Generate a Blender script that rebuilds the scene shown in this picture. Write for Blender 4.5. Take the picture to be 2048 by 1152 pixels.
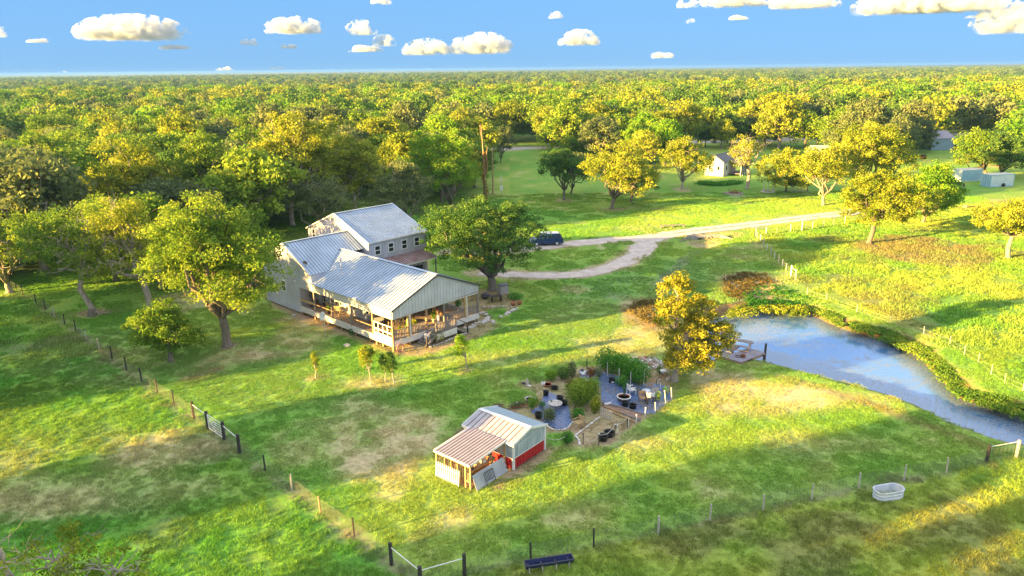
import bpy, math, random
import numpy as np
from mathutils import Vector, Matrix
sc = bpy.context.scene
for o in list(bpy.data.objects): bpy.data.objects.remove(o)
# ---------------------------------------------------------------- camera
CAM_H, FPX, HORIZON, ROLL = 25.0, 1450.0, 137.0, math.radians(0.65)
PITCH = math.atan((576-HORIZON)/FPX)
fw = Vector((0, math.cos(PITCH), -math.sin(PITCH)))
r0 = Vector((1, 0, 0)); u0 = r0.cross(fw)
rt = r0*math.cos(ROLL)-u0*math.sin(ROLL); up = r0*math.sin(ROLL)+u0*math.cos(ROLL)
cd = bpy.data.cameras.new("camera"); cam = bpy.data.objects.new("camera", cd)
sc.collection.objects.link(cam)
cd.sensor_width = 36; cd.lens = 36*FPX/2048; cd.clip_end = 60000; cd.clip_start = .5
M = Matrix.Identity(4)
for i in range(3):
    M[i][0] = rt[i]; M[i][1] = up[i]; M[i][2] = -fw[i]
M.translation = (0, 0, CAM_H); cam.matrix_world = M
sc.camera = cam
CAMP = np.array([0, 0, CAM_H]); nF, nR, nU = np.array(fw), np.array(rt), np.array(up)
# ---------------------------------------------------------------- world and sun
SUN_EL, SUN_AZ = math.radians(10.5), math.radians(24)      # light travels towards azimuth 24 deg from +X
w = bpy.data.worlds.new("World"); sc.world = w; w.use_nodes = True
nt = w.node_tree; bg = nt.nodes['Background']
sky = nt.nodes.new('ShaderNodeTexSky'); sky.sky_type = 'NISHITA'; sky.sun_disc = False
sky.sun_elevation = SUN_EL
sky.sun_rotation = math.atan2(-math.cos(SUN_AZ), -math.sin(SUN_AZ))
sky.air_density = 1.0; sky.dust_density = 0.0; sky.ozone_density = 6.0; sky.altitude = 0
W_N = nt.nodes; W_L = nt.links
gm_ = W_N.new('ShaderNodeGamma'); gm_.inputs[1].default_value = .16      # the photograph's tone-mapped sky: evenly blue all over
W_L.new(sky.outputs[0], gm_.inputs[0])
tn_ = W_N.new('ShaderNodeVectorMath'); tn_.operation = 'MULTIPLY'; tn_.inputs[1].default_value = (.18, .355, .60)
W_L.new(gm_.outputs[0], tn_.inputs[0])
# broken cloud added to the sky above the frame, unseen, to brighten the shade
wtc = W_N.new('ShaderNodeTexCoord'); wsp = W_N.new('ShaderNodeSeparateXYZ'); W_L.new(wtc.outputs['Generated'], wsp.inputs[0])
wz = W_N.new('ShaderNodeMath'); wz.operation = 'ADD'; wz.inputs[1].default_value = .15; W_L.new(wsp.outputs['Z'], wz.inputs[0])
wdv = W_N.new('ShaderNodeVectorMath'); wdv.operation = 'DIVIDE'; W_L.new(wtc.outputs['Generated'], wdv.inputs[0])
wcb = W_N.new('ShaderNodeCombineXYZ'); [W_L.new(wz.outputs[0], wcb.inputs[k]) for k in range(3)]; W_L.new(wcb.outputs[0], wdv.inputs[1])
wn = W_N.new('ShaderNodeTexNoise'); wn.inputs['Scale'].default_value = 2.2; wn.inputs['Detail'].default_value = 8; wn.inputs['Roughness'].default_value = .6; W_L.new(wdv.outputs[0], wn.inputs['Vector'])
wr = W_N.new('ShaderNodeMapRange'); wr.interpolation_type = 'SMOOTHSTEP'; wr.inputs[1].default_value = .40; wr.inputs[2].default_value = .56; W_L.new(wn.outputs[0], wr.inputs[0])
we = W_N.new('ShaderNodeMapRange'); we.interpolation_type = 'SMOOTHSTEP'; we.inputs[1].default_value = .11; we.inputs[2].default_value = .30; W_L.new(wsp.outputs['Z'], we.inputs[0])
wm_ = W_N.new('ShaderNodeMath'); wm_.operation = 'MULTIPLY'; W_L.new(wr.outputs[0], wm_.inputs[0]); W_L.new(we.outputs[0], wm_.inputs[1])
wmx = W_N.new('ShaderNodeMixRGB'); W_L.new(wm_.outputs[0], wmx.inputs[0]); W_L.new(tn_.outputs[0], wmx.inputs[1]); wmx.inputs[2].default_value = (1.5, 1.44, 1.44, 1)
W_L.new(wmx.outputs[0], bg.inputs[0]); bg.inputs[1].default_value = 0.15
sl = bpy.data.lights.new("sun", 'SUN'); sl.energy = 4.4; sl.angle = math.radians(0.5); sl.color = (1.0, 0.60, 0.17)
so = bpy.data.objects.new("sun", sl); sc.collection.objects.link(so)
ld = Vector((math.cos(SUN_AZ)*math.cos(SUN_EL), math.sin(SUN_AZ)*math.cos(SUN_EL), -math.sin(SUN_EL)))
so.rotation_euler = ld.to_track_quat('-Z', 'Y').to_euler()
so.location = (-60, -40, 60)
sc.view_settings.view_transform = 'Standard'; sc.view_settings.look = 'None'
sc.view_settings.gamma = 1; sc.view_settings.use_curve_mapping = False
sc.view_settings.exposure = 3.15
sc.cycles.max_bounces = 6; sc.cycles.diffuse_bounces = 3; sc.cycles.transmission_bounces = 4
sc.cycles.transparent_max_bounces = 4; sc.cycles.volume_bounces = 5; sc.cycles.volume_step_rate = 1.0; sc.cycles.volume_max_steps = 256
# ---------------------------------------------------------------- helpers
rng = np.random.default_rng(7); rnd = random.Random(11)
PI = math.pi
def G(x, y, z=0.0):
    "the point at height z seen at a pixel of the 2048 x 1152 photograph"
    d = nF*FPX+nR*(x-1024)-nU*(y-576)
    t = (z-CAM_H)/d[2]; return CAMP+d*t
def zoomer(ox, oy, s):
    return lambda x, y, z=0.0: G(ox+x/s, oy+y/s, z)
def pxm(p):
    "pixels of the photograph per metre at a point"
    return FPX/float((np.array(p)-CAMP) @ nF)
def hgt(b, y):
    "height above ground point b that reaches pixel row y"
    lo, hi = -3, 60
    for _ in range(40):
        m = (lo+hi)/2; v = np.array([b[0], b[1], m])-CAMP
        if 576-FPX*(v@nU)/(v@nF) > y: lo = m
        else: hi = m
    return m
C = sc.collection
class MB:
    def __init__(s): s.v = []; s.f = []
    def add(s, vs, fs):
        n = len(s.v); s.v += [tuple(map(float, p)) for p in vs]; s.f += [tuple(i+n for i in f) for f in fs]; return s
    def box(s, c, d, rz=0, rx=0, ry=0):
        m = Matrix.Rotation(rz, 3, 'Z') @ Matrix.Rotation(ry, 3, 'Y') @ Matrix.Rotation(rx, 3, 'X') if (rz or rx or ry) else None
        vs = []
        for k in range(8):
            p = Vector(((k & 1)-.5, (k >> 1 & 1)-.5, (k >> 2 & 1)-.5)); p = Vector((p.x*d[0], p.y*d[1], p.z*d[2]))
            if m: p = m @ p
            vs.append((p.x+c[0], p.y+c[1], p.z+c[2]))
        return s.add(vs, [(0, 2, 3, 1), (4, 5, 7, 6), (0, 1, 5, 4), (2, 6, 7, 3), (0, 4, 6, 2), (1, 3, 7, 5)])
    def b2(s, x0, x1, y0, y1, z0, z1): return s.box(((x0+x1)/2, (y0+y1)/2, (z0+z1)/2), (x1-x0, y1-y0, z1-z0))
    def bar(s, a, b, w, h=None, n=4):
        return s.tube([a, b], [w/2*1.2, (h or w)/2*1.2], n)
    def beam(s, a, b, w, h):
        a = Vector(a); b = Vector(b); d = (b-a).normalized(); up_ = Vector((0, 0, 1)) if abs(d.z) < .95 else Vector((1, 0, 0))
        x = d.cross(up_).normalized()*w/2; y = x.cross(d).normalized()*h/2
        vs = [a-x-y, a+x-y, a+x+y, a-x+y, b-x-y, b+x-y, b+x+y, b-x+y]
        return s.add(vs, [(0, 1, 2, 3), (7, 6, 5, 4), (0, 4, 5, 1), (1, 5, 6, 2), (2, 6, 7, 3), (3, 7, 4, 0)])
    def tube(s, pts, rs, n=6, cap=True):
        pts = [Vector(p) for p in pts]
        if not hasattr(rs, '__len__'): rs = [rs]*len(pts)
        vs = []; fs = []
        for i, p in enumerate(pts):
            d = (pts[min(i+1, len(pts)-1)]-pts[max(i-1, 0)])
            d = d.normalized() if d.length > 1e-9 else Vector((0, 0, 1))
            a = d.cross(Vector((0.31, 0.17, 0.93)) if abs(d.z) < .9 else Vector((1, .1, 0))).normalized(); b = d.cross(a)
            for k in range(n):
                t = 2*PI*(k+.5)/n; vs.append(p+(a*math.cos(t)+b*math.sin(t))*rs[i])
        for i in range(len(pts)-1):
            for k in range(n):
                k2 = (k+1) % n; fs.append((i*n+k, i*n+k2, (i+1)*n+k2, (i+1)*n+k))
        if cap: fs += [tuple(range(n))[::-1], tuple((len(pts)-1)*n+k for k in range(n))]
        return s.add(vs, fs)
    def lathe(s, prof, c=(0, 0, 0), n=14, sx=1, sy=1):
        vs = []; fs = []
        for r, z in prof:
            for k in range(n): t = 2*PI*k/n; vs.append((c[0]+r*sx*math.cos(t), c[1]+r*sy*math.sin(t), c[2]+z))
        for i in range(len(prof)-1):
            for k in range(n):
                k2 = (k+1) % n; fs.append((i*n+k, i*n+k2, (i+1)*n+k2, (i+1)*n+k))
        if prof[0][0] > 1e-3: fs.append(tuple(range(n))[::-1])
        if prof[-1][0] > 1e-3: fs.append(tuple((len(prof)-1)*n+k for k in range(n)))
        return s.add(vs, fs)
    def ring(s, c, R, r, n=18, m=6, axis='Z'):
        vs = []; fs = []
        for i in range(n):
            a = 2*PI*i/n
            for j in range(m):
                b = 2*PI*j/m; q = (R+r*math.cos(b)); x, y, z = q*math.cos(a), q*math.sin(a), r*math.sin(b)
                if axis == 'Y': x, y, z = x, z, y
                if axis == 'X': x, y, z = z, x, y
                vs.append((c[0]+x, c[1]+y, c[2]+z))
        for i in range(n):
            for j in range(m):
                fs.append((i*m+j, ((i+1) % n)*m+j, ((i+1) % n)*m+(j+1) % m, i*m+(j+1) % m))
        return s.add(vs, fs)
    def prism(s, poly, z0, z1):
        n = len(poly)
        return s.add([(x, y, z0) for x, y in poly]+[(x, y, z1) for x, y in poly],
                     [tuple(range(n))[::-1], tuple(range(n, 2*n))]+[(i, (i+1) % n, (i+1) % n+n, i+n) for i in range(n)])
    def slab(s, corners, off):
        "a flat polygon given thickness along a vector"
        n = len(corners); o = Vector(off)
        return s.add([Vector(c) for c in corners]+[Vector(c)+o for c in corners],
                     [tuple(range(n))[::-1], tuple(range(n, 2*n))]+[(i, (i+1) % n, (i+1) % n+n, i+n) for i in range(n)])
    def stone(s, c, r, seed=0, flat=.6):
        q = random.Random(seed); vs = []
        for z, k in ((-.5, .8), (.25, 1.0), (.8, .55)):
            for i in range(6):
                a = i*PI/3+q.uniform(-.25, .25); rr = r*k*q.uniform(.75, 1.1)
                vs.append((c[0]+rr*math.cos(a), c[1]+rr*math.sin(a), c[2]+z*r*flat))
        fs = [tuple(range(6))[::-1], tuple(range(12, 18))]
        for i in range(2):
            for k in range(6): fs.append((i*6+k, i*6+(k+1) % 6, i*6+6+(k+1) % 6, i*6+6+k))
        return s.add(vs, fs)
    def mesh(s, name, m, smooth=False):
        me = bpy.data.meshes.new(name); me.from_pydata(s.v, [], s.f)
        if m: me.materials.append(m)
        if smooth: me.polygons.foreach_set('use_smooth', [True]*len(me.polygons))
        return me
def npmesh(name, V, F, m, attrs=None, smooth=False):
    V = np.asarray(V, np.float32); F = np.asarray(F, np.int32); k = F.shape[1]
    me = bpy.data.meshes.new(name); me.vertices.add(len(V)); me.vertices.foreach_set('co', V.ravel())
    me.loops.add(F.size); me.loops.foreach_set('vertex_index', F.ravel())
    me.polygons.add(len(F)); me.polygons.foreach_set('loop_start', np.arange(0, F.size, k, dtype=np.int32))
    me.polygons.foreach_set('loop_total', np.full(len(F), k, np.int32))
    me.update(calc_edges=True)
    for nm, (dom, ty, a) in (attrs or {}).items():
        at = me.attributes.new(nm, ty, dom)
        at.data.foreach_set('color' if ty == 'FLOAT_COLOR' else 'value', np.asarray(a, np.float32).ravel())
    if m: me.materials.append(m)
    if smooth: me.polygons.foreach_set('use_smooth', np.ones(len(F), bool))
    return me
def link(o, parent=None):
    C.objects.link(o)
    if parent is not None: o.parent = parent
    return o
def obj(name, mb, m, parent=None, smooth=False, label=None, kind=None):
    me = mb if isinstance(mb, bpy.types.Mesh) else mb.mesh(name, m, smooth)
    o = link(bpy.data.objects.new(name, me), parent)
    if label: o['label'] = label
    if kind: o['kind'] = kind
    return o
def tag(o, label, cat, group=None):
    o['label'] = label; o['category'] = cat
    if group: o['group'] = group
    return o
def thing(name, label, cat, loc=(0, 0, 0), rz=0, group=None):
    o = bpy.data.objects.new(name, None); o.empty_display_size = .3; link(o)
    o.location = (float(loc[0]), float(loc[1]), float(loc[2])); o.rotation_euler = (0, 0, rz)
    return tag(o, label, cat, group)
def dup(root, loc, rz=0, label=None, group=None, scale=None):
    def cp(o, parent=None):
        c = o.copy(); C.objects.link(c)
        if parent is not None: c.parent = parent
        for ch in o.children: cp(ch, c)
        return c
    r = cp(root); r.location = (float(loc[0]), float(loc[1]), float(loc[2])); r.rotation_euler = (0, 0, rz)
    if scale: r.scale = scale
    if label: r['label'] = label
    if group: r['group'] = group
    return r
# ---------------------------------------------------------------- materials
def new_mat(name):
    m = bpy.data.materials.new(name); m.use_nodes = True; t = m.node_tree; return m, t, t.nodes, t.links, t.nodes['Principled BSDF']
def pm(name, c, c2=None, scale=3.0, rough=.8, bump=.0, metal=0.0, bscale=None, stretch=None, detail=4):
    m, t, N, L, B = new_mat(name)
    c2 = c2 or tuple(x*.65 for x in c)
    tc = N.new('ShaderNodeTexCoord'); src = tc.outputs['Object']
    if stretch:
        mp = N.new('ShaderNodeMapping'); mp.inputs['Scale'].default_value = stretch; L.new(src, mp.inputs[0]); src = mp.outputs[0]
    n = N.new('ShaderNodeTexNoise'); n.inputs['Scale'].default_value = scale; n.inputs['Detail'].default_value = detail; L.new(src, n.inputs['Vector'])
    r = N.new('ShaderNodeValToRGB'); r.color_ramp.elements[0].position = .3; r.color_ramp.elements[1].position = .7
    r.color_ramp.elements[0].color = (*c2, 1); r.color_ramp.elements[1].color = (*c, 1)
    L.new(n.outputs[0], r.inputs[0]); L.new(r.outputs[0], B.inputs['Base Color'])
    B.inputs['Roughness'].default_value = rough; B.inputs['Metallic'].default_value = metal
    if bump:
        n2 = N.new('ShaderNodeTexNoise'); n2.inputs['Scale'].default_value = bscale or scale*4; L.new(src, n2.inputs['Vector'])
        b = N.new('ShaderNodeBump'); b.inputs['Strength'].default_value = bump; b.inputs['Distance'].default_value = .03
        L.new(n2.outputs[0], b.inputs['Height']); L.new(b.outputs[0], B.inputs['Normal'])
    return m
def leafmat(name, c1, c2, c3, trans=.35):
    m, t, N, L, B = new_mat(name); N.remove(B); out = N['Material Output']
    a = N.new('ShaderNodeAttribute'); a.attribute_name = 'tint'
    oi = N.new('ShaderNodeObjectInfo'); ad = N.new('ShaderNodeMath'); ad.operation = 'MULTIPLY_ADD'
    L.new(oi.outputs['Random'], ad.inputs[0]); ad.inputs[1].default_value = .3; L.new(a.outputs['Fac'], ad.inputs[2])
    sb = N.new('ShaderNodeMath'); sb.operation = 'SUBTRACT'; sb.inputs[1].default_value = .15; L.new(ad.outputs[0], sb.inputs[0])
    r = N.new('ShaderNodeValToRGB'); e = r.color_ramp.elements
    e[0].position = .05; e[0].color = (*c1, 1); e[1].position = .95; e[1].color = (*c3, 1); q = e.new(.5); q.color = (*c2, 1)
    L.new(sb.outputs[0], r.inputs[0])
    d = N.new('ShaderNodeBsdfDiffuse'); tr = N.new('ShaderNodeBsdfTranslucent'); mx = N.new('ShaderNodeMixShader')
    L.new(r.outputs[0], d.inputs[0]); L.new(r.outputs[0], tr.inputs[0]); mx.inputs[0].default_value = trans
    L.new(d.outputs[0], mx.inputs[1]); L.new(tr.outputs[0], mx.inputs[2]); L.new(mx.outputs[0], out.inputs[0])
    return m
LF = dict(
    pecan=leafmat('pecan_leaf', (.08, .17, .022), (.18, .29, .034), (.32, .41, .05)),
    oak=leafmat('oak_leaf', (.05, .13, .028), (.11, .21, .042), (.21, .31, .06)),
    gold=leafmat('golden_leaf', (.12, .19, .02), (.25, .305, .032), (.40, .43, .055)),
    lime=leafmat('lime_leaf', (.07, .19, .018), (.16, .32, .028), (.30, .42, .04)),
    grey=leafmat('grey_leaf', (.075, .12, .05), (.15, .20, .075), (.25, .29, .10)),
    rust=leafmat('rust_leaf', (0.135, 0.056, 0.018), (0.255, 0.120, 0.030), (0.330, 0.208, 0.036)),
    far=leafmat('far_haze_leaf', (.05, .105, .07), (.10, .18, .10), (.19, .26, .12)),  # bluish tint puts distance haze into the leaf colour
    vine=leafmat('vine_leaf', (.04, .15, .025), (.08, .27, .035), (.18, .38, .05)),
    weed=leafmat('weed_leaf', (.10, .21, .03), (.21, .32, .04), (.36, .38, .055)),
    brown=leafmat('dry_leaf', (0.090, 0.072, 0.024), (0.180, 0.144, 0.042), (0.300, 0.240, 0.072)))
BARK = pm('bark', (.22, .19, .15), (.10, .085, .07), 6, .95, .6, stretch=(1, 1, .25))
BARKP = pm('pale_bark', (.42, .37, .30), (.22, .19, .15), 5, .95, .5, stretch=(1, 1, .3))
WOODG = pm('grey_wood', (.27, .24, .22), (.15, .13, .12), 4, .85, .3, stretch=(1, 6, 6))
WOODT = pm('tan_wood', (.42, .28, .15), (.27, .17, .09), 4, .8, .3)
WOODD = pm('dark_wood', (.05, .045, .042), (.03, .027, .025), 6, .8, .3)
WOODY = pm('yellow_pine', (.48, .34, .16), (.36, .25, .11), 5, .7, .2)
WOODW = pm('weathered_post', (.55, .5, .42), (.38, .34, .28), 8, .9, .3)
WHITE = pm('white_paint', (.78, .78, .76), (.62, .62, .6), 3, .5)
OFFW = pm('cream_paint', (.66, .62, .55), (.5, .46, .4), 2, .6)
BLACK = pm('black_plastic', (.02, .022, .028), (.012, .013, .016), 4, .4)
CHAR = pm('charcoal_metal', (.06, .06, .065), None, 4, .45)
STONE = pm('pale_stone', (.55, .52, .48), (.36, .33, .3), 6, .9, .5)
TERRA = pm('terracotta', (.42, .16, .08), (.3, .1, .05), 5, .8)
SOIL = pm('garden_soil', (.30, .19, .14), (.17, .11, .08), 3, 1, .8)
GALV = pm('galvanised_steel', (.70, .74, .78), (.55, .59, .64), 3, .4, 0, .3)
RED = pm('red_enamel', (.5, .025, .03), (.36, .015, .02), 2, .45)
GLASS = pm('dark_glass', (.02, .025, .03), (.015, .018, .02), 1, .08)
WIRE = pm('fence_wire', (.27, .31, .27), None, 3, .6, 0, .2)
CONC = pm('concrete', (.38, .35, .32), (.26, .24, .22), 3, .9, .4)
# ================================================================ GROUND
def vnoise(x, y, s, seed):
    g = np.random.default_rng(seed).random((257, 257)).astype(np.float32)
    fx = (x/s) % 256; fy = (y/s) % 256; ix = fx.astype(int); iy = fy.astype(int); tx = fx-ix; ty = fy-iy
    tx = tx*tx*(3-2*tx); ty = ty*ty*(3-2*ty); ix2 = ix+1; iy2 = iy+1
    return (g[ix, iy]*(1-tx)+g[ix2, iy]*tx)*(1-ty)+(g[ix, iy2]*(1-tx)+g[ix2, iy2]*tx)*ty
def fbm(x, y, s, seed): return (vnoise(x, y, s, seed)*.5+vnoise(x, y, s/2.1, seed+1)*.27+vnoise(x, y, s/4.3, seed+2)*.15+vnoise(x, y, s/9, seed+3)*.08)
def sdist(X, Y, poly, closed=True):
    "signed distance to a polygon, negative inside (or distance to a line)"
    P = np.array(poly, float)[:, :2]; d = np.full(X.shape, 1e9); ins = np.zeros(X.shape, bool); n = len(P)
    for i in range(n if closed else n-1):
        a, b = P[i], P[(i+1) % n]; ab = b-a
        t = np.clip(((X-a[0])*ab[0]+(Y-a[1])*ab[1])/max(ab@ab, 1e-9), 0, 1)
        d = np.minimum(d, np.hypot(X-a[0]-t*ab[0], Y-a[1]-t*ab[1]))
        if closed:
            c = ((a[1] > Y) != (b[1] > Y)); with_ = c & (X < (b[0]-a[0])*(Y-a[1])/((b[1]-a[1]) if b[1] != a[1] else 1e-9)+a[0]); ins ^= with_
    return np.where(ins, -d, d)
def axis(lo, hi, st, end_lo, end_hi, g=1.13):
    a = list(np.arange(lo, hi, st)); s = st; v = a[-1]
    while v < end_hi: s = min(s*g, 900); v += s; a.append(v)
    s = st; v = a[0]
    while v > end_lo: s = min(s*g, 900); v -= s; a.insert(0, v)
    return np.array(a)
xs = axis(-62, 92, .5, -12000, 12000); ys = axis(20, 150, .5, -3000, 14000, 1.07)
XX, YY = np.meshgrid(xs, ys, indexing='ij')
POND_Z = -0.9
pond_px = [(1400, 738), (1368, 690), (1392, 640), (1450, 628), (1510, 616), (1570, 622), (1622, 628), (1685, 655), (1745, 670), (1800, 690), (1850, 715), (1885, 755), (1925, 795),
           (1990, 815), (2060, 838), (2200, 890), (2300, 960), (2200, 985), (2075, 908), (1990, 892), (1880, 845), (1770, 800), (1690, 777), (1600, 752), (1545, 740), (1500, 727), (1440, 722)]
POND = [G(x, y, POND_Z)[:2] for x, y in pond_px]
dp = sdist(XX, YY, POND); dp += (fbm(XX, YY, 3, 50)-.5)*1.1
def sstep(a, b, x): t = np.clip((x-a)/(b-a), 0, 1); return t*t*(3-2*t)
ZZ = -1.7*(1-sstep(-1.6, 1.15, dp))
ditch = G(1410, 492); ZZ -= .75*np.exp(-(((XX-ditch[0])/2.6)**2+((YY-ditch[1])/3.6)**2))
mound = G(1490, 572); 
ZZ += (fbm(XX, YY, 22, 80)-.5)*.12*sstep(0, 3, dp)
far_mask = sstep(170, 400, YY)
ZZ = ZZ*(1-far_mask)
LAWN = np.array([.15, .32, .05]); LAWN2 = np.array([.25, .365, .065]); DRY = np.array([.50, .41, .24]); DIRT = np.array([.44, .32, .23]); MUD = np.array([.26, .16, .10])
PAST = np.array([.145, .31, .045]); PAST2 = np.array([.29, .355, .06]); SILV = np.array([.27, .30, .2])
n1 = fbm(XX, YY, 14, 1)[..., None]; n2 = fbm(XX, YY, 4, 9)[..., None]; n3 = fbm(XX, YY, 1.6, 17)[..., None]
t = np.clip((n1-.5)*3+.5+(n2-.5)*1.6, 0, 1); COL = LAWN*(1-t)+LAWN2*t
t = np.clip((n2-.66)*6, 0, .4)*np.clip((n1-.35)*4, 0, 1); COL = COL*(1-t)+DRY*t
dl = np.ones(XX.shape); dpas = np.zeros(XX.shape)
def soft(d, f, nz=1.0, seed=3, ns=2.2): return 1-sstep(-f, f, d+(fbm(XX, YY, ns, seed)-.5)*nz*2)
def pg(pts): return [G(x, y)[:2] for x, y in pts]
def paint(mask, col, amt=1.0, kill=0.0, mottle=0.0, seed=5, ms=1.2):
    global COL, dl
    if mottle: mask = mask*np.clip((fbm(XX, YY, ms, seed)-.5)*mottle*2+.75, 0, 1)
    m = (mask*amt)[..., None]; COL = COL*(1-m)+np.array(col)*m; dl = dl*(1-mask*kill)
# pastures left of the side fence, in front of the front fence, and right of the pond
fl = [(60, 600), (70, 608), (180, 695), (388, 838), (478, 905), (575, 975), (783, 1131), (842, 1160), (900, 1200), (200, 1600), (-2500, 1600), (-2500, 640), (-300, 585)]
ff = [(842, 1150), (925, 1148), (1060, 1121), (1185, 1094), (1316, 1068), (1419, 1041), (1525, 1022), (1622, 1000), (1717, 978), (1808, 960), (1893, 945), (1973, 924), (2030, 915), (2200, 900), (2600, 960), (2600, 1600), (700, 1600)]
fr = [(1592, 562), (1508, 472), (1603, 462), (1690, 448), (1850, 425), (2100, 385), (2700, 380), (2700, 860), (2300, 830), (2070, 790), (1975, 735), (1900, 685), (1780, 640), (1680, 605)]
mp_ = np.zeros(XX.shape)
for pl, sd_ in ((fl, 21), (ff, 22), (fr, 23)):
    mp_ = np.maximum(mp_, soft(sdist(XX, YY, pg(pl)), .25, .25, sd_))
q = np.clip((fbm(XX, YY, 9, 31)-.5)*3+.5, 0, 1)[..., None]; pc = PAST*(1-q)+PAST2*q
q = np.clip((fbm(XX, YY, 5, 37)-.6)*5, 0, .45)[..., None]; pc = pc*(1-q)+np.array([.17, .14, .085])*q
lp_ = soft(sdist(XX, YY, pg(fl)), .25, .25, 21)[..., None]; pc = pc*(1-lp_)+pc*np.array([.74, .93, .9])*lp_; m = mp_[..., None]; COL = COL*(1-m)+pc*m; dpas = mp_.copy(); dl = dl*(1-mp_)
def ell(cx, cy, rx, ry):
    c = G(cx, cy); ex = rx/pxm(c); ey = abs(G(cx, cy-ry)[1]-G(cx, cy+ry)[1])/2
    return (np.hypot((XX-c[0])/ex, (YY-c[1])/ey)-1)*min(ex, ey)
# bare and dry patches, each where it lies
for cx, cy, rx, ry, col, amt, mot in (
    (770, 880, 110, 70, DRY, .75, 1.2), (830, 858, 70, 30, DRY*1.1, .7, 1), (640, 880, 90, 45, DRY, .45, 1.4), (750, 930, 60, 30, DRY, .8, .8), (720, 815, 60, 22, DRY, .5, 1.4),
    (1600, 792, 78, 24, DRY*1.25, .95, .4), (1500, 800, 110, 34, DRY, .6, 1.2), (1450, 760, 70, 26, DRY*1.1, .75, 1), (1120, 850, 60, 20, DRY, .4, 1.3),
    (1260, 690, 110, 26, DRY*1.1, .55, 1.2), (1300, 665, 60, 20, DRY*1.1, .5, 1), (1050, 715, 150, 14, DRY, .3, 1.3),
    (1250, 885, 110, 22, DRY, .5, 1.2), (1150, 580, 30, 8, DRY, .7, .6), (1205, 495, 10, 6, DRY, .8, .5), (1230, 592, 26, 6, SILV, .6, .6),
    (560, 700, 90, 22, DRY, .5, 1.3), (620, 660, 60, 25, DRY, .5, 1.4), (480, 715, 60, 14, DRY, .8, .8), (455, 693, 20, 7, DIRT, 1, .2), (400, 740, 32, 12, DIRT, .5, 1), (600, 640, 40, 14, DIRT, .6, 1),
    (430, 740, 22, 7, MUD, .7, 1), (384, 757, 22, 8, MUD, .7, 1), (375, 600, 70, 22, DRY*1.1, .6, 1), (190, 625, 30, 8, DIRT, 1, .3), (1745, 660, 1, 1, DRY, 0, 0),
    (1500, 575, 52, 32, MUD*1.35, 1, .25), (1520, 562, 48, 16, DRY, .8, .5), (1300, 628, 55, 34, MUD*1.2, 1, .2), (1270, 612, 30, 16, DRY, .8, .4), (1510, 600, 30, 25, DIRT*.8, .9, .4),
    (1405, 480, 34, 9, DIRT, .7, .5), (1440, 470, 50, 8, DRY, .3, 1), (1850, 500, 120, 32, np.array([.21, .16, .10]), .8, .7), (1465, 470, 20, 4, DRY, .6, .4), (1365, 820, 30, 8, DIRT, .2, .5),
    (100, 990, 330, 42, DRY*1.05, .5, .6), (330, 900, 130, 40, DRY, .8, .6), (60, 1010, 150, 30, DRY, .5, 1), (60, 790, 75, 38, np.array([.12, .19, .03]), .8, .6), (1225, 855, 60, 12, DRY, .3, 1), (40, 920, 80, 30, DIRT, .3, 1.6),
    (120, 710, 160, 40, np.array([.2, .17, .1]), .35, 1.4), (250, 740, 90, 40, np.array([.2, .18, .1]), .35, 1.4), (150, 880, 120, 30, np.array([.2, .18, .1]), .3, 1.4),
    (934, 738, 17, 5, DIRT*1.2, .9, .2), (755, 768, 50, 12, DRY*1.1, 1, .2), (632, 757, 16, 5, DIRT, .8, .3), (1468, 389, 22, 7, SILV, .6, .6),
    (1364, 379, 18, 5, DIRT, .8, .3), (1225, 419, 22, 4, DIRT, .7, .4), (1128, 401, 18, 4, DIRT, .7, .4), (1738, 488, 14, 4, SILV, .8, .3), (1500, 440, 200, 14, LAWN2*1.3, .5, 1), (1300, 455, 60, 6, DRY, .3, 1),
    (1590, 905, 60, 12, SILV, .35, 1), (1700, 890, 70, 14, DRY, .35, 1.3), (1860, 885, 30, 8, DRY, .4, 1), (1520, 985, 130, 22, SILV, .18, 1.2), (1180, 1010, 60, 10, DRY, .35, 1.2), (905, 960, 60, 8, DRY, .3, 1)):
    if amt: paint(soft(ell(cx, cy, rx, ry), .9 if ry > 9 else .3, .9 if ry > 9 else .25, int(cx*3+cy) % 97, 1.6), col, amt, amt*.75, mot, int(cx+cy) % 89)
# mown stripes
ga = math.radians(118); st_ = np.sin((XX*math.cos(ga)+YY*math.sin(ga)+np.sin(YY*.05)*2)*2*PI/1.35)
mw = soft(sdist(XX, YY, pg([(1330, 520), (1460, 520), (1560, 560), (1480, 620), (1300, 660), (1100, 700), (1020, 660), (1180, 560)])), 2, 1)*(1-mp_)
c1 = G(1440, 560); rr = np.hypot(XX-c1[0]-2, YY-c1[1]-1); paint(mw*(np.sin(rr*2*PI/1.1)*.5+.5), SILV*.8, .32)
paint(soft(sdist(XX, YY, pg([(1385, 500), (1400, 500), (1330, 570), (1302, 570)])), .3, .2), SILV*.9, .75, .4)
mw2 = soft(sdist(XX, YY, pg([(380, 640), (640, 730), (780, 790), (500, 830), (380, 800), (180, 660)])), 2, 1)*(1-mp_)
ga = math.radians(52); paint(mw2*(np.sin((XX*math.cos(ga)+YY*math.sin(ga))*2*PI/1.2)*.5+.5), DRY*.7, .3)
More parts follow.
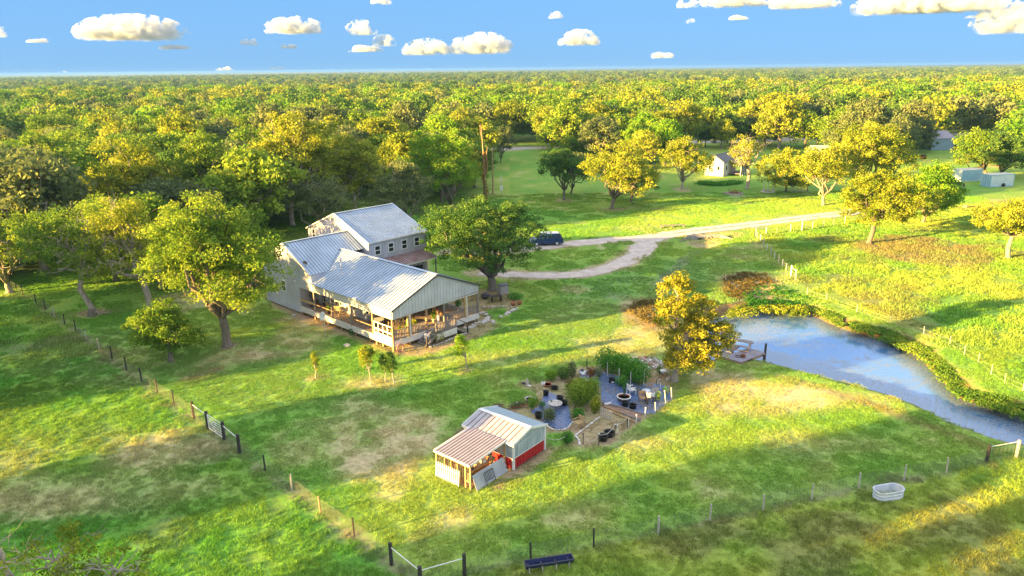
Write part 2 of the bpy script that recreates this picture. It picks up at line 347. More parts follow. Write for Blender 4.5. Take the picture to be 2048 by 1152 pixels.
# bare strip along the fences
fence_line_l = [(70, 606), (128, 650), (200, 700), (250, 738), (312, 785), (388, 838), (432, 868), (478, 905), (505, 925), (531, 944), (583, 981), (640, 1027), (708, 1073), (783, 1131), (842, 1160)]
fence_line_f = [(925, 1150), (1060, 1121), (1185, 1094), (1316, 1068), (1419, 1041), (1525, 1022), (1622, 1000), (1717, 978), (1808, 960), (1893, 945), (1973, 924), (2035, 915)]
dfl = sdist(XX, YY, pg(fence_line_l), False)-.28; dff = sdist(XX, YY, pg(fence_line_f), False)-.2
paint(soft(dfl, .25, .28, 41, 1.1), np.array([.25, .19, .15]), .95, 1, .3, 44, .8); dpas *= 1-soft(dfl, .25, .28, 41, 1.1)
paint(soft(dff, .2, .3, 43, 1.3), np.array([.22, .19, .13]), .7, .8, .9, 46, 1.0); dpas *= 1-.8*soft(dff, .2, .3, 43, 1.3)
paint(soft(sdist(XX, YY, pg([(1505, 480), (1590, 566)]), False)-.4, .3, .3), DRY, .5, .4, .8)
# pond bank, house beds, garden soil
bank = (1-sstep(.5, 1.25, dp)); paint(bank, MUD*.8, .95, 1); dpas *= 1-bank
nearbank = soft(sdist(XX, YY, pg([(1560, 752), (1690, 790), (1880, 860), (1990, 900)]), False)-.5, .3, .3); paint(nearbank, np.array([.26, .17, .09]), .6, .8)
hb = pg([(575, 628), (790, 712), (850, 712), (915, 690), (960, 672), (996, 655), (985, 628), (1012, 632), (1040, 610), (1030, 592), (985, 578), (930, 575), (850, 560), (860, 520), (700, 480), (540, 560), (540, 612)])
HBED = soft(sdist(XX, YY, hb), .25, .25, 61, 1.3); paint(HBED, np.array([.37, .24, .17]), .95, 1, .2)
lawn_island = soft(sdist(XX, YY, pg([(968, 618), (1010, 616), (1018, 626), (985, 640)])), .15, .1); paint(lawn_island, LAWN, 1)
g1 = zoomer(1020, 700, 6.0235)
def pgz(z, pts): return [z(x, y)[:2] for x, y in pts]
GARD = pgz(g1, [(85, 410), (190, 345), (300, 385), (400, 385), (560, 300), (700, 230), (830, 205), (960, 180), (1180, 190), (1400, 110), (1500, 80), (1700, 85), (1900, 165), (2010, 250), (2040, 330), (1975, 400), (1960, 600), (1640, 830), (1330, 1015), (1280, 1110), (1060, 1165), (880, 1175), (640, 1170), (560, 1230), (460, 1290), (330, 1400), (60, 1560), (-30, 1660), (-120, 1700), (-200, 1690), (-80, 1400), (200, 900), (-60, 740), (30, 650), (250, 600), (330, 500), (120, 440)])
gm = soft(sdist(XX, YY, GARD), .12, .12, 63, .8); paint(gm, np.array([.40, .27, .20]), .95, 1, .25, 66, .6)
gi = soft(sdist(XX, YY, pgz(g1, [(440, 985), (720, 990), (745, 1080), (700, 1150), (440, 1150)])), .1, .08); paint(gi, LAWN*1.1, 1); dl = np.maximum(dl, gi)
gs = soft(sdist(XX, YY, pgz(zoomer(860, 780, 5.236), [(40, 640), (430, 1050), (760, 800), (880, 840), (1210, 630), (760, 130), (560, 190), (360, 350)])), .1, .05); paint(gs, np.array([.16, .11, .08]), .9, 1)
# the far country: paler fields beyond the woods
fard = sstep(2500, 4200, YY+(fbm(XX, YY, 900, 90)-.5)*1400)
paint(fard, np.array([.20, .18, .10]), .8, 1); fc = (fbm(XX, YY, 700, 95) > .5)*fard; paint(fc, np.array([.05, .09, .04]), .8)
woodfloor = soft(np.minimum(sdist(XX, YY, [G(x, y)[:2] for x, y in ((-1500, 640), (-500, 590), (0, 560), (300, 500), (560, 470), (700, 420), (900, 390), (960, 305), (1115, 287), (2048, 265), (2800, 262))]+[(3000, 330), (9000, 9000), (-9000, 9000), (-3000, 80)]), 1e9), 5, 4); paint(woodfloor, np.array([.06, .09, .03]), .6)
# roads: kill the grass under them
def ribbon(pts, wid, name, m, z=.012, wob=.25, seg=1.0, label=None):
    P = [np.array(p[:2], float) for p in pts]; Q = []
    for i in range(len(P)-1):
        p0 = P[max(i-1, 0)]; p1 = P[i]; p2 = P[i+1]; p3 = P[min(i+2, len(P)-1)]; n = max(2, int(np.linalg.norm(p2-p1)/seg))
        for k in range(n):
            t = k/n; Q.append(.5*((2*p1)+(p2-p0)*t+(2*p0-5*p1+4*p2-p3)*t*t+(3*p1-p0-3*p2+p3)*t**3))
    Q.append(P[-1]); Q = np.array(Q); T = np.gradient(Q, axis=0); T /= np.linalg.norm(T, axis=1)[:, None]+1e-9; N = np.stack([-T[:, 1], T[:, 0]], 1)
    ws = np.interp(np.linspace(0, 1, len(Q)), np.linspace(0, 1, len(wid)), wid) if hasattr(wid, '__len__') else np.full(len(Q), wid)
    V = []; F = []
    for i in range(len(Q)):
        for k in range(5):
            o = (k/2-1)*ws[i]/2+((rnd.random()-.5)*wob if k in (0, 4) else 0)
            V.append((*(Q[i]+N[i]*o), z))
        if i: 
            for k in range(4): a = (i-1)*5+k; F.append((a, a+1, a+6, a+5))
    o = link(bpy.data.objects.new(name, npmesh(name, V, F, m))); o['kind'] = 'structure'; return o, Q, ws
GRAV = pm('caliche_gravel', (.62, .55, .48), (.42, .36, .31), 1.3, .95, .6, bscale=9)
GRAV2 = pm('pink_gravel', (.60, .52, .46), (.40, .34, .29), .8, .95, .6, bscale=8)
ASPH = pm('pale_road', (.40, .38, .36), (.32, .30, .28), .3, .9)
D1 = [G(x, y) for x, y in ((1760, 414), (1700, 425), (1600, 437), (1480, 452), (1390, 462), (1330, 470))]
D2 = [G(x, y) for x, y in ((1345, 468), (1290, 476), (1200, 482), (1130, 489), (1060, 497), (980, 503), (900, 505))]
D3 = [G(x, y) for x, y in ((1325, 470), (1296, 484), (1280, 503), (1250, 523), (1205, 539), (1150, 549), (1085, 551), (1020, 549), (960, 545))]
RD = [G(x, y) for x, y in ((600, 307), (700, 303.5), (790, 302.5), (880, 301), (970, 299), (1060, 296.5), (1150, 293), (1300, 288), (1500, 281), (1800, 271), (2200, 262))]
def offs(P, d):
    Q = np.array([p[:2] for p in P]); T = np.gradient(Q, axis=0); T /= np.linalg.norm(T, axis=1)[:, None]; return Q+np.stack([-T[:, 1], T[:, 0]], 1)*d
for P_, w_, z_ in ((offs(D1, -1.0), 1.7, .05), (offs(D1, 1.0), 1.7, .05)):
    ribbon(P_, w_, 'drive_track', GRAV, z_, .3)
ribbon(D2, [3.6, 3.2, 2.8, 2.8], 'driveway', GRAV2, .016, .45)
ribbon(D3, [2.5, 3.8, 2.9, 2.6, 2.6, 2.6], 'drive_loop', GRAV2, .020, .45)
ribbon(RD, 7.0, 'road', ASPH, .03, .3, 4)
for P_, w_ in ((D1, 4.6), (D2, 3.4), (D3, 3.8), (RD, 7.5)):
    dd = sdist(XX, YY, [p[:2] for p in P_], False)-w_/2
    if P_ is D1:
        d2_ = sdist(XX, YY, [p[:2] for p in P_], False); dl *= 1-soft(dd, .25, .2); dpas *= 1-soft(dd, .25, .2); paint(soft(dd, .25, .3), DIRT, .5)
        near = soft(sdist(XX, YY, [p[:2] for p in P_], False)-.5, .2, .2); paint(near, LAWN, .8)
    else: dl *= 1-soft(dd, .2, .3, 71); paint(soft(dd-.3, .3, .4), DIRT, .7)
m, t, N, L, B = new_mat('ground')
a = N.new('ShaderNodeAttribute'); a.attribute_name = 'gcol'
geo = N.new('ShaderNodeNewGeometry')
nz = N.new('ShaderNodeTexNoise'); nz.inputs['Scale'].default_value = 2.6; nz.inputs['Detail'].default_value = 8; nz.inputs['Roughness'].default_value = .7; L.new(geo.outputs['Position'], nz.inputs['Vector'])
rp = N.new('ShaderNodeMapRange'); rp.inputs[1].default_value = .3; rp.inputs[2].default_value = .7; rp.inputs[3].default_value = .55; rp.inputs[4].default_value = 1.3; L.new(nz.outputs[0], rp.inputs[0])
mxg = N.new('ShaderNodeVectorMath'); mxg.operation = 'SCALE'; L.new(a.outputs['Color'], mxg.inputs[0]); L.new(rp.outputs[0], mxg.inputs['Scale']); L.new(mxg.outputs[0], B.inputs['Base Color'])
B.inputs['Roughness'].default_value = 1; B.inputs['Specular IOR Level'].default_value = .1
bp = N.new('ShaderNodeBump'); bp.inputs['Strength'].default_value = .9; bp.inputs['Distance'].default_value = .09; L.new(nz.outputs[0], bp.inputs['Height']); L.new(bp.outputs[0], B.inputs['Normal'])
GROUND = m
nx, ny = XX.shape
idx = np.arange(nx*ny).reshape(nx, ny)
F = np.stack([idx[:-1, :-1], idx[1:, :-1], idx[1:, 1:], idx[:-1, 1:]], -1).reshape(-1, 4)
V = np.stack([XX, YY, ZZ], -1).reshape(-1, 3)
colA = np.concatenate([COL, np.ones((*XX.shape, 1))], -1).reshape(-1, 4)
gme = npmesh('ground', V, F, GROUND, {'gcol': ('POINT', 'FLOAT_COLOR', colA)}, smooth=True)
ground = link(bpy.data.objects.new('ground', gme)); ground['kind'] = 'structure'
# ---------------------------------------------------------------- grass (geometry nodes over the near ground)
m, t, N, L, B = new_mat('grass_blade'); N.remove(B); out = N['Material Output']
a = N.new('ShaderNodeAttribute'); a.attribute_type = 'INSTANCER'; a.attribute_name = 'gcol'
a2 = N.new('ShaderNodeAttribute'); a2.attribute_name = 'tint'
mr = N.new('ShaderNodeMapRange'); mr.inputs[3].default_value = .6; mr.inputs[4].default_value = 1.9; L.new(a2.outputs['Fac'], mr.inputs[0])
vm = N.new('ShaderNodeVectorMath'); vm.operation = 'SCALE'; L.new(a.outputs['Color'], vm.inputs[0]); L.new(mr.outputs[0], vm.inputs['Scale'])
d = N.new('ShaderNodeBsdfDiffuse'); tr = N.new('ShaderNodeBsdfTranslucent'); mx = N.new('ShaderNodeMixShader'); mx.inputs[0].default_value = .3
L.new(vm.outputs[0], d.inputs[0]); L.new(vm.outputs[0], tr.inputs[0]); L.new(d.outputs[0], mx.inputs[1]); L.new(tr.outputs[0], mx.inputs[2]); L.new(mx.outputs[0], out.inputs[0])
BLADE = m
def grass_patch(name, size, clumps, per, spread, h, wd, seed):
    r = np.random.default_rng(seed); n = clumps*per
    cc = (r.random((clumps, 2))-.5)*size; c = np.repeat(cc, per, 0)+r.normal(0, spread, (n, 2)); hh = np.repeat(r.uniform(.6, 1.25, clumps), per)*h*r.uniform(.6, 1.1, n)
    a = r.random(n)*2*PI; dx = np.stack([np.cos(a), np.sin(a)], 1)*wd*.5; lean = r.normal(0, .45, (n, 2))*hh[:, None]
    V = np.zeros((n, 3, 3)); V[:, 0, :2] = c-dx; V[:, 1, :2] = c+dx; V[:, 2, :2] = c+lean; V[:, 2, 2] = hh; V[:, :2, 2] = -.01
    tint = np.repeat(r.random(clumps), per)*.6+r.random(n)*.4
    me = npmesh(name, V.reshape(-1, 3), np.arange(n*3).reshape(-1, 3), BLADE, {'tint': ('FACE', 'FLOAT', tint)})
    return bpy.data.objects.new(name, me)
def scatter(name, mesh_or_obj, src_list, dens, smin, smax, seed, label, attr=None, tilt=0.0):
    col = bpy.data.collections.new(name+'_sources')
    for s in src_list: col.objects.link(s)
    o = link(bpy.data.objects.new(name, mesh_or_obj)); o['kind'] = 'stuff'; o['label'] = label; o['category'] = 'grass' if 'grass' in name else 'woods'
    ng = bpy.data.node_groups.new(name, 'GeometryNodeTree'); ng.interface.new_socket('Geometry', in_out='INPUT', socket_type='NodeSocketGeometry'); ng.interface.new_socket('Geometry', in_out='OUTPUT', socket_type='NodeSocketGeometry')
    n = ng.nodes; l = ng.links; gi_ = n.new('NodeGroupInput'); go = n.new('NodeGroupOutput')
    dn = n.new('GeometryNodeDistributePointsOnFaces'); dn.distribute_method = 'RANDOM'; dn.inputs['Seed'].default_value = seed
    l.new(gi_.outputs[0], dn.inputs['Mesh'])
    if attr:
        na = n.new('GeometryNodeInputNamedAttribute'); na.data_type = 'FLOAT'; na.inputs['Name'].default_value = attr
        mm = n.new('ShaderNodeMath'); mm.operation = 'MULTIPLY'; mm.inputs[1].default_value = dens; l.new(na.outputs['Attribute'], mm.inputs[0]); l.new(mm.outputs[0], dn.inputs['Density'])
    else: dn.inputs['Density'].default_value = dens
    ci = n.new('GeometryNodeCollectionInfo'); ci.inputs['Collection'].default_value = col; ci.inputs['Separate Children'].default_value = True; ci.inputs['Reset Children'].default_value = True
    ip = n.new('GeometryNodeInstanceOnPoints'); l.new(dn.outputs['Points'], ip.inputs['Points']); l.new(ci.outputs[0], ip.inputs['Instance']); ip.inputs['Pick Instance'].default_value = True
    rv = n.new('FunctionNodeRandomValue'); rv.data_type = 'FLOAT_VECTOR'; rv.inputs['Min'].default_value = (-tilt, -tilt, 0); rv.inputs['Max'].default_value = (tilt, tilt, 6.283); rv.inputs['Seed'].default_value = seed+1; l.new(rv.outputs['Value'], ip.inputs['Rotation'])
    rs = n.new('FunctionNodeRandomValue'); rs.data_type = 'FLOAT'; rs.inputs[2].default_value = smin; rs.inputs[3].default_value = smax; rs.inputs['Seed'].default_value = seed+2
    l.new(rs.outputs[1], ip.inputs['Scale']); l.new(ip.outputs[0], go.inputs[0])
    md = o.modifiers.new('scatter', 'NODES'); md.node_group = ng; return o
def subground(mask_attr, xr, yr, step=2, zoff=.0):
    ii = np.where((xs >= xr[0]) & (xs <= xr[1]))[0][::step]; jj = np.where((ys >= yr[0]) & (ys <= yr[1]))[0][::step]
    sx, sy = np.meshgrid(ii, jj, indexing='ij'); px = XX[sx, sy]; py = YY[sx, sy]
    # keep what the camera can plausibly see
    F_ = np.arange(sx.size).reshape(sx.shape); F_ = np.stack([F_[:-1, :-1], F_[1:, :-1], F_[1:, 1:], F_[:-1, 1:]], -1).reshape(-1, 4)
    att = mask_attr[sx, sy].ravel(); keep = (att[F_].max(1) > .02)
    cx = px.ravel()[F_].mean(1); cy = py.ravel()[F_].mean(1); keep &= (np.abs(cx) < cy*.80+8); F_ = F_[keep]
    return npmesh('grass_area', np.stack([px, py, ZZ[sx, sy]], -1).reshape(-1, 3), F_, BLADE,
                  {'gcol': ('POINT', 'FLOAT_COLOR', colA.reshape(nx, ny, 4)[sx, sy].reshape(-1, 4)), 'dens': ('POINT', 'FLOAT', att)})
dl = dl*(dp > 1.1); dpas = dpas*(dp > 1.2)
HOUSE_KEEP = sdist(XX, YY, pg([(575, 628), (790, 705), (957, 646), (870, 500), (620, 470)])) > 0
lawnp = [grass_patch('lawn_tuft', 1.0, 90, 5, .05, .095, .035, 100+i) for i in range(4)]
lawnf = [grass_patch('lawn_tuft_far', 2.0, 90, 5, .10, .14, .08, 110+i) for i in range(3)]
pastn = [grass_patch('pasture_tuft', 1.0, 22, 14, .085, .16, .035, 120+i) for i in range(5)]
pastf = [grass_patch('pasture_tuft_far', 2.0, 34, 9, .17, .22, .10, 130+i) for i in range(4)]
near = (YY < 75)
scatter('lawn_grass', subground(dl*HOUSE_KEEP, (-60, 75), (20, 76)), lawnp, 1.5, .8, 1.2, 3, 'short mown lawn grass around the house and the garden', 'dens')
scatter('lawn_grass', subground(dl*HOUSE_KEEP, (-61, 91), (76, 150)), lawnf, .38, .8, 1.2, 4, 'mown lawn grass on the far side of the drive', 'dens')
scatter('pasture_grass', subground(dpas, (-61, 75), (20, 62)), pastn, 1.5, .75, 1.25, 5, 'rough tufted pasture grass outside the wire fence', 'dens')
scatter('pasture_grass', subground(dpas, (-61, 91), (62, 140)), pastf, .42, .75, 1.25, 6, 'rough pasture grass beyond the pond', 'dens')
# ---------------------------------------------------------------- pond
m, t, N, L, B = new_mat('pond_water')
a = N.new('ShaderNodeAttribute'); a.attribute_name = 'shore'; geo = N.new('ShaderNodeNewGeometry')
n_ = N.new('ShaderNodeTexNoise'); n_.inputs['Scale'].default_value = .5; n_.inputs['Detail'].default_value = 9; n_.inputs['Roughness'].default_value = .72; n_.inputs['Distortion'].default_value = .6; L.new(geo.outputs['Position'], n_.inputs['Vector'])
s_ = N.new('ShaderNodeMath'); s_.operation = 'ADD'; L.new(n_.outputs[0], s_.inputs[0]); L.new(a.outputs['Fac'], s_.inputs[1])
r_ = N.new('ShaderNodeValToRGB'); r_.color_ramp.elements[0].position = .52; r_.color_ramp.elements[0].color = (0, 0, 0, 1); r_.color_ramp.elements[1].position = .66; r_.color_ramp.elements[1].color = (1, 1, 1, 1); L.new(s_.outputs[0], r_.inputs[0])
n3_ = N.new('ShaderNodeTexNoise'); n3_.inputs['Scale'].default_value = 5.5; n3_.inputs['Detail'].default_value = 8; n3_.inputs['Roughness'].default_value = .8; L.new(geo.outputs['Position'], n3_.inputs['Vector'])
r3_ = N.new('ShaderNodeValToRGB'); r3_.color_ramp.elements[0].position = .44; r3_.color_ramp.elements[0].color = (0, 0, 0, 1); r3_.color_ramp.elements[1].position = .58; r3_.color_ramp.elements[1].color = (1, 1, 1, 1); L.new(n3_.outputs[0], r3_.inputs[0])
mu = N.new('ShaderNodeMath'); mu.operation = 'MULTIPLY'; L.new(r_.outputs[0], mu.inputs[0]); L.new(r3_.outputs[0], mu.inputs[1])
cr = N.new('ShaderNodeMixRGB'); cr.inputs[1].default_value = (.10, .27, .54, 1); cr.inputs[2].default_value = (.25, .23, .17, 1); L.new(mu.outputs[0], cr.inputs[0]); L.new(cr.outputs[0], B.inputs['Base Color'])
rg = N.new('ShaderNodeMapRange'); rg.inputs[3].default_value = .06; rg.inputs[4].default_value = .8; L.new(mu.outputs[0], rg.inputs[0]); L.new(rg.outputs[0], B.inputs['Roughness'])
b_ = N.new('ShaderNodeBump'); b_.inputs['Strength'].default_value = .12; b_.inputs['Distance'].default_value = .05; L.new(n3_.outputs[0], b_.inputs['Height']); L.new(b_.outputs[0], B.inputs['Normal']); B.inputs['Specular IOR Level'].default_value = .9
mt = N.new('ShaderNodeMapRange'); mt.inputs[3].default_value = .42; mt.inputs[4].default_value = 0; L.new(mu.outputs[0], mt.inputs[0]); L.new(mt.outputs[0], B.inputs['Metallic'])
PX = np.arange(8, 78, .5); PY = np.arange(26, 90, .5); gx, gy = np.meshgrid(PX, PY, indexing='ij'); ds = sdist(gx, gy, POND)
id_ = np.arange(gx.size).reshape(gx.shape); F = np.stack([id_[:-1, :-1], id_[1:, :-1], id_[1:, 1:], id_[:-1, 1:]], -1).reshape(-1, 4); F = F[ds.ravel()[F].min(1) < 1.2]
# where the scum gathers: along every shore, widest by the near bank and the head of the pond
nb = sdist(gx, gy, [G(x, y, POND_Z)[:2] for x, y in ((1560, 755), (1690, 790), (1880, 860), (2060, 920))], False)
hd = np.hypot(gx-G(1500, 660, POND_Z)[0], gy-G(1500, 660, POND_Z)[1])
shore = np.maximum.reduce([.42*np.exp(ds/2.0), .46*np.exp(-(nb/5.0)**2), .16*np.exp(-(hd/7)**2)])-.02
water = link(bpy.data.objects.new('pond_water', npmesh('pond_water', np.stack([gx, gy, np.full(gx.shape, POND_Z)], -1).reshape(-1, 3), F, m, {'shore': ('POINT', 'FLOAT', shore.ravel())}))); water['kind'] = 'structure'
# ---------------------------------------------------------------- foliage masses
def inpoly(poly, n, seed):
    r = np.random.default_rng(seed); P = np.array(poly)[:, :2]; lo = P.min(0); hi = P.max(0); out = []; c = 0
    while c < n:
        q = lo+r.random((n*2, 2))*(hi-lo); k = q[sdist(q[:, 0], q[:, 1], P) < 0]; out.append(k); c += len(k)
        if c == 0 and len(out) > 20: break
    return np.concatenate(out)[:n]
def cards(pts, nrm, size, seed, aspect=.55):
    "small leaf-shaped faces"
    r = np.random.default_rng(seed); n = len(pts); s = size*r.uniform(.65, 1.35, n)[:, None]
    z = r.normal(size=(n, 3)); z /= np.linalg.norm(z, axis=1)[:, None]; z = z+nrm; z /= np.linalg.norm(z, axis=1)[:, None]+1e-9
    a = np.cross(z, r.normal(size=(n, 3))); a /= np.linalg.norm(a, axis=1)[:, None]+1e-9; b = np.cross(z, a)
    V = np.stack([pts-a*s*.5, pts+b*s*aspect*.5-a*s*.05, pts+a*s*.5, pts-b*s*aspect*.5+a*s*.05], 1)
    return V.reshape(-1, 3), np.arange(n*4).reshape(-1, 4)
def leafmass(poly, n, h, size, m, seed, name, label, cat, z0=0.0, hump=.4):
    q = inpoly(poly, n, seed); r = np.random.default_rng(seed+1); q = q+r.normal(0, .32, q.shape); keep = fbm(q[:, 0]*2+40, q[:, 1]*2+40, 1.5, seed+9) > .36; q = q[keep]; n = len(q); hh = h*(.35+.9*fbm(q[:, 0]+500, q[:, 1]+500, 1.6, seed)) if hump else h
    zz = z0+hh*np.sqrt(r.random(n)); P = np.column_stack([q, zz]); V, F = cards(P, np.array([0, 0, .8]), size, seed+2)
    o = link(bpy.data.objects.new(name, npmesh(name, V, F, m, {'tint': ('FACE', 'FLOAT', np.clip(fbm(q[:, 0]+300, q[:, 1]+300, 2.5, seed+3)*1.6-.5+r.normal(0, .2, n), 0, 1))})))
    o['kind'] = 'stuff'; o['label'] = label; o['category'] = cat; return o
leafmass(pg([(1485, 590), (1520, 572), (1570, 574), (1625, 596), (1600, 612), (1560, 606), (1500, 612)]), 9000, .5, .22, LF['vine'], 5, 'bank_weeds', 'dark green leafy weeds at the head of the pond', 'weeds', -.3)
leafmass(pg([(1520, 612), (1560, 602), (1600, 608), (1625, 622), (1580, 626), (1530, 618)]), 4500, .6, .25, LF['gold'], 6, 'bank_weeds', 'yellowing weeds at the water edge below the dark green patch', 'weeds', -.5)
leafmass(pg([(1610, 604), (1640, 600), (1720, 632), (1800, 656), (1860, 682), (1920, 735), (1985, 775), (2060, 800), (2200, 850), (2220, 880), (2060, 832), (1985, 808), (1925, 790), (1885, 750), (1848, 710), (1800, 686), (1745, 664), (1685, 648)]), 60000, .42, .2, LF['weed'], 7, 'bank_weeds', 'long belt of green and yellow weeds along the far bank of the pond', 'weeds', -.45)
leafmass(pg([(1316, 610), (1345, 600), (1352, 640), (1330, 655)]), 1800, .9, .26, LF['vine'], 8, 'bank_weeds', 'small green bush patch in the bare hollow behind the pond tree', 'weeds', -.2)

leafmass(pg([(1450, 560), (1480, 546), (1530, 550), (1548, 566), (1510, 575), (1475, 600), (1450, 590)]), 5000, .3, .2, LF['brown'], 15, 'dry_brush', 'brown dry brush in the hollow at the head of the pond', 'brush', 0)
leafmass(pg([(1250, 620), (1280, 602), (1320, 600), (1335, 625), (1320, 655), (1285, 640)]), 5000, .25, .18, LF['brown'], 16, 'dry_brush', 'brown dry grass hollow left of the pond tree', 'brush', 0)
leafmass(pg([(1470, 612), (1510, 600), (1530, 612), (1500, 625), (1450, 630)]), 2600, .45, .2, LF['gold'], 17, 'dry_brush', 'tan dry reeds where the ditch meets the pond', 'brush', -.5)
# ================================================================ TREES
def crown_data(lobes, clumps, cr, per, leaf, seed, low=0.15):
    "leaf cards in clumps spread through the crown's lobes; returns verts, faces, tints and clump centres"
    r = np.random.default_rng(seed); L_ = np.array(lobes, float); vol = (L_[:, 3]*L_[:, 4]*L_[:, 5])**.67; w_ = vol/vol.sum()
    k = r.choice(len(L_), clumps, p=w_); d = r.normal(size=(clumps, 3)); d /= np.linalg.norm(d, axis=1)[:, None]
    d[:, 2] = np.where(d[:, 2] < -.75, -d[:, 2]*.6, d[:, 2]); rad = r.uniform(.55, 1.06, clumps)**.6
    cc = L_[k, :3]+d*L_[k, 3:]*rad[:, None]
    cc[:, 2] = np.maximum(cc[:, 2], low)
    s = cr*r.uniform(.55, 1.3, clumps); n = clumps*per; c = np.repeat(cc, per, 0); ss = np.repeat(s, per)
    q = r.normal(size=(n, 3)); q /= np.linalg.norm(q, axis=1)[:, None]; q *= (r.random(n)**.45)[:, None]; q[:, 2] *= .62
    P = c+q*ss[:, None]; P[:, 2] = np.maximum(P[:, 2], low*.8)
    V, F = cards(P, q*.9+np.array([0, 0, .25]), leaf, seed+5)
    tint = np.clip(np.repeat(r.random(clumps), per)*.75+r.normal(.12, .16, n), 0, 1)
    return V, F, tint, cc
def wig(a, b, r, seed, n=4, amp=.12):
    q = np.random.default_rng(seed); a = np.array(a, float); b = np.array(b, float); ln = np.linalg.norm(b-a)
    return [tuple(a+(b-a)*t+(q.normal(size=3)*ln*amp*math.sin(PI*t) if 0 < t < 1 else 0)) for t in np.linspace(0, 1, n)]
def trunk_mb(lobes, cc, r0, fork, seed, nb=26, sides=6, base=(0, 0), bare=0):
    q = np.random.default_rng(seed); mb = MB(); ml_ = np.mean(np.array(lobes)[:, :2], axis=0); fz = np.array([ml_[0]*.2, ml_[1]*.2, fork])
    mb.tube([(0, 0, -.15), (0, 0, .25)]+wig((0, 0, .3), fz, 0, seed, 3, .05), [r0*1.7, r0*1.15, r0, r0*.95, r0*.85], 8)
    top = []
    for i, l in enumerate(lobes):
        e = np.array(l[:3])-np.array([0, 0, l[5]*.25]); mb.tube(wig(fz-np.array([0, 0, .1]), e, 0, seed+i+3, 5, .09), list(np.linspace(r0*.62, r0*.26, 5)), sides); top.append(e)
    top = np.array(top)
    for i in q.permutation(len(cc))[:nb]:
        j = np.argmin(np.linalg.norm(top-cc[i], axis=1)); t = q.uniform(.45, 1); s = fz*(1-t)+top[j]*t
        mb.tube(wig(s, cc[i], 0, seed+60+int(i), 4, .13), [r0*.24, r0*.17, r0*.11, r0*.05], 4, False)
    for i in range(bare):
        d = q.normal(size=3); d /= np.linalg.norm(d); d[2] = abs(d[2])*.8+.1; j = q.integers(len(lobes)); l = np.array(lobes[j]); e = l[:3]+d*l[3:]*q.uniform(1.0, 1.25)
        p = wig(l[:3], e, 0, seed+200+i, 5, .12); mb.tube(p, [r0*.22, r0*.17, r0*.12, r0*.07, r0*.02], 4, False)
        for k in range(2): e2 = e+q.normal(size=3)*l[3]*.25; mb.tube(wig(p[3], e2, 0, seed+300+i*5+k, 3, .1), [r0*.08, r0*.05, r0*.02], 3, False)
    return mb
def make_tree(name, label, loc, lobes, mleaf, mbark, clumps=120, cr=1.1, per=60, leaf=.34, r0=.28, fork=2.2, seed=1, low=.8, group=None, nb=30, bare=0, rz=0, cat='tree'):
    V, F, tint, cc = crown_data(lobes, clumps, cr, int(per*1.7), leaf*.74, seed, low)
    t = thing(name, label, cat, loc, rz, group)
    obj('trunk', trunk_mb(lobes, cc, r0, fork, seed+9, nb, bare=bare), mbark, t, True)
    link(bpy.data.objects.new('crown', npmesh('crown', V, F, mleaf, {'tint': ('FACE', 'FLOAT', tint)})), t)
    return t
def auto_lobes(rx, ry, z0, z1, n, seed, dx=0.0, dy=0.0):
    q = np.random.default_rng(seed); H = z1-z0; out = []; ph = q.uniform(0, 6)
    for i in range(n):
        a = ph+2*PI*(i/n)+q.uniform(-.4, .4); k = q.uniform(.42, .64); s = q.uniform(.36, .54)
        zz = z0+H*q.uniform(.28, .62)
        out.append((dx+rx*k*math.cos(a), dy+ry*k*math.sin(a), zz, rx*s, ry*s, H*q.uniform(.26, .36)))
    for i in range(3):
        a = ph+2+2.1*i; k = q.uniform(.1, .34); out.append((dx+rx*k*math.cos(a), dy+ry*k*math.sin(a), z0+H*q.uniform(.66, .78), rx*q.uniform(.3, .44), ry*q.uniform(.3, .44), H*q.uniform(.2, .25)))
    out.append((dx, dy, z0+H*.45, rx*.55, ry*.55, H*.4))
    return out
def px_tree(name, label, base, box, mleaf, mbark=None, lobes_n=6, seed=1, depth=None, **k):
    "a tree standing at a ground pixel whose crown fills a box of pixels"
    b = G(*base); s = pxm(b); x0, y0, x1, y1 = box; rx = (x1-x0)/2/s; dx = ((x0+x1)/2-base[0])/s; ry = depth or rx*.9
    z1 = hgt(b-np.array([0, 0, 0]), y0); z0 = max(hgt(b-np.array([0, ry*.8, 0]), y1), .6)
    z1 = max(z1, z0+2.0)
    lb = auto_lobes(rx*.97, ry, z0, z1, lobes_n, seed, dx, 0)
    z0 *= .66; k.setdefault('fork', max(z0*.8, 1.2)); k.setdefault('low', z0*.7); k['clumps'] = int(k.get('clumps', 120)*1.35)
    return make_tree(name, label, b, lb, LF[mleaf], mbark or BARK, seed=seed, **k)
px_tree('pecan_tree', 'large yellow-lit pecan tree at the left corner of the grey metal house', (455, 693), (288, 382, 602, 652), 'pecan', seed=3, depth=4.6, lobes_n=8, clumps=250, cr=1.0, per=60, leaf=.34, r0=.42, fork=3.0, nb=50)
px_tree('pecan_tree', 'low drooping tree with yellow top boughs hanging over the lawn by the side fence', (342, 722), (250, 602, 424, 736), 'pecan', seed=8, lobes_n=5, clumps=95, cr=.75, per=60, leaf=.3, r0=.22, fork=1.8, low=.5, nb=30)
px_tree('spreading_tree', 'sprawling tree with long bare pale limbs, left of the large pecan', (300, 628), (180, 390, 380, 600), 'gold', BARKP, seed=12, lobes_n=6, clumps=120, cr=1.0, per=50, leaf=.32, r0=.34, fork=4, nb=40, bare=16)
px_tree('spreading_tree', 'thin leaning tree in a round dirt ring beside the side fence', (188, 626), (60, 400, 262, 595), 'pecan', BARKP, seed=17, lobes_n=6, clumps=110, cr=1.0, per=45, leaf=.3, r0=.3, fork=5, nb=40, bare=14)
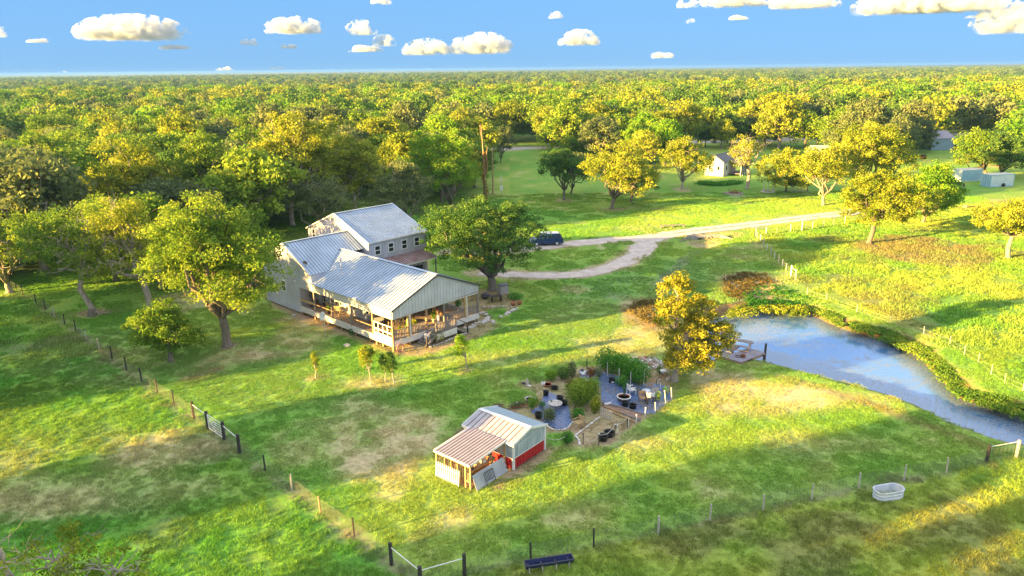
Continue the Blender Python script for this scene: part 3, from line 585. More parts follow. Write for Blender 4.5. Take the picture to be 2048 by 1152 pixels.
px_tree('spreading_tree', 'dark green tree at the left edge where the side fence ends', (20, 585), (-90, 420, 120, 585), 'pecan', BARKP, seed=19, lobes_n=6, clumps=130, cr=1.1, per=50, leaf=.33, r0=.35, bare=8)
px_tree('live_oak', 'dense round live oak with a yellow-lit top behind the porch', (985, 580), (850, 392, 1094, 578), 'oak', seed=23, lobes_n=9, clumps=340, cr=.9, per=60, leaf=.3, r0=.5, fork=1.8, nb=30, low=.9)
px_tree('feathery_tree', 'bright lime-green tree with upright leaf plumes in front of the road', (905, 425), (812, 252, 968, 400), 'lime', seed=29, lobes_n=7, clumps=210, cr=1.1, per=50, leaf=.42, r0=.35, nb=20)
px_tree('grey_tree', 'thin-leaved grey-green tree with bare twigs behind the two-storey block', (640, 470), (560, 345, 735, 468), 'grey', BARKP, seed=31, lobes_n=6, clumps=150, cr=1.1, per=45, leaf=.36, r0=.3, bare=18)
px_tree('grey_tree', 'olive tree full of bare branches right of the two-storey roof', (820, 462), (730, 315, 880, 450), 'grey', BARKP, seed=37, lobes_n=6, clumps=150, cr=1.1, per=45, leaf=.38, r0=.3, bare=16)
px_tree('lawn_tree', 'small upright tree beside the far road, right of the utility pole', (1001, 326), (975, 250, 1038, 315), 'grey', seed=41, lobes_n=4, clumps=60, cr=1.0, per=36, leaf=.5, r0=.18)
px_tree('lawn_tree', 'dark green round tree in the far lawn with its trunk in a dirt ring', (1128, 400), (1070, 292, 1187, 375), 'oak', seed=43, lobes_n=6, clumps=150, cr=1.0, per=45, leaf=.42, r0=.26, fork=2)
px_tree('lawn_tree', 'slim tree half hidden behind the round tree on the far lawn', (1142, 388), (1110, 300, 1200, 370), 'grey', seed=44, lobes_n=4, clumps=60, cr=1.0, per=40, leaf=.42, r0=.2)
px_tree('lawn_tree', 'wide tree with a golden crown and dark low boughs on the far lawn', (1224, 418), (1166, 285, 1320, 405), 'gold', seed=47, lobes_n=7, clumps=230, cr=1.0, per=45, leaf=.42, r0=.34, fork=2, bare=8)
px_tree('lawn_tree', 'dark tree close behind the wide golden tree on the far lawn', (1262, 404), (1220, 320, 1322, 395), 'oak', seed=48, lobes_n=5, clumps=90, cr=1.0, per=45, leaf=.42, r0=.26)
px_tree('lawn_tree', 'half-bare golden tree standing left of the small white house', (1364, 378), (1308, 272, 1426, 358), 'gold', BARKP, seed=53, lobes_n=6, clumps=150, cr=1.0, per=40, leaf=.42, r0=.26, bare=14)
px_tree('pale_tree', 'nearly bare tree with pale white trunk and limbs before the small white house', (1494, 378), (1434, 268, 1540, 350), 'gold', BARKP, seed=59, lobes_n=5, clumps=48, cr=.9, per=30, leaf=.4, r0=.36, fork=4.5, nb=46, bare=34)
px_tree('lawn_tree', 'golden bushy tree behind the little three-post planter', (1572, 384), (1505, 290, 1640, 386), 'gold', seed=61, lobes_n=6, clumps=150, cr=1.0, per=42, leaf=.44, r0=.25, low=.4)
px_tree('lawn_tree', 'yellow tree on a bent leaning trunk beside the gravel drive', (1646, 410), (1560, 292, 1724, 385), 'gold', BARKP, seed=67, lobes_n=6, clumps=180, cr=1.0, per=45, leaf=.42, r0=.26, bare=6)
px_tree('lawn_tree', 'golden orange tree in the right pasture with a bare lower trunk', (1738, 487), (1668, 338, 1848, 468), 'gold', seed=71, lobes_n=7, clumps=260, cr=.95, per=50, leaf=.38, r0=.34, fork=4)
px_tree('lawn_tree', 'yellow-green tree right behind the golden orange pasture tree', (1846, 446), (1788, 322, 1920, 430), 'lime', seed=73, lobes_n=6, clumps=180, cr=1.0, per=45, leaf=.42, r0=.28, bare=4)
px_tree('lawn_tree', 'tall broad yellow tree rising behind the golden orange pasture tree', (1742, 395), (1640, 240, 1830, 372), 'gold', seed=79, lobes_n=8, clumps=260, cr=1.2, per=45, leaf=.5, r0=.38, bare=8)
px_tree('lawn_tree', 'fully sunlit golden tree with a forked trunk at the right edge of the pasture', (2015, 517), (1928, 398, 2110, 488), 'gold', BARKP, seed=83, lobes_n=7, clumps=190, cr=.9, per=48, leaf=.36, r0=.3, fork=3.2, bare=8)
px_tree('yard_oak', 'large dark tree behind the right shipping container', (2003, 354), (1930, 262, 2060, 345), 'oak', seed=89, lobes_n=6, clumps=180, cr=1.2, per=45, leaf=.5, r0=.36)
px_tree('yard_oak', 'large yellow-topped tree behind the left shipping container', (1972, 350), (1900, 250, 1990, 340), 'pecan', seed=90, lobes_n=6, clumps=180, cr=1.2, per=45, leaf=.5, r0=.32)
px_tree('juniper_tree', 'dark blue-green juniper beside the distant shed', (1832, 305), (1796, 236, 1876, 302), 'grey', seed=97, lobes_n=5, clumps=150, cr=1.1, per=50, leaf=.45, r0=.3, low=.3)
px_tree('yard_oak', 'green shrubby tree at the right edge beside the white container', (2062, 348), (2030, 300, 2110, 350), 'oak', seed=98, lobes_n=4, clumps=80, cr=1.0, per=45, leaf=.42, r0=.2, low=.2)
px_tree('tall_pecan', 'largest golden pecan of the woods, towering behind the middle roof', (585, 450), (492, 208, 702, 425), 'gold', BARKP, seed=131, lobes_n=8, clumps=260, cr=1.3, per=46, leaf=.5, r0=.4, fork=4, bare=10)
px_tree('tall_pecan', 'tall yellow pecan rising above the big pecan at the house corner', (432, 478), (350, 252, 492, 450), 'pecan', BARKP, seed=133, lobes_n=7, clumps=210, cr=1.2, per=46, leaf=.46, r0=.36, fork=4, bare=8)
px_tree('tall_pecan', 'broad golden pecan in the left woods, left of the two tall ones', (275, 492), (185, 272, 375, 462), 'gold', BARKP, seed=135, lobes_n=8, clumps=250, cr=1.2, per=46, leaf=.46, r0=.38, fork=4, bare=10)
px_tree('tall_pecan', 'golden pecan nearest the left edge of the picture in the woods', (105, 490), (15, 318, 205, 470), 'gold', BARKP, seed=137, lobes_n=7, clumps=210, cr=1.2, per=46, leaf=.46, r0=.36, fork=4, bare=8)
px_tree('tall_pecan', 'golden pecan between the largest one and the lime plume tree', (712, 432), (640, 262, 775, 405), 'gold', BARKP, seed=139, lobes_n=6, clumps=150, cr=1.2, per=46, leaf=.5, r0=.32, fork=4, bare=12)
px_tree('yard_tree', 'leafy yellow-green tree filling the gap behind the sprawling tree', (232, 562), (120, 388, 320, 545), 'pecan', BARK, seed=141, lobes_n=7, clumps=170, cr=1.1, per=46, leaf=.4, r0=.3, fork=3)
px_tree('yard_tree', 'leafy tree close behind the big pecan on its right side', (520, 560), (430, 420, 575, 545), 'pecan', BARK, seed=143, lobes_n=6, clumps=130, cr=1.0, per=46, leaf=.38, r0=.26, fork=2.5)
# the leaning tree by the pond: two tall lobes over the water
b = G(1348, 762); s_ = pxm(b)
def L3(x, y, dy, rx, rz_, ry=None):
    q = b+np.array([0, dy, 0]); sc_ = pxm(q); return ((x-1348)/sc_, dy, hgt(q, y), rx/sc_, (ry or rx)/sc_, rz_/sc_)
make_tree('pond_tree', 'sunlit yellow tree with pale limbs leaning over the pond next to the dock', b,
          [L3(1352, 585, 1.5, 38, 36), L3(1345, 635, .5, 34, 34), L3(1400, 625, 1.8, 34, 34), L3(1370, 680, 0, 46, 34), L3(1430, 672, 1.2, 40, 28), L3(1370, 722, -.6, 48, 20), L3(1455, 665, 1.8, 22, 18), L3(1405, 705, .2, 40, 24)],
          leafmat('pond_tree_leaf', (.13, .16, .02), (.29, .30, .03), (.46, .42, .05)), BARKP, clumps=330, cr=.58, per=46, leaf=.25, r0=.26, fork=1.3, seed=101, low=.5, nb=60, bare=26)
# small garden trees in the lawn
for bx, box, ml, lab, n_, nm in (((742, 770), (714, 706, 758, 742), 'gold', 'orange-topped crape myrtle, left one in the dirt bed on the lawn', 60, 'crape_myrtle'),
        ((788, 768), (763, 710, 800, 752), 'oak', 'dark leaved crape myrtle, right one in the dirt bed on the lawn', 60, 'crape_myrtle'),
        ((771, 763), (758, 722, 778, 752), 'oak', 'small thin crape myrtle between the other two in the dirt bed', 22, 'crape_myrtle'),
        ((934, 738), (906, 664, 944, 722), 'lime', 'young sapling with yellow top on the lawn before the porch steps', 46, 'sapling'),
        ((632, 757), (623, 700, 642, 746), 'gold', 'tiny thin sapling on the lawn beside the satellite dish', 18, 'sapling'),
        ((722, 688), (716, 655, 732, 686), 'lime', 'tiny green sprout next to the porch hose', 0, 'sapling')):
    if n_: px_tree(nm, lab, bx, box, ml, BARKP, seed=int(bx[0]), lobes_n=3, clumps=n_, cr=.28, per=34, leaf=.14, r0=.05, nb=n_//3)
# near tree top in the bottom left corner
b = G(110, 1128, 5.4); b[2] = 0; print('fore', b)
tq = [(0, 0, 5.6, 2.0, 1.6, 1.3), (2.6, 0, 5.0, 1.5, 1.4, 1.2), (-2.4, .3, 5.2, 1.6, 1.4, 1.2), (1.2, -1, 4.4, 2.2, 1.6, 1.4)]
make_tree('foreground_tree', 'sparse sunlit tree top with bare grey twigs in the bottom left corner', b, tq, LF['gold'], BARKP, clumps=60, cr=.5, per=40, leaf=.18, r0=.2, seed=111, nb=40, bare=34, fork=2.5)
# ---------------------------------------------------------------- the woods, tree by tree as far as about 230 m
kinds = [('woodland_tree', 'gold', BARKP, 'golden sunlit pecan crown in the woods behind the house and the road', 'golden woodland trees'),
         ('woodland_tree', 'pecan', BARK, 'yellow-green hardwood crown in the woods behind the house and the road', 'yellow-green woodland trees'),
         ('woodland_tree', 'oak', BARK, 'dark green oak crown in the woods behind the house and the road', 'dark green woodland trees'),
         ('woodland_tree', 'grey', BARKP, 'grey-green thin crown with bare pale limbs in the woods', 'grey-green woodland trees'),
         ('woodland_tree', 'lime', BARK, 'bright green leafy crown in the woods behind the house and the road', 'bright green woodland trees')]
protos = []
for i, (nm, ml, bk, lab, grp) in enumerate(kinds*2):
    R = 1.0; lb = auto_lobes(5.4, 5.4, 1.2, 11.5, 7, 200+i)
    V, F, tint, cc = crown_data(lb, 190, 1.35, 42, .52, 210+i, 1.0)
    cm = npmesh('crown', V, F, LF[ml], {'tint': ('FACE', 'FLOAT', tint)}); tm = trunk_mb(lb, cc, .32, 3.2, 220+i, 34, 5, bare=(14 if ml in ('grey', 'gold') else 4)).mesh('trunk', bk, True)
    protos.append((nm, lab, grp, cm, tm))
def blocked(px, py, X, Y):
    "places kept clear of woodland: yard, lawns, road and the houses"
    if px < -900 or px > 2900: return True
    edge = np.interp(px, [-900, 0, 120, 300, 480, 640, 700, 790, 900, 962, 963, 1090, 1115, 1330, 1331, 1500, 1640, 1700, 1790, 1850, 1990, 2048, 2900], [640, 572, 580, 590, 520, 462, 430, 425, 400, 385, 284, 284, 318, 345, 300, 296, 300, 330, 330, 270, 270, 300, 330])
    if py > edge: return True
    if px < 1090 and 291 < py < 312 and px > 560: return True
    if px >= 700 and px < 962 and 312 <= py < 330 : return False
    if px > 1115 and 262 < py < 294 and abs(py-(293-(px-1150)*.031)) < 4: return True
    if 600 < px < 780 and 395 < py < 430: return True
    return False
r_ = np.random.default_rng(5); placed = []; tries = 0
man = [o.location.to_tuple() for o in bpy.data.objects if o.parent is None and o.get('category') == 'tree']
cand = []
while tries < 60000:
    tries += 1
    Y = 75+ (r_.random()**.75)*205; X = (r_.random()*2-1)*(Y*.80+14)
    v = np.array([X, Y, 0])-CAMP; z = v@nF; px = 1024+FPX*(v@nR)/z; py = 576-FPX*(v@nU)/z
    if blocked(px, py, X, Y): continue
    if any((X-a)**2+(Y-b_)**2 < 64 for a, b_, _ in man): continue
    dmin = 5.6+2.2*(Y/280)
    if any((X-a)**2+(Y-b_)**2 < dmin*dmin for a, b_ in placed): continue
    placed.append((X, Y))
    if len(placed) >= 620: break
placed.sort(key=lambda p: math.hypot(*p)); placed = placed[:285]
WOOD_R = math.hypot(*placed[-1]); print('woodland individuals', len(placed), 'out to', WOOD_R, 'tries', tries)
def addtree(i, X, Y, sc_=None):
    kk = int(vnoise(np.array([X+900.]), np.array([Y+900.]), 26, 77)[0]*7+r_.random()*3)
    kk = [0, 1, 1, 2, 0, 3, 1, 0, 4, 0][kk % 10]+5*(i % 2); nm, lab, grp, cm, tm = protos[kk]
    s = sc_ or r_.uniform(.72, 1.35)*(.82+.3*vnoise(np.array([X+500.]), np.array([Y+500.]), 40, 78)[0]); t = thing(nm, lab, 'tree', (X, Y, 0), r_.random()*6.28, grp)
    t.scale = (s*r_.uniform(.85, 1.2), s*r_.uniform(.85, 1.2), s*r_.uniform(.85, 1.18))
    _v = np.array([X, Y, 0])-CAMP; _px = 1024+FPX*(_v@nR)/(_v@nF) if _v@nF > 1 else -999
    if _px < -60 and sc_ is None: t.scale[2] *= .62
    for n_, me in (('trunk', tm), ('crown', cm)): link(bpy.data.objects.new(n_, me), t)
    return t
def whereis(px, py):
    if py > 345 and px < 0: return 'at the far left edge'
    if px < 130: return 'near the left edge' + (' by the side fence' if py > 500 else ', deep in the woods' if py < 330 else '')
    if px < 300: return 'behind the sprawling trees on the left' if py > 420 else 'in the left woods behind the pale tin shed' if py < 320 else 'in the left woods beside the tin shed'
    if px < 480: return 'above the large pecan by the house' if py > 330 else 'far behind the large pecan'
    if px < 640: return 'just behind the middle roof' if py > 400 else 'behind the house left of its tallest roof' if py > 310 else 'in the woods high above the middle roof'
    if px < 800: return 'right behind the two-storey block' if py > 340 else 'on the near side of the far road' if py > 305 else 'beyond the far road, left part'
    if px < 965: return 'beside the lime-green plume tree' if py > 310 else 'across the road behind the lime-green tree'
    if px < 1115: return 'across the far road behind the light pole'
    if px < 1240: return 'behind the dark round lawn tree' if py > 290 else 'beyond the two leftmost far poles'
    if px < 1400: return 'behind the wide golden lawn tree' if py > 290 else 'beyond the leaning transformer pole'
    if px < 1560: return 'behind the small white house'
    if px < 1720: return 'around the half-hidden caravan' if py > 280 else 'beyond the caravan'
    if px < 1860: return 'beside the dark juniper' if py > 280 else 'left of the distant blue-grey shed'
    if px < 2048: return 'behind the shipping containers'
    return 'at the far right edge'
WOODS = []
for i, (X, Y) in enumerate(placed):
    o = addtree(i, X, Y); _v = np.array([X, Y, 0])-CAMP; _z = _v@nF; WOODS.append((1024+FPX*(_v@nR)/_z, 576-FPX*(_v@nU)/_z, o))
short = {'golden woodland trees': 'golden tree', 'yellow-green woodland trees': 'yellow-green tree', 'dark green woodland trees': 'dark green tree', 'grey-green woodland trees': 'grey-green tree', 'bright green woodland trees': 'bright green tree'}
bag = {}
for px_, py_, o in WOODS: bag.setdefault((short[o['group']], whereis(px_, py_)), []).append((px_, py_, o))
ordn = ['leftmost', 'second from the left', 'third from the left', 'fourth from the left', 'fifth from the left', 'sixth from the left', 'seventh from the left', 'eighth from the left']
for (kd, wh), L_ in bag.items():
    L_.sort(key=lambda a: a[0]); n = len(L_)
    for k, (px_, py_, o) in enumerate(L_):
        if n == 1: pre = ''
        elif n == 2: pre = ('left one, ', 'right one, ')[k]
        elif k == n-1: pre = 'rightmost, '
        elif k < n/2: pre = (ordn[k] if k < 8 else 'inner')+', '
        else: pre = ((None, 'rightmost', 'second from the right', 'third from the right', 'fourth from the right', 'fifth from the right', 'sixth from the right', 'seventh from the right', 'eighth from the right')[n-k] if n-k < 9 else 'inner')+', '
        o['label'] = kd+' '+wh+(', '+pre.rstrip(', ') if pre else ''); o['group'] = 'trees of the woods behind the yard'
# tree belt outside the left edge of the picture (its long shadows cross the yard)
def ST(s, t): return (t*math.cos(SUN_AZ)-s*math.sin(SUN_AZ), t*math.sin(SUN_AZ)+s*math.cos(SUN_AZ))
ordb = ['eighth', 'sixth', 'seventh', 'eleventh', 'thirteenth', 'twelfth', 'fifth', 'third', 'second', 'first', 'fourth', 'nearest', 'last', 'fourteenth', 'slimmest', 'tenth']
BELT = [(46.5, -36, 1.0, 1.6), (48.5, -44, 1.05, 1.45), (47, -55, 1.12, 1.6), (28.5, -34, 1.0, 1.5), (28, -45, 1.0, 1.65), (28.5, -56, 1.0, 1.8), (68, -27, 1.1, .7), (78, -30, 1.1, 1.25), (86, -34, 1.3, 1.25), (92, -40, 1.3, .95),
    (68, -48, 1.1, 1.05), (80, -52, 1.3, 1.1), (9, -30, 1.1, 1.7), (15, -36, .9, 1.8), (21.6, -48, .5, 1.6)]
for i, (s, t, k, kz) in enumerate(BELT):
    X, Y = ST(s, t); o = addtree(i, X, Y, k); o.scale = (k, k, kz); o['label'] = ordb[i]+' tree of the belt along the left pasture, counted from the house end'; o['group'] = 'trees of the left belt'
# the rest of the woods, one mass out to the horizon
def lowtree(name, ml, seed):
    lb = auto_lobes(6.2, 6.2, 1.0, 10.5, 6, seed); V, F, tint, cc = crown_data(lb, 80, 1.8, 22, .85, seed, .4)
    return bpy.data.objects.new(name, npmesh(name, V, F, LF[ml], {'tint': ('FACE', 'FLOAT', tint)}))
srcs = [lowtree('far_crown', m_, 300+i) for i, m_ in enumerate(('gold', 'pecan', 'oak', 'pecan', 'grey', 'gold', 'lime', 'grey', 'oak'))]
srcs2 = [lowtree('far_crown', m_, 320+i) for i, m_ in enumerate(('far', 'oak', 'far', 'grey', 'pecan', 'far', 'far', 'grey'))]
gx = np.concatenate([np.arange(-900, 900, 22.), ]); F = []; V = []; D = []
def cell(x0, x1, y0, y1, dn):
    n = len(V); V.extend([(x0, y0, 0), (x1, y0, 0), (x1, y1, 0), (x0, y1, 0)]); F.append((n, n+1, n+2, n+3)); D.append(dn)
y = 95.0
while y < 3300:
    st = 12 if y < 420 else (30 if y < 1000 else 110)
    hw = y*.80+60; x = -hw
    while x < hw:
        cx, cy = x+st/2, y+st/2; v = np.array([cx, cy, 0])-CAMP; z = v@nF; px = 1024+FPX*(v@nR)/z; py = 576-FPX*(v@nU)/z
        if math.hypot(cx, cy) > WOOD_R+3 and not (cy < 330 and blocked(px, py, cx, cy)):
            clr = vnoise(np.array([cx+3000.]), np.array([cy+3000.]), 130, 99)[0]; dn = .0105 if cy < 700 else (.006 if cy < 1500 else .0036)
            if cy > 420 and clr > .80: dn *= .1
            if cy > 2300: dn *= max(0, 1-(cy-2300)/1000)
            cell(x, x+st, y, y+st, dn)
        x += st
    y += st
V = np.array(V); F = np.array(F); D = np.array(D); far_ = V[F[:, 0], 1] > 650
for k_, sr_, lab_ in ((~far_, srcs, 'mixed yellow and green woodland beyond the nearer trees'), (far_, srcs2, 'distant olive woodland running unbroken to the horizon')):
    wm = npmesh('far_woods', V, F[k_], GROUND, {'dens': ('FACE', 'FLOAT', D[k_])})
    scatter('far_woods', wm, sr_, 1.0, .6, 1.5, 21, lab_, 'dens', .06)
# ================================================================ HOUSE  (local x along the front, y along the side, both measured in metres)
HA = G(788, 703); HROT = math.radians(46.68)
house = thing('metal_house', 'grey metal-sided house with blue-grey ribbed roofs and a deep wraparound porch', 'house', HA, HROT)
HX = np.array([math.cos(HROT), math.sin(HROT), 0]); HY = np.array([-math.sin(HROT), math.cos(HROT), 0])
def hw(x, y, z=0): p = HA+HX*x+HY*y; return (p[0], p[1], z)
def hl(x, y, ax, c):
    "house coordinates of a pixel on the plane x=c or y=c"
    d = nF*FPX+nR*(x-1024)-nU*(y-576); n = HX if ax == 'x' else HY; t = (c-(CAMP-HA)@n)/(d@n); p = CAMP+d*t-HA
    return float(p@HX), float(p@HY), float(p[2])
def sidingmat(name, c, pitch=.32, rough=.5, metal=.15):
    m, t, N, L, B = new_mat(name); tc = N.new('ShaderNodeTexCoord'); 
    nz = N.new('ShaderNodeTexNoise'); nz.inputs['Scale'].default_value = .6; nz.inputs['Detail'].default_value = 5; L.new(tc.outputs['Object'], nz.inputs[0])
    r = N.new('ShaderNodeValToRGB'); r.color_ramp.elements[0].color = (*[x*.78 for x in c], 1); r.color_ramp.elements[1].color = (*[min(1, x*1.1) for x in c], 1); r.color_ramp.elements[0].position = .3; r.color_ramp.elements[1].position = .7
    L.new(nz.outputs[0], r.inputs[0]); L.new(r.outputs[0], B.inputs['Base Color']); B.inputs['Roughness'].default_value = rough; B.inputs['Metallic'].default_value = metal
    return m
SIDING = sidingmat('grey_siding', (.50, .51, .57)); ROOFM = sidingmat('ribbed_roof', (.36, .46, .58), rough=.45, metal=.3); SEAM = pm('seam_metal', (.31, .38, .47), None, 2, .5, 0, .3); RUSTROOF = pm('rusty_roof', (.34, .25, .25), (.24, .15, .14), 1.5, .6, .1, .2)  # seams a darker blue-grey than the roof panels
TRIMM = pm('metal_trim', (.64, .62, .58), (.55, .53, .5), 1, .5)
def roof_panels(parent, edges, n, thick=.05, m=ROOFM, label=None):
    "edges(t) gives the low and the high end of the slope; every strip between two seams is a panel with its raised rib"
    for i in range(n):
        a0, b0 = map(Vector, edges(i/n)); a1, b1 = map(Vector, edges((i+1)/n))
        if (a0-b0).length < .15 and (a1-b1).length < .15: continue
        nrm = (a1-a0).cross(b0-a0) if (a0-b0).length > .05 else (a1-a0).cross(b1-a1)
        nrm = nrm.normalized(); nrm = nrm if nrm.z > 0 else -nrm; mb = MB(); g = (a1-a0).normalized()*.006
        mb.slab([a0+g, a1-g, b1-g, b0+g], nrm*-thick)
        wv = (a1-a0).normalized()*.05
        obj('roof_panel', mb, m, parent); obj('seam', MB().slab([a0+g, a0+g+wv, b0+g+wv, b0+g], nrm*.05), SEAM if m is ROOFM else m, parent)
def wall_panels(parent, p0, p1, zt0, zt1, zb0, zb1, n, m=SIDING, off=(0, 0, 0)):
    "vertical siding sheets with a rib at each seam; heights run linearly from start to end"
    p0 = Vector(p0); p1 = Vector(p1); d = (p1-p0); nn = Vector((d.y, -d.x, 0)).normalized()
    for i in range(n):
        t0, t1 = i/n, (i+1)/n; a = p0+d*t0; b = p0+d*t1; g = d.normalized()*.004
        za, zb = zb0+(zb1-zb0)*t0, zb0+(zb1-zb0)*t1; ta, tb = zt0+(zt1-zt0)*t0, zt0+(zt1-zt0)*t1
        if ta-za < .05 and tb-zb < .05: continue
        mb = MB(); mb.slab([a+g+Vector((0, 0, za)), b-g+Vector((0, 0, zb)), b-g+Vector((0, 0, tb)), a+g+Vector((0, 0, ta))], nn*-.04)
        r = g.normalized()*.05; mb.slab([a+g+Vector((0, 0, za)), a+g+r+Vector((0, 0, za)), a+g+r+Vector((0, 0, ta)), a+g+Vector((0, 0, ta))], nn*.025)
        obj('siding_sheet', mb, m, parent)
def window(parent, c, wd, h, axis, fm=WHITE, bars=1, sgn=-1):
    "axis 'x': lies in a plane of constant x; sgn points out of the wall"
    def bx(mb, u0, u1, z0, z1, d0, d1):
        if axis == 'x': mb.b2(c[0]+min(sgn*d0, sgn*d1), c[0]+max(sgn*d0, sgn*d1), c[1]+u0, c[1]+u1, c[2]+z0, c[2]+z1)
        else: mb.b2(c[0]+u0, c[0]+u1, c[1]+min(sgn*d0, sgn*d1), c[1]+max(sgn*d0, sgn*d1), c[2]+z0, c[2]+z1)
    g = MB(); bx(g, -wd/2+.02, wd/2-.02, .02, h-.02, .012, .03); wn = obj('window', g, GLASS, parent)
    f = MB(); t = .09
    bx(f, -wd/2-t, wd/2+t, -t, 0, 0, .07); bx(f, -wd/2-t, wd/2+t, h, h+t, 0, .07); bx(f, -wd/2-t, -wd/2, 0, h, 0, .068); bx(f, wd/2, wd/2+t, 0, h, 0, .068)
    if bars: bx(f, -wd/2, wd/2, h*.5-.035, h*.5+.035, 0, .06)
    if bars > 1: bx(f, -.02, .02, 0, h, 0, .055)
    obj('frame', f, fm, wn); return wn
EZ, RZ, XM = 3.96, 6.26, 5.5; SL = (RZ-EZ)/(XM+.15)
def valley(x): return 13.37+max(0, EZ+SL*(x+.15)-4.87)/.54
# --- porch wing roof
def pl_(t):
    y = -.18+t*(16.05+.18)
    if y < 13.37: x0 = -.15
    else: x0 = (4.87+(y-13.37)*.54-EZ)/SL-.15
    x0 = min(x0, XM); return (x0, y, EZ+SL*(x0+.15)), (XM, y, RZ)
porch = house
roof1 = obj('roof', MB().box((XM, 7.9, RZ+.03), (.34, 16.1, .05)), ROOFM, house)
roof_panels(roof1, pl_, 36)
roof_panels(roof1, lambda t: ((11.15, -.18+t*14.4, EZ), (XM, -.18+t*14.4, RZ)), 32)
# --- fascias and the front gable
W_ = obj('wall', MB().b2(-.02, .08, .05, 13.3, 3.1, 3.9), TRIMM, house, label='cream fascia band above the side porch')
obj('wall', MB().b2(10.92, 11.02, .05, 14, 3.2, 3.9), TRIMM, house)
gw = obj('wall', MB().b2(.05, 10.97, -.02, .06, 3.1, 3.2), TRIMM, house, label='front gable wall of grey vertical sheets')
wall_panels(gw, (0, -.06, 0), (XM, -.06, 0), 3.93, 6.2, 3.08, 3.22, 14)
wall_panels(gw, (XM, -.06, 0), (11, -.06, 0), 6.2, 3.93, 3.22, 3.32, 14)
obj('barge_board', MB().beam((-.15, -.2, EZ-.02), (XM, -.2, RZ-.02), .06, .14).beam((XM, -.2, RZ-.02), (11.15, -.2, EZ-.02), .06, .14), CHAR, house)
# --- deck
DZ = 1.0
dk = obj('deck', MB().b2(.06, 10.94, .06, 15.9, .72, .93), WOODG, house)
for i in range(78):
    y = .02+i*.205
    if y > 15.9: break
    x1 = 10.97 if y < 6.55 else 1.88
    obj('deck_board', MB().b2(.03, x1, y, y+.19, .93, DZ), (WOODG if i % 3 else WOODT), dk)
obj('deck_board', MB().b2(9.05, 10.97, 6.6, 13.9, .93, DZ), WOODG, dk)
obj('skirt', MB().b2(-.05, .02, -.02, 15.9, .42, 1.02), TRIMM, house, label='cream skirt board along the side of the deck')
obj('skirt', MB().b2(.03, 11.0, -.07, .0, .42, .99), TRIMM, house)
obj('skirt', MB().b2(10.98, 11.05, -.0, 13.9, .42, .99), TRIMM, house)
for y in (.1, 1.6, 2.6, 3.6, 6.0, 8.4, 10.8, 13.2, 15.6, 18.4, 21.2, 23.5): obj('pier', MB().b2(.03, .2, y, y+.17, -.2, .5), WOODT, house)
for x in (1.9, 3.9, 6.6, 9.0, 10.8): obj('pier', MB().b2(x, x+.17, .03, .2, -.2, .5), WOODT, house)
for y in (3, 6, 9, 12): obj('pier', MB().b2(5, 5.2, y, y+.2, -.2, .75), WOODG, house); obj('pier', MB().b2(10.7, 10.87, y, y+.17, -.2, .5), WOODT, house)
for y in (.0, 3.01, 6.53, 9.88, 13.04): obj('porch_post', MB().b2(-.07, .08, y-.07, y+.08, (0 if y < 1 else .95), 3.12), WOODT if y < 4 else WOODG, house)
for x, mm in ((1.80, WOODY), (2.02, OFFW), (4.05, WOODT), (6.3, WOODG), (9.1, WOODY), (9.32, OFFW), (10.9, WOODG)): obj('porch_post', MB().b2(x-.08, x+.08, -.09, .07, .95, 3.15), mm, house)
for y in (3, 6.5, 10, 13.5): obj('porch_post', MB().b2(10.85, 11.0, y, y+.15, .95, 3.25), WOODG, house)
# --- side rail, yellow plank, white shelf panel by the corner
obj('hand_rail', MB().beam((0, 13.0, 1.78), (0, 3.0, 1.78), .09, .05), WOODT, house)
obj('hand_rail', MB().beam((0, 15.85, 1.72), (0, 13.1, 1.78), .06, .26), WOODY, house, label='wide yellow plank rail at the far end of the porch')
pnl = obj('white_lattice_panel', MB().b2(-.03, .03, .1, 2.9, 1.02, 1.14).b2(-.03, .03, .1, 2.9, 2.28, 2.36), WHITE, house, label='white framed panel of boards beside the corner post')
for y in (.75, 1.45, 2.15, 2.8): obj('slat', MB().b2(-.025, .025, y, y+.09, 1.14, 2.28), WHITE, pnl)
for z in (1.2, 1.62): obj('slat', MB().b2(-.05, -.03, .1, 2.8, z, z+.16), OFFW, pnl)
# --- front railing with balusters
def railing(parent, x0, x1, y, z0, ztop, m=WOODG, name='porch_railing', z0b=None, ztb=None, step=.18):
    z0b = z0 if z0b is None else z0b; ztb = ztop if ztb is None else ztb
    r = obj(name, MB().beam((x0, y, ztop), (x1, y, ztb), .1, .05).beam((x0, y, z0+.1), (x1, y, z0b+.1), .06, .07), m, parent); n = max(1, int(abs(x1-x0)/step))
    for i in range(n):
        t = (i+.5)/n; x = x0+(x1-x0)*t; za = z0+(z0b-z0)*t; zb = ztop+(ztb-ztop)*t; obj('baluster', MB().b2(x-.045, x+.045, y-.02, y+.02, za+.13, zb-.03), m, r)
    return r
railing(house, .1, 1.72, -.02, DZ, 1.93); railing(house, 2.12, 3.95, -.02, DZ, 1.93)
railing(house, 6.45, 9.0, -.02, DZ, 1.93); railing(house, 9.42, 10.8, -.02, DZ, 1.93)
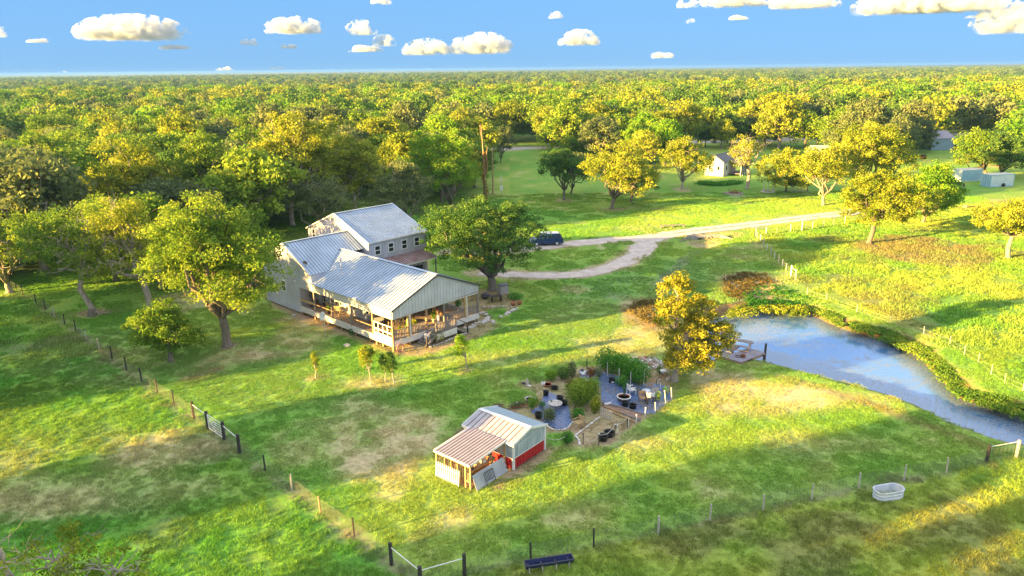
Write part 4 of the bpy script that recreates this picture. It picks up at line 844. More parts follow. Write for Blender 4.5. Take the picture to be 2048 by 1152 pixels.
# --- landing and the two flights
ld = obj('landing', MB().b2(3.95, 6.55, -1.5, -.075, .8, .93).b2(3.95, 6.55, -1.55, -1.5, .38, .97), TRIMM, house)
for i in range(9): obj('deck_board', MB().b2(3.95, 6.55, -1.49+i*.156, -1.35+i*.156, .935, .99), WOODG, ld)
railing(house, 4.0, 6.5, -1.47, .97, 1.92, name='landing_railing')
for x in (3.97, 6.5): obj('newel_post', MB().b2(x-.05, x+.05, -1.53, -1.42, 0, 2.0), WOODG, house)
st1 = obj('steps', MB().beam((3.95, -1.45, .85), (2.75, -1.45, .05), .05, .22).beam((3.95, -.15, .85), (2.75, -.15, .05), .05, .22), WOODG, house, label='grey steps going down to the left of the landing')
for i in range(5): obj('tread', MB().b2(3.72-i*.24, 4.0-i*.24, -1.42, -.17, .77-i*.17, .82-i*.17), WOODG, st1)
obj('hand_rail', MB().beam((3.97, -1.47, 1.85), (2.8, -1.47, 1.02), .07, .07), WOODG, house)
obj('newel_post', MB().b2(2.72, 2.84, -1.53, -1.41, 0, 1.08), WOODD, house)
st2 = obj('steps', MB().beam((6.55, -1.45, .85), (7.9, -1.45, .05), .05, .22).beam((6.55, -.2, .85), (7.9, -.2, .05), .05, .22), WOODG, house, label='grey steps going down to the right of the landing')
for i in range(5): obj('tread', MB().b2(6.55+i*.26, 6.83+i*.26, -1.42, -.22, .77-i*.17, .82-i*.17), WOODG, st2)
obj('hand_rail', MB().beam((6.5, -1.47, 1.9), (8.0, -1.47, .95), .07, .07), WOODD, house); obj('newel_post', MB().b2(7.95, 8.06, -1.52, -1.41, 0, 1.0), WOODD, house)
# --- enclosed rooms under the porch roof
iw = obj('wall', MB().b2(1.9, 2.0, 6.6, 18.5, .95, 3.12), SIDING, house, label='pale inner porch wall with small windows')
obj('wall', MB().b2(2.0, 9.0, 6.6, 6.7, .95, 3.12), SIDING, house); obj('wall', MB().b2(8.9, 9.0, 6.7, 14.2, .95, 3.12), SIDING, house)
obj('ceiling', MB().b2(.1, 10.9, .1, 15.8, 3.12, 3.16), OFFW, house)
for (ax_, ay, bx_, by) in ((1180, 400, 1222, 470), (997, 338, 1045, 405), (940, 318, 975, 378), (825, 280, 850, 345), (765, 262, 790, 328), (705, 240, 738, 312), (604, 205, 622, 300)):
    f0 = hl(560+ax_/6.827, 560+ay/6.827, 'x', 1.9); f1 = hl(560+bx_/6.827, 560+by/6.827, 'x', 1.9)
    zb_, zt_ = max(min(f0[2], f1[2]), 1.35), min(max(f0[2], f1[2]), 2.85); zt_ = max(zt_, zb_+.6); window(house, (1.9, (f0[1]+f1[1])/2, zb_), max(.45, abs(f0[1]-f1[1])*.9), zt_-zb_, 'x')
dr = obj('door', MB().b2(1.86, 1.9, 13.7, 14.6, 1.0, 3.0), GLASS, house, label='dark glazed side door'); obj('frame', MB().b2(1.85, 1.9, 13.6, 13.7, 1.0, 3.0).b2(1.85, 1.9, 14.6, 14.7, 1.0, 3.0), WHITE, dr)
dr = obj('door', MB().b2(3.4, 4.3, 6.56, 6.6, 1.0, 3.0), CHAR, house, label='dark front door'); obj('handle', MB().b2(4.15, 4.2, 6.5, 6.56, 1.95, 2.0), GALV, dr)
window(house, (5.6, 6.6, 1.9), 1.0, 1.0, 'y'); window(house, (7.6, 6.6, 1.9), 1.0, 1.0, 'y')
# --- middle wing (ridge across), gable end flush with the side
w2 = obj('roof', MB().box((4.0, 18.2, 7.53), (8.2, .3, .05)), ROOFM, house, label='middle roof with its ridge running across the house')
S2 = (7.5-4.87)/(18.2-13.3)
def m2(t):
    x = -.12+t*8.14
    if x < 2.14: y0 = 13.3
    elif x < XM: y0 = 13.37+(EZ+SL*(x+.15)-4.87)/S2
    else: y0 = max(15.2, 13.37+(EZ+SL*(11.15-x)-4.87)/S2)
    return (x, y0, 4.87+(y0-13.3)*S2), (x, 18.2, 7.5)
roof_panels(w2, m2, 22); roof_panels(w2, lambda t: ((-.12+t*8.14, 23.2, 4.82), (-.12+t*8.14, 18.2, 7.5)), 22)
mw_ = obj('wall', MB().b2(-.03, .05, 13.4, 15.8, 3.12, 3.2), SIDING, house, label='tall grey gable wall at the left end of the house')
wall_panels(mw_, (0, 23.1, 0), (0, 18.2, 0), 4.8, 7.42, .2, .2, 13); wall_panels(mw_, (0, 18.2, 0), (0, 15.85, 0), 7.42, 6.15, .2, .2, 7)
wall_panels(mw_, (0, 15.85, 0), (0, 13.3, 0), 6.15, 4.8, 3.2, 3.2, 7); wall_panels(mw_, (0.03, 13.33, 0), (2.15, 13.33, 0), 4.8, 4.8, 3.9, 4.82, 6)
obj('wall', MB().b2(.06, 8.0, 15.85, 15.95, .2, 3.12), SIDING, house); obj('wall', MB().b2(0.1, 8.0, 23.0, 23.1, .2, 4.8), SIDING, house)
obj('barge_board', MB().beam((-.14, 13.25, 4.84), (-.14, 18.2, 7.5), .06, .14).beam((-.14, 18.2, 7.5), (-.14, 23.25, 4.8), .06, .14), TRIMM, house)
window(house, (-.0, 19.0, 2.1), .8, 1.1, 'x'); obj('porch_light', MB().b2(-.14, -.03, 16.4, 16.52, 3.6, 3.75), WHITE, house)
# --- two-storey block at the back
w3 = obj('roof', MB().box((12.2, 20.42, 9.24), (8.5, .3, .05)), ROOFM, house, label='large back roof of the two-storey block')
roof_panels(w3, lambda t: ((7.93+t*8.6, 14.15, 6.7), (7.93+t*8.6, 20.42, 9.21)), 24); roof_panels(w3, lambda t: ((7.93+t*8.6, 26.65, 6.7), (7.93+t*8.6, 20.42, 9.21)), 24)
bw = obj('wall', MB().b2(8.05, 16.4, 26.4, 26.5, 0, 6.7), SIDING, house, label='walls of the two-storey block')
wall_panels(bw, (8.05, 14.3, 0), (16.4, 14.3, 0), 6.68, 6.68, 0, 0, 22); wall_panels(bw, (8.05, 26.5, 0), (8.05, 20.42, 0), 6.7, 9.15, 0, 0, 16); wall_panels(bw, (8.05, 20.42, 0), (8.05, 14.3, 0), 9.15, 6.7, 0, 0, 16)
wall_panels(bw, (16.4, 14.3, 0), (16.4, 20.42, 0), 6.7, 9.15, 0, 0, 16); wall_panels(bw, (16.4, 20.42, 0), (16.4, 26.5, 0), 9.15, 6.7, 0, 0, 16)
obj('barge_board', MB().beam((7.9, 14.1, 6.68), (7.9, 20.42, 9.2), .06, .16).beam((7.9, 20.42, 9.2), (7.9, 26.7, 6.68), .06, .16), TRIMM, house)
obj('gutter', MB().beam((7.95, 14.08, 6.64), (16.5, 14.08, 6.64), .1, .12), TRIMM, house)
for x0, x1 in ((8.83, 9.65), (10.74, 11.51), (12.67, 13.43), (14.53, 15.32)): window(house, ((x0+x1)/2, 14.28, 5.16), .66, .94, 'y')
window(house, (8.05, 25.2, 5.6), .5, 1.1, 'x')
lr = obj('porch_roof', MB().beam((9.9, 12.1, 3.86), (16.0, 12.1, 3.86), .08, .22), TRIMM, house, label='low rusty ribbed roof below the four upper windows')
roof_panels(lr, lambda t: ((9.9+t*6.2, 12.05, 4.0), (9.9+t*6.2, 14.26, 4.55)), 18, m=RUSTROOF)
for x in (10.2, 12.2, 14.1, 15.9): obj('porch_post', MB().b2(x-.06, x+.06, 12.1, 12.22, 0, 3.8), WOODG, house)
obj('porch_shade_panel', MB().b2(11.4, 15.6, 14.2, 14.26, 0, 2.7), GLASS, house, label='dark panel for the shade under the rusty roof')  # dark sheet on the wall stands in for the shaded porch
vp = obj('vent_pipe', MB().tube([(2.75, 11.8, 4.9), (2.75, 11.8, 6.35)], .09, 8), GALV, house); obj('cap', MB().lathe([(.05, 0), (.14, .02), (.1, .12), (0, .14)], (2.75, 11.8, 6.35), 8), GALV, vp)
lt = obj('flood_light', MB().beam((.25, 14.5, 5.5), (.25, 14.5, 5.85), .05, .05), CHAR, house)
for dy in (-.22, .18): obj('lamp_head', MB().ring((.2, 14.5+dy, 5.98), .15, .035, 12, 5, 'X').ring((.2, 14.5+dy, 5.98), .06, .03, 8, 4, 'X'), CHAR, lt)
# ================================================================ on the porch
def hthing(nm, lab, cat, x, y, z=DZ, rz=0, grp=None): return thing(nm, lab, cat, hw(x, y, z), HROT+rz, grp)
def chair(t, m, seat=.45, w=.56, back=.95, cushion=None):
    for i, (x, y) in enumerate(((-1, -1), (1, -1), (-1, 1), (1, 1))): obj('leg', MB().b2(x*w/2-.025, x*w/2+.025, y*w/2-.025, y*w/2+.025, 0, seat if y < 0 else back), m, t)
    obj('seat', MB().box((0, 0, seat), (w, w, .05)), m, t)
    for k in range(3): obj('backrest_slat', MB().b2(-w/2, w/2, w/2-.02, w/2+.02, seat+.15+k*(back-seat-.15)/3, seat+.25+k*(back-seat-.15)/3), m, t)
    for x in (-1, 1): obj('arm', MB().b2(x*w/2-.03, x*w/2+.03, -w/2, w/2, seat+.2, seat+.24), m, t)
    if cushion: obj('cushion', MB().box((0, 0, seat+.07), (w*.85, w*.85, .09)), cushion, t)
    return t
for x, y, rz, m_, cu, lab in ((1.15, 10.6, 2.2, WOODT, OFFW, 'cream cushioned patio chair halfway along the side porch'), (1.2, 12.2, 1.6, CHAR, None, 'dark metal chair by the glazed side door'),
        (.9, 14.3, 2.4, CHAR, None, 'dark metal chair at the far end of the side porch'), (3.0, 3.2, 2.6, CHAR, OFFW, 'white cushioned chair by the front porch railing'), (4.4, 4.6, .4, CHAR, OFFW, 'white cushioned chair deeper in the front porch'),
        (1.3, 2.2, -1.2, WOODT, None, 'wooden chair beside the white panel at the porch corner'), (7.6, 2.6, .3, WOODT, None, 'brown wooden chair behind the right porch railing'), (8.6, 4.2, -.6, CHAR, None, 'dark chair at the right side of the front porch')):
    chair(hthing('porch_chair', lab, 'chair', x, y, DZ, rz, 'porch chairs'), m_, cushion=cu)
t = hthing('porch_stool', 'small tan wooden stool on the side porch boards', 'stool', .75, 9.2); obj('seat', MB().box((0, 0, .42), (.7, .4, .05)), WOODT, t)
for x in (-.3, .3):
    for y in (-.15, .15): obj('leg', MB().b2(x-.03, x+.03, y-.03, y+.03, 0, .4), WOODT, t)
t = hthing('patio_table', 'glass-topped dark patio table near the porch corner', 'table', 1.5, 4.3); obj('table_top', MB().lathe([(.62, 0), (.65, .02), (.62, .04)], (0, 0, .72), 16), GALV, t)
for a in range(4): obj('leg', MB().bar((.45*math.cos(a*1.57), .45*math.sin(a*1.57), 0), (.3*math.cos(a*1.57), .3*math.sin(a*1.57), .72), .04), CHAR, t)
t = hthing('dining_table', 'dark wooden table in the middle of the front porch', 'table', 4.0, 3.0); obj('table_top', MB().box((0, 0, .74), (1.5, .9, .05)), WOODD, t)
for x in (-.65, .65):
    for y in (-.35, .35): obj('leg', MB().b2(x-.03, x+.03, y-.03, y+.03, 0, .72), WOODD, t)
def plant(t, h, r, n, ml, seed, pot=None, potm=TERRA, leaf=.14, pr=.2, ph=.3):
    if pot: obj('pot', MB().lathe([(pr*.7, 0), (pr, ph), (pr*1.1, ph), (pr*1.1, ph+.05), (pr*.9, ph+.05), (pr*.85, ph-.02), (0, ph-.03)], n=12), potm, t, True)
    q = np.random.default_rng(seed); p = q.normal(size=(n, 3)); p /= np.linalg.norm(p, axis=1)[:, None]; p *= (q.random(n)**.4)[:, None]*np.array([r, r, h/2]); p[:, 2] += h/2+(ph if pot else .05); p[:, 2] = np.maximum(p[:, 2], .02)
    V, F = cards(p, p*.3+np.array([0, 0, .2]), leaf, seed); link(bpy.data.objects.new('foliage', npmesh('foliage', V, F, LF[ml], {'tint': ('FACE', 'FLOAT', q.random(n))})), t)
    mb = MB()
    for k in range(5): a = q.uniform(0, 6.28); mb.tube([(0, 0, .05), (math.cos(a)*r*.4, math.sin(a)*r*.4, h*.6)], [.02, .008], 3, False)
    obj('stem', mb, BARK, t); return t
for x, y, h, r, ml, sd, lab, pm_ in ((2.6, .9, .8, .4, 'lime', 1, 'leafy potted plant behind the left front railing', TERRA), (1.5, .8, .6, .35, 'gold', 2, 'yellow-leaved potted plant by the porch corner', TERRA), (6.0, 1.2, 1.0, .3, 'lime', 3, 'potted plant on the pale pedestal by the porch steps', OFFW),
        (7.3, 5.2, 1.2, .55, 'oak', 4, 'dark bushy plant hanging in front of the rear window', TERRA), (8.3, 2.4, 2.0, .5, 'vine', 5, 'tall dark green potted tree at the right of the porch', TERRA), (10.2, 2.2, .9, .4, 'vine', 6, 'green potted plant in the right corner of the porch', WHITE),
        (9.9, 4.6, .8, .35, 'lime', 7, 'light green potted plant on the right porch walk', TERRA), (.5, 11.3, .6, .3, 'oak', 8, 'little dark potted plant beside the cream patio chair', CHAR), (3.6, 1.3, .6, .3, 'gold', 9, 'small yellow plant in a pot next to the steps opening', TERRA)):
    plant(hthing('potted_plant', lab, 'plant', x, y), h, r, 260, ml, 400+sd, True, pm_)
t = hthing('pedestal', 'white tapered pedestal at the head of the porch steps', 'pedestal', 5.9, .45); obj('column', MB().lathe([(.22, 0), (.16, .1), (.13, .8), (.2, .9), (.2, .95)], n=4), WHITE, t)
t = hthing('box_fan', 'round black fan on a stand in the side porch corner', 'fan', .7, 14.9); obj('grille', MB().ring((0, 0, 1.3), .28, .03, 16, 5, 'X').ring((0, 0, 1.3), .15, .02, 12, 4, 'X'), CHAR, t); obj('stand', MB().b2(-.03, .03, -.03, .03, 0, 1.05).lathe([(.2, 0), (.2, .03)], n=12), CHAR, t)
t = hthing('hose_pot', 'terracotta hose pot by the third porch post', 'pot', .35, 2.6); obj('pot', MB().lathe([(.2, 0), (.3, .3), (.26, .45), (.22, .45), (.2, .3), (0, .28)], n=14), TERRA, t, True); obj('hose', MB().ring((0, 0, .5), .2, .035, 16, 5), TERRA, t)
t = hthing('low_table', 'low white side table next to the porch table', 'table', 2.4, 5.2); obj('table_top', MB().box((0, 0, .5), (.7, .5, .05)), WHITE, t); obj('leg', MB().b2(-.3, -.25, -.2, .2, 0, .48), WHITE, t); obj('leg', MB().b2(.25, .3, -.2, .2, 0, .48), WHITE, t)
t = hthing('wall_shelf', 'white shelf of garden things against the front house wall', 'shelf', 6.6, 6.2)
for z in (.1, .6, 1.1): obj('board', MB().box((0, 0, z), (1.3, .35, .04)), WHITE, t)
for x in (-.62, .62): obj('upright', MB().b2(x-.03, x+.03, -.17, .17, 0, 1.3), WHITE, t)
# ---------------------------------------------------------------- round the house
zr = zoomer(560, 560, 6.827); zf = zoomer(760, 560, 6.827)
b = zr(615, 705); t = thing('satellite_dish', 'white satellite dish on a thin pole in front of the side porch', 'satellite dish', b, math.radians(-65))
obj('pole', MB().tube([(0, 0, 0), (0, 0, 1.35)], .035, 7), GALV, t)
prof = [(0, 0), (.15, .012), (.3, .05), (.44, .11), (.46, .115), (.44, .14), (.3, .08), (.12, .04), (0, .03)]
dm = MB().lathe(prof, n=22).mesh('dish', WHITE, True); do = link(bpy.data.objects.new('dish', dm), t); do.location = (0, -.05, 1.62); do.rotation_euler = (math.radians(70), 0, math.radians(25))
obj('feed_arm', MB().tube([(0, -.05, 1.3), (.15, -.5, 1.55)], .02, 5).box((.15, -.52, 1.6), (.08, .1, .08)), GALV, t)
b = zf(270, 985); t = thing('hose_coil', 'pink garden hose coil leaning at the front corner of the deck', 'hose', b, HROT)
for k, R_ in enumerate((.42, .36, .30)): obj('loop', MB().ring((0, -.1-.03*k, .44), R_, .035, 24, 6, 'Y'), TERRA if k == 1 else pm('pink_hose', (.62, .3, .26), (.5, .22, .2), 3, .6), t)
b = zr(990, 770); t = thing('green_hose', 'green hose hanging on the deck skirt', 'hose', b, HROT); obj('loop', MB().ring((-.1, 0, .55), .26, .04, 18, 5, 'X').ring((-.16, 0, .5), .3, .04, 18, 5, 'X'), LF['vine'], t)
b = zf(650, 850); t = thing('steel_tub', 'round white tank end beside the foot of the porch steps', 'tub', b, HROT); obj('drum', MB().lathe([(.3, 0), (.33, .1), (.33, .5), (.25, .6), (0, .64)], (0, 0, .25), 14), WHITE, t, True); obj('base', MB().box((0, 0, .12), (.5, .5, .26)), WOODD, t)
plant(thing('shrub', 'scraggly grey-green shrub in front of the porch landing', 'shrub', zf(790, 850)), 1.3, .8, 420, 'grey', 501, leaf=.16)
plant(thing('shrub', 'low grey-green shrub below the landing rail on its right', 'shrub', zf(915, 790)), .9, .6, 260, 'grey', 502, leaf=.16)
def stones(nm, lab, pts, r, seed, m=STONE, step=.38, cat='edging', w=0.0, grp=None):
    t = thing(nm, lab, cat, (0, 0, 0), 0, grp); q = random.Random(seed)
    for i in range(len(pts)-1):
        a, b2 = np.array(pts[i]), np.array(pts[i+1]); n = max(1, int(np.linalg.norm(b2[:2]-a[:2])/step))
        for k in range(n):
            p = a+(b2-a)*(k+.5)/n; obj('stone', MB().stone((p[0]+q.uniform(-w, w), p[1]+q.uniform(-w, w), .05), r*q.uniform(.7, 1.3), q.randrange(9999)), m, t)
    return t
stones('stone_edging', 'curved row of white stones in front of the porch landing', [zf(x, y) for x, y in ((670, 930), (760, 895), (860, 860), (960, 815), (1080, 765), (1190, 735))], .15, 1, step=.3)
stones('stone_edging', 'row of pale stones under the oak tree above the small grass island', [zf(x, y) for x, y in ((1340, 385), (1450, 372), (1600, 368), (1760, 368), (1830, 378))], .16, 2, step=.34)
stones('stepping_stones', 'diagonal stepping stones across the small grass island', [zf(x, y) for x, y in ((1620, 520), (1700, 490), (1780, 440), (1880, 385))], .26, 3, step=.5, w=.12, cat='path')
stones('stepping_stones', 'loose flagstones right of the porch between deck and lawn', [zf(x, y) for x, y in ((1250, 650), (1400, 590), (1520, 570), (1470, 510), (1400, 470), (1370, 430))], .3, 4, step=.45, w=.35, cat='path')
stones('stepping_stones', 'pale flagstones in the dirt at the right end of the porch', [zf(x, y) for x, y in ((1180, 680), (1350, 600), (1440, 550), (1540, 590))], .25, 14, step=.45, w=.4, cat='path')
b = zf(1590, 300); t = thing('picnic_bench', 'dark slatted bench table under the oak right of the porch', 'bench', b, .3); obj('table_top', MB().box((0, 0, .7), (1.3, .6, .06)), WOODD, t)
for x in (-.5, .5): obj('leg', MB().b2(x-.04, x+.04, -.25, .25, 0, .68), WOODD, t)
b = zf(1440, 260); t = thing('fire_pit', 'round black fire pit on the bare soil under the oak', 'fire pit', b); obj('bowl', MB().lathe([(.2, 0), (.5, .3), (.55, .5), (.5, .5), (.2, .2), (0, .2)], n=14), CHAR, t, True); obj('lid', MB().lathe([(.5, .5), (.3, .68), (0, .72)], n=14), CHAR, t, True)
b = zf(1680, 190); t = thing('storage_bin', 'grey covered bin against the oak trunk', 'bin', b, .5); obj('body', MB().box((0, 0, .55), (1.0, .8, 1.1)), CONC, t); obj('lid', MB().box((0, 0, 1.14), (1.1, .9, .08)), CHAR, t)
plant(thing('flower_bed', 'dark green flowering bed with light blue blooms below the bin', 'plant', zf(1850, 270)), .7, 1.0, 600, 'vine', 503, leaf=.16)
for x, y, lab in ((1820, 350, 'terracotta pot left of the pair beside the flower bed'), (1905, 335, 'terracotta pot right of the pair beside the flower bed')):
    t = thing('flower_pot', lab, 'pot', zf(x, y)); obj('pot', MB().lathe([(.2, 0), (.28, .32), (.3, .4), (.24, .4), (.2, .3), (0, .28)], n=12), TERRA, t, True); obj('soil', MB().lathe([(0, .3), (.22, .3)], n=10), SOIL, t)
tag(obj('rock', MB().stone((0, 0, .1), .35, 8), STONE), 'pale flat rock on the lawn below the side porch', 'rock').location = G(694, 693)
tag(obj('rock', MB().stone((0, 0, .1), .28, 9), STONE), 'white rock beside the far end of the deck skirt', 'rock').location = zr(195, 495)
# ================================================================ SHED (local x away from the lean-to front, y along it)
SO = G(942, 979.6); SR = math.radians(50.5); SX = np.array([math.cos(SR), math.sin(SR), 0]); SY = np.array([-math.sin(SR), math.cos(SR), 0])
def sw(x, y, z=0): p = SO+SX*x+SY*y; return (p[0], p[1], z)
shed = thing('garden_shed', 'small red and clear-walled shed with a low ribbed lean-to on tan posts', 'shed', SO, SR)
ROOFP = pm('clear_roof_sheet', (.44, .44, .46), (.35, .35, .37), 1.2, .35, 0, .1); ROOFB = pm('blue_white_roof', (.36, .46, .52), (.30, .40, .46), 1.5, .4, 0, .2)
RIBM = pm('roof_rib_brown', (.24, .17, .16), None, 2, .6); PLAST = pm('clear_plastic_wall', (.44, .50, .52), (.30, .36, .38), 1.5, .25); TIN = pm('corrugated_tin', (.55, .57, .60), (.42, .44, .48), 2, .4, 0, .4)  # roof ribs a darker pinkish brown than the sheets
def ribsheets(parent, edge, n, m, name, rib=.03, rw=.04, off=.0, thick=.02):
    for i in range(n):
        a0, b0 = map(Vector, edge(i/n)); a1, b1 = map(Vector, edge((i+1)/n)); nrm = (a1-a0).cross(b0-a0).normalized()
        if nrm.z < -.01 or (abs(nrm.z) < .01 and nrm.dot(Vector((.3, -1, 0))) < 0 and abs(nrm.y) > abs(nrm.x)) or (abs(nrm.z) < .01 and abs(nrm.x) >= abs(nrm.y) and nrm.x > 0): nrm = -nrm
        g = (a1-a0).normalized(); mb = MB(); e = g*.004
        mb.slab([a0+e, a1-e, b1-e, b0+e], nrm*-thick)
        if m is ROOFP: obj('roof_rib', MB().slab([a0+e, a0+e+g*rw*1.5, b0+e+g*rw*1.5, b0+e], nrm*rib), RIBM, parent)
        else: mb.slab([a0+e, a0+e+g*rw, b0+e+g*rw, b0+e], nrm*rib)
        mb.slab([a0+(a1-a0)*.5, a0+(a1-a0)*.5+g*rw*.5, b0+(b1-b0)*.5+g*rw*.5, b0+(b1-b0)*.5], nrm*rib*.5)
        obj(name, mb, m, parent)
r1_ = obj('roof', MB().beam((5.1, -.72, 2.42), (5.1, 3.75, 2.42), .3, .03), WHITE, shed, label='gable roof of the shed')
ribsheets(r1_, lambda t: ((3.3, -.68+t*4.4, 1.92), (5.1, -.68+t*4.4, 2.41)), 11, ROOFP, 'roof_sheet'); ribsheets(r1_, lambda t: ((6.95, -.68+t*4.4, 1.90), (5.1, -.68+t*4.4, 2.41)), 11, ROOFB, 'roof_sheet', .012)
for y in (-.72, 3.74): obj('barge_board', MB().beam((3.25, y, 1.87), (5.1, y, 2.38), .05, .17).beam((5.1, y, 2.38), (7.0, y, 1.85), .05, .17), WHITE, shed)
obj('gutter', MB().beam((3.27, 3.05, 1.86), (3.27, 3.76, 1.86), .06, .14).beam((3.27, -.72, 1.86), (3.27, -.1, 1.86), .06, .14), WHITE, shed)
r2_ = obj('roof', MB().beam((0, -.02, 1.69), (3.35, -.02, 1.93), .05, .15).beam((0, 3.08, 1.69), (3.35, 3.08, 1.93), .05, .15), WHITE, shed, label='ribbed lean-to roof with white edge boards')
ribsheets(r2_, lambda t: ((-.12, .02+t*3.02, 1.755), (3.32, .02+t*3.02, 1.995)), 12, ROOFP, 'roof_sheet')
obj('gutter', MB().beam((-.1, -.02, 1.69), (-.1, 3.08, 1.69), .06, .12), WHITE, shed)
for x, y in ((3.45, -.6), (6.8, -.6), (3.45, 3.6), (6.8, 3.6)): obj('corner_post', MB().b2(x-.07, x+.07, y-.07, y+.07, 0, 1.9), WHITE, shed)
w_ = obj('wall', MB().b2(3.5, 6.75, -.56, -.54, 0, .1), SOIL, shed, label='gable end wall, clear above and red below')
ribsheets(w_, lambda t: ((3.52+t*3.22, -.60, .05), (3.52+t*3.22, -.60, .80)), 10, RED, 'red_sheet', .025)
def gz(x): return 1.93+(.44*(1-abs(x-5.1)/1.7))
ribsheets(w_, lambda t: ((3.52+t*3.22, -.58, .84), (3.52+t*3.22, -.58, gz(3.52+t*3.22))), 9, PLAST, 'clear_sheet', .012)
obj('trim', MB().beam((3.5, -.62, .82), (6.75, -.62, .82), .03, .05).beam((3.9, -.62, .95), (3.9, -.62, 1.6), .03, .03).beam((6.35, -.62, .95), (6.35, -.62, 1.85), .03, .03).beam((3.9, -.62, 1.55), (6.35, -.62, 1.9), .02, .02), WHITE, shed)
w_ = obj('wall', MB().b2(3.46, 3.5, -.5, 3.5, 0, .1), SOIL, shed, label='front wall of the shed beside the lean-to')
ribsheets(w_, lambda t: ((3.42, -.52+t*4.0, .05), (3.42, -.52+t*4.0, .80)), 13, RED, 'red_sheet', .025); ribsheets(w_, lambda t: ((3.44, -.52+t*4.0, .84), (3.44, -.52+t*4.0, 1.86)), 10, PLAST, 'clear_sheet', .012)
obj('wall', MB().b2(6.74, 6.78, -.5, 3.5, .02, 1.85), PLAST, shed); obj('wall', MB().b2(3.5, 6.75, 3.56, 3.6, .02, 1.9), PLAST, shed)
obj('trim', MB().beam((3.4, -.5, .82), (3.4, 3.5, .82), .03, .05).beam((3.4, -.02, .85), (3.4, -.02, 1.6), .03, .03), WHITE, shed)
# lean-to frame
for x, y in ((0, .02), (0, .42), (0, 2.95), (3.3, .02), (1.6, 2.95)): obj('post', MB().b2(x-.045, x+.045, y-.045, y+.045, 0, 1.66+x*.07), WOODY, shed)
obj('rail', MB().beam((0, .02, 1.58), (0, 2.95, 1.58), .05, .14).beam((0, .02, .5), (0, .42, .5), .04, .08).beam((0.02, 2.95, 1.0), (3.3, 2.95, 1.0), .05, .08), WOODY, shed)
for y in (1.0, 1.55, 2.1): obj('plank', MB().beam((.02, y, .05), (.02, y, 1.5), .04, .3), WOODY, shed)
m, t_, N, L, B = new_mat('wire_screen'); tc = N.new('ShaderNodeTexCoord'); ck = N.new('ShaderNodeTexBrick'); ck.offset = 0; ck.inputs['Scale'].default_value = 18; ck.inputs['Mortar Size'].default_value = .06; ck.inputs['Brick Width'].default_value = .5; ck.inputs['Row Height'].default_value = .5
ck.inputs['Color1'].default_value = (0, 0, 0, 1); ck.inputs['Color2'].default_value = (0, 0, 0, 1); ck.inputs['Mortar'].default_value = (1, 1, 1, 1)
B.inputs['Base Color'].default_value = (.3, .28, .25, 1); L.new(tc.outputs['Object'], ck.inputs[0]); L.new(ck.outputs[0], B.inputs['Alpha']); SCREEN = m
scr = MB()
for k in range(14): scr.beam((.03, .1+k*.2, .55), (.03, .1+k*.2, 1.5), .006, .006)
for k in range(6): scr.beam((.03, .05, .6+k*.16), (.03, 2.9, .6+k*.16), .006, .006)
obj('wire_screen', scr, WIRE, shed)
obj('lean_to_floor', MB().b2(.1, 3.3, .1, 2.9, .0, .02), SOIL, shed)
t = thing('hay_heap', 'brown heap of straw inside the lean-to', 'straw', sw(1.6, 1.4, .02)); leaf = None
q = np.random.default_rng(3); p = q.normal(size=(900, 3))*np.array([.6, .6, .12]); p[:, 2] = abs(p[:, 2])+.02; p[:, :2] = np.clip(p[:, :2], -1.2, 1.2)
V, F = cards(p, np.array([0, 0, .6]), .16, 4, .2); link(bpy.data.objects.new('straw', npmesh('straw', V, F, LF['brown'], {'tint': ('FACE', 'FLOAT', q.random(900))})), t)
t = thing('workbench', 'wooden bench with clutter seen through the open side of the lean-to', 'bench', sw(1.7, .75, .02), SR); obj('table_top', MB().box((0, 0, .7), (2.6, .5, .05)), WOODT, t)
for x in (-1.2, 1.2): obj('leg', MB().b2(x-.04, x+.04, -.2, .2, 0, .68), WOODT, t)
for i, x in enumerate((-.9, -.3, .3, .9)):
    c_ = thing('storage_box', ['small brown box at the left end of the lean-to bench', 'tan box second along the lean-to bench', 'white box third along the lean-to bench', 'brown basket at the right end of the lean-to bench'][i], 'box', sw(1.7+x, .75, .745), SR)
    obj('body', MB().b2(-.17, .17, -.13, .13, 0, .18+.04*i), [WOODD, WOODT, OFFW, WOODT][i], c_); obj('lid', MB().b2(-.18, .18, -.14, .14, .18+.04*i, .2+.04*i), WOODG, c_)
# picket panel leaning on the front, tin sheet and barred rack on the side
t = thing('picket_fence', 'white picket fence panel leaning against the lean-to front', 'picket fence', sw(-.13, .85, 0), SR)
for k in range(12):
    y = k*.178; o_ = MB().slab([(-.06, y, 0), (-.06, y+.085, 0), (.03, y+.085, 1.0), (.03, y+.042, 1.08), (.03, y, 1.0)], (-.022, 0, 0)); obj('picket', o_, WHITE, t)
obj('rail', MB().beam((-.03, 0, .25), (-.03, 2.05, .25), .03, .07).beam((.02, 0, .8), (.02, 2.05, .8), .03, .07), WHITE, t)
t = thing('tin_panel', 'corrugated tin sheets leaning along the open side of the lean-to', 'tin sheet', sw(.1, -.02, 0), SR)
for k in range(3):
    mb = MB(); z0 = [0, .3, .6][k]
    mb.slab([(0, -.38+z0*.38/.95, z0), (3.05, -.38+z0*.38/.95, z0), (2.9, -.38+(z0+.31)*.38/.95, z0+.31), (0, -.38+(z0+.31)*.38/.95, z0+.31)], (0, .02, .01))
    for j in range(4): zz = z0+.04+j*.075; mb.beam((0, -.385+zz*.38/.95, zz), (2.98, -.385+zz*.38/.95, zz), .03, .03)
    obj('sheet', mb, TIN, t)
t = thing('barred_rack', 'dark barred metal rack leaning on the tin sheets', 'rack', sw(1.35, -.45, 0), SR)
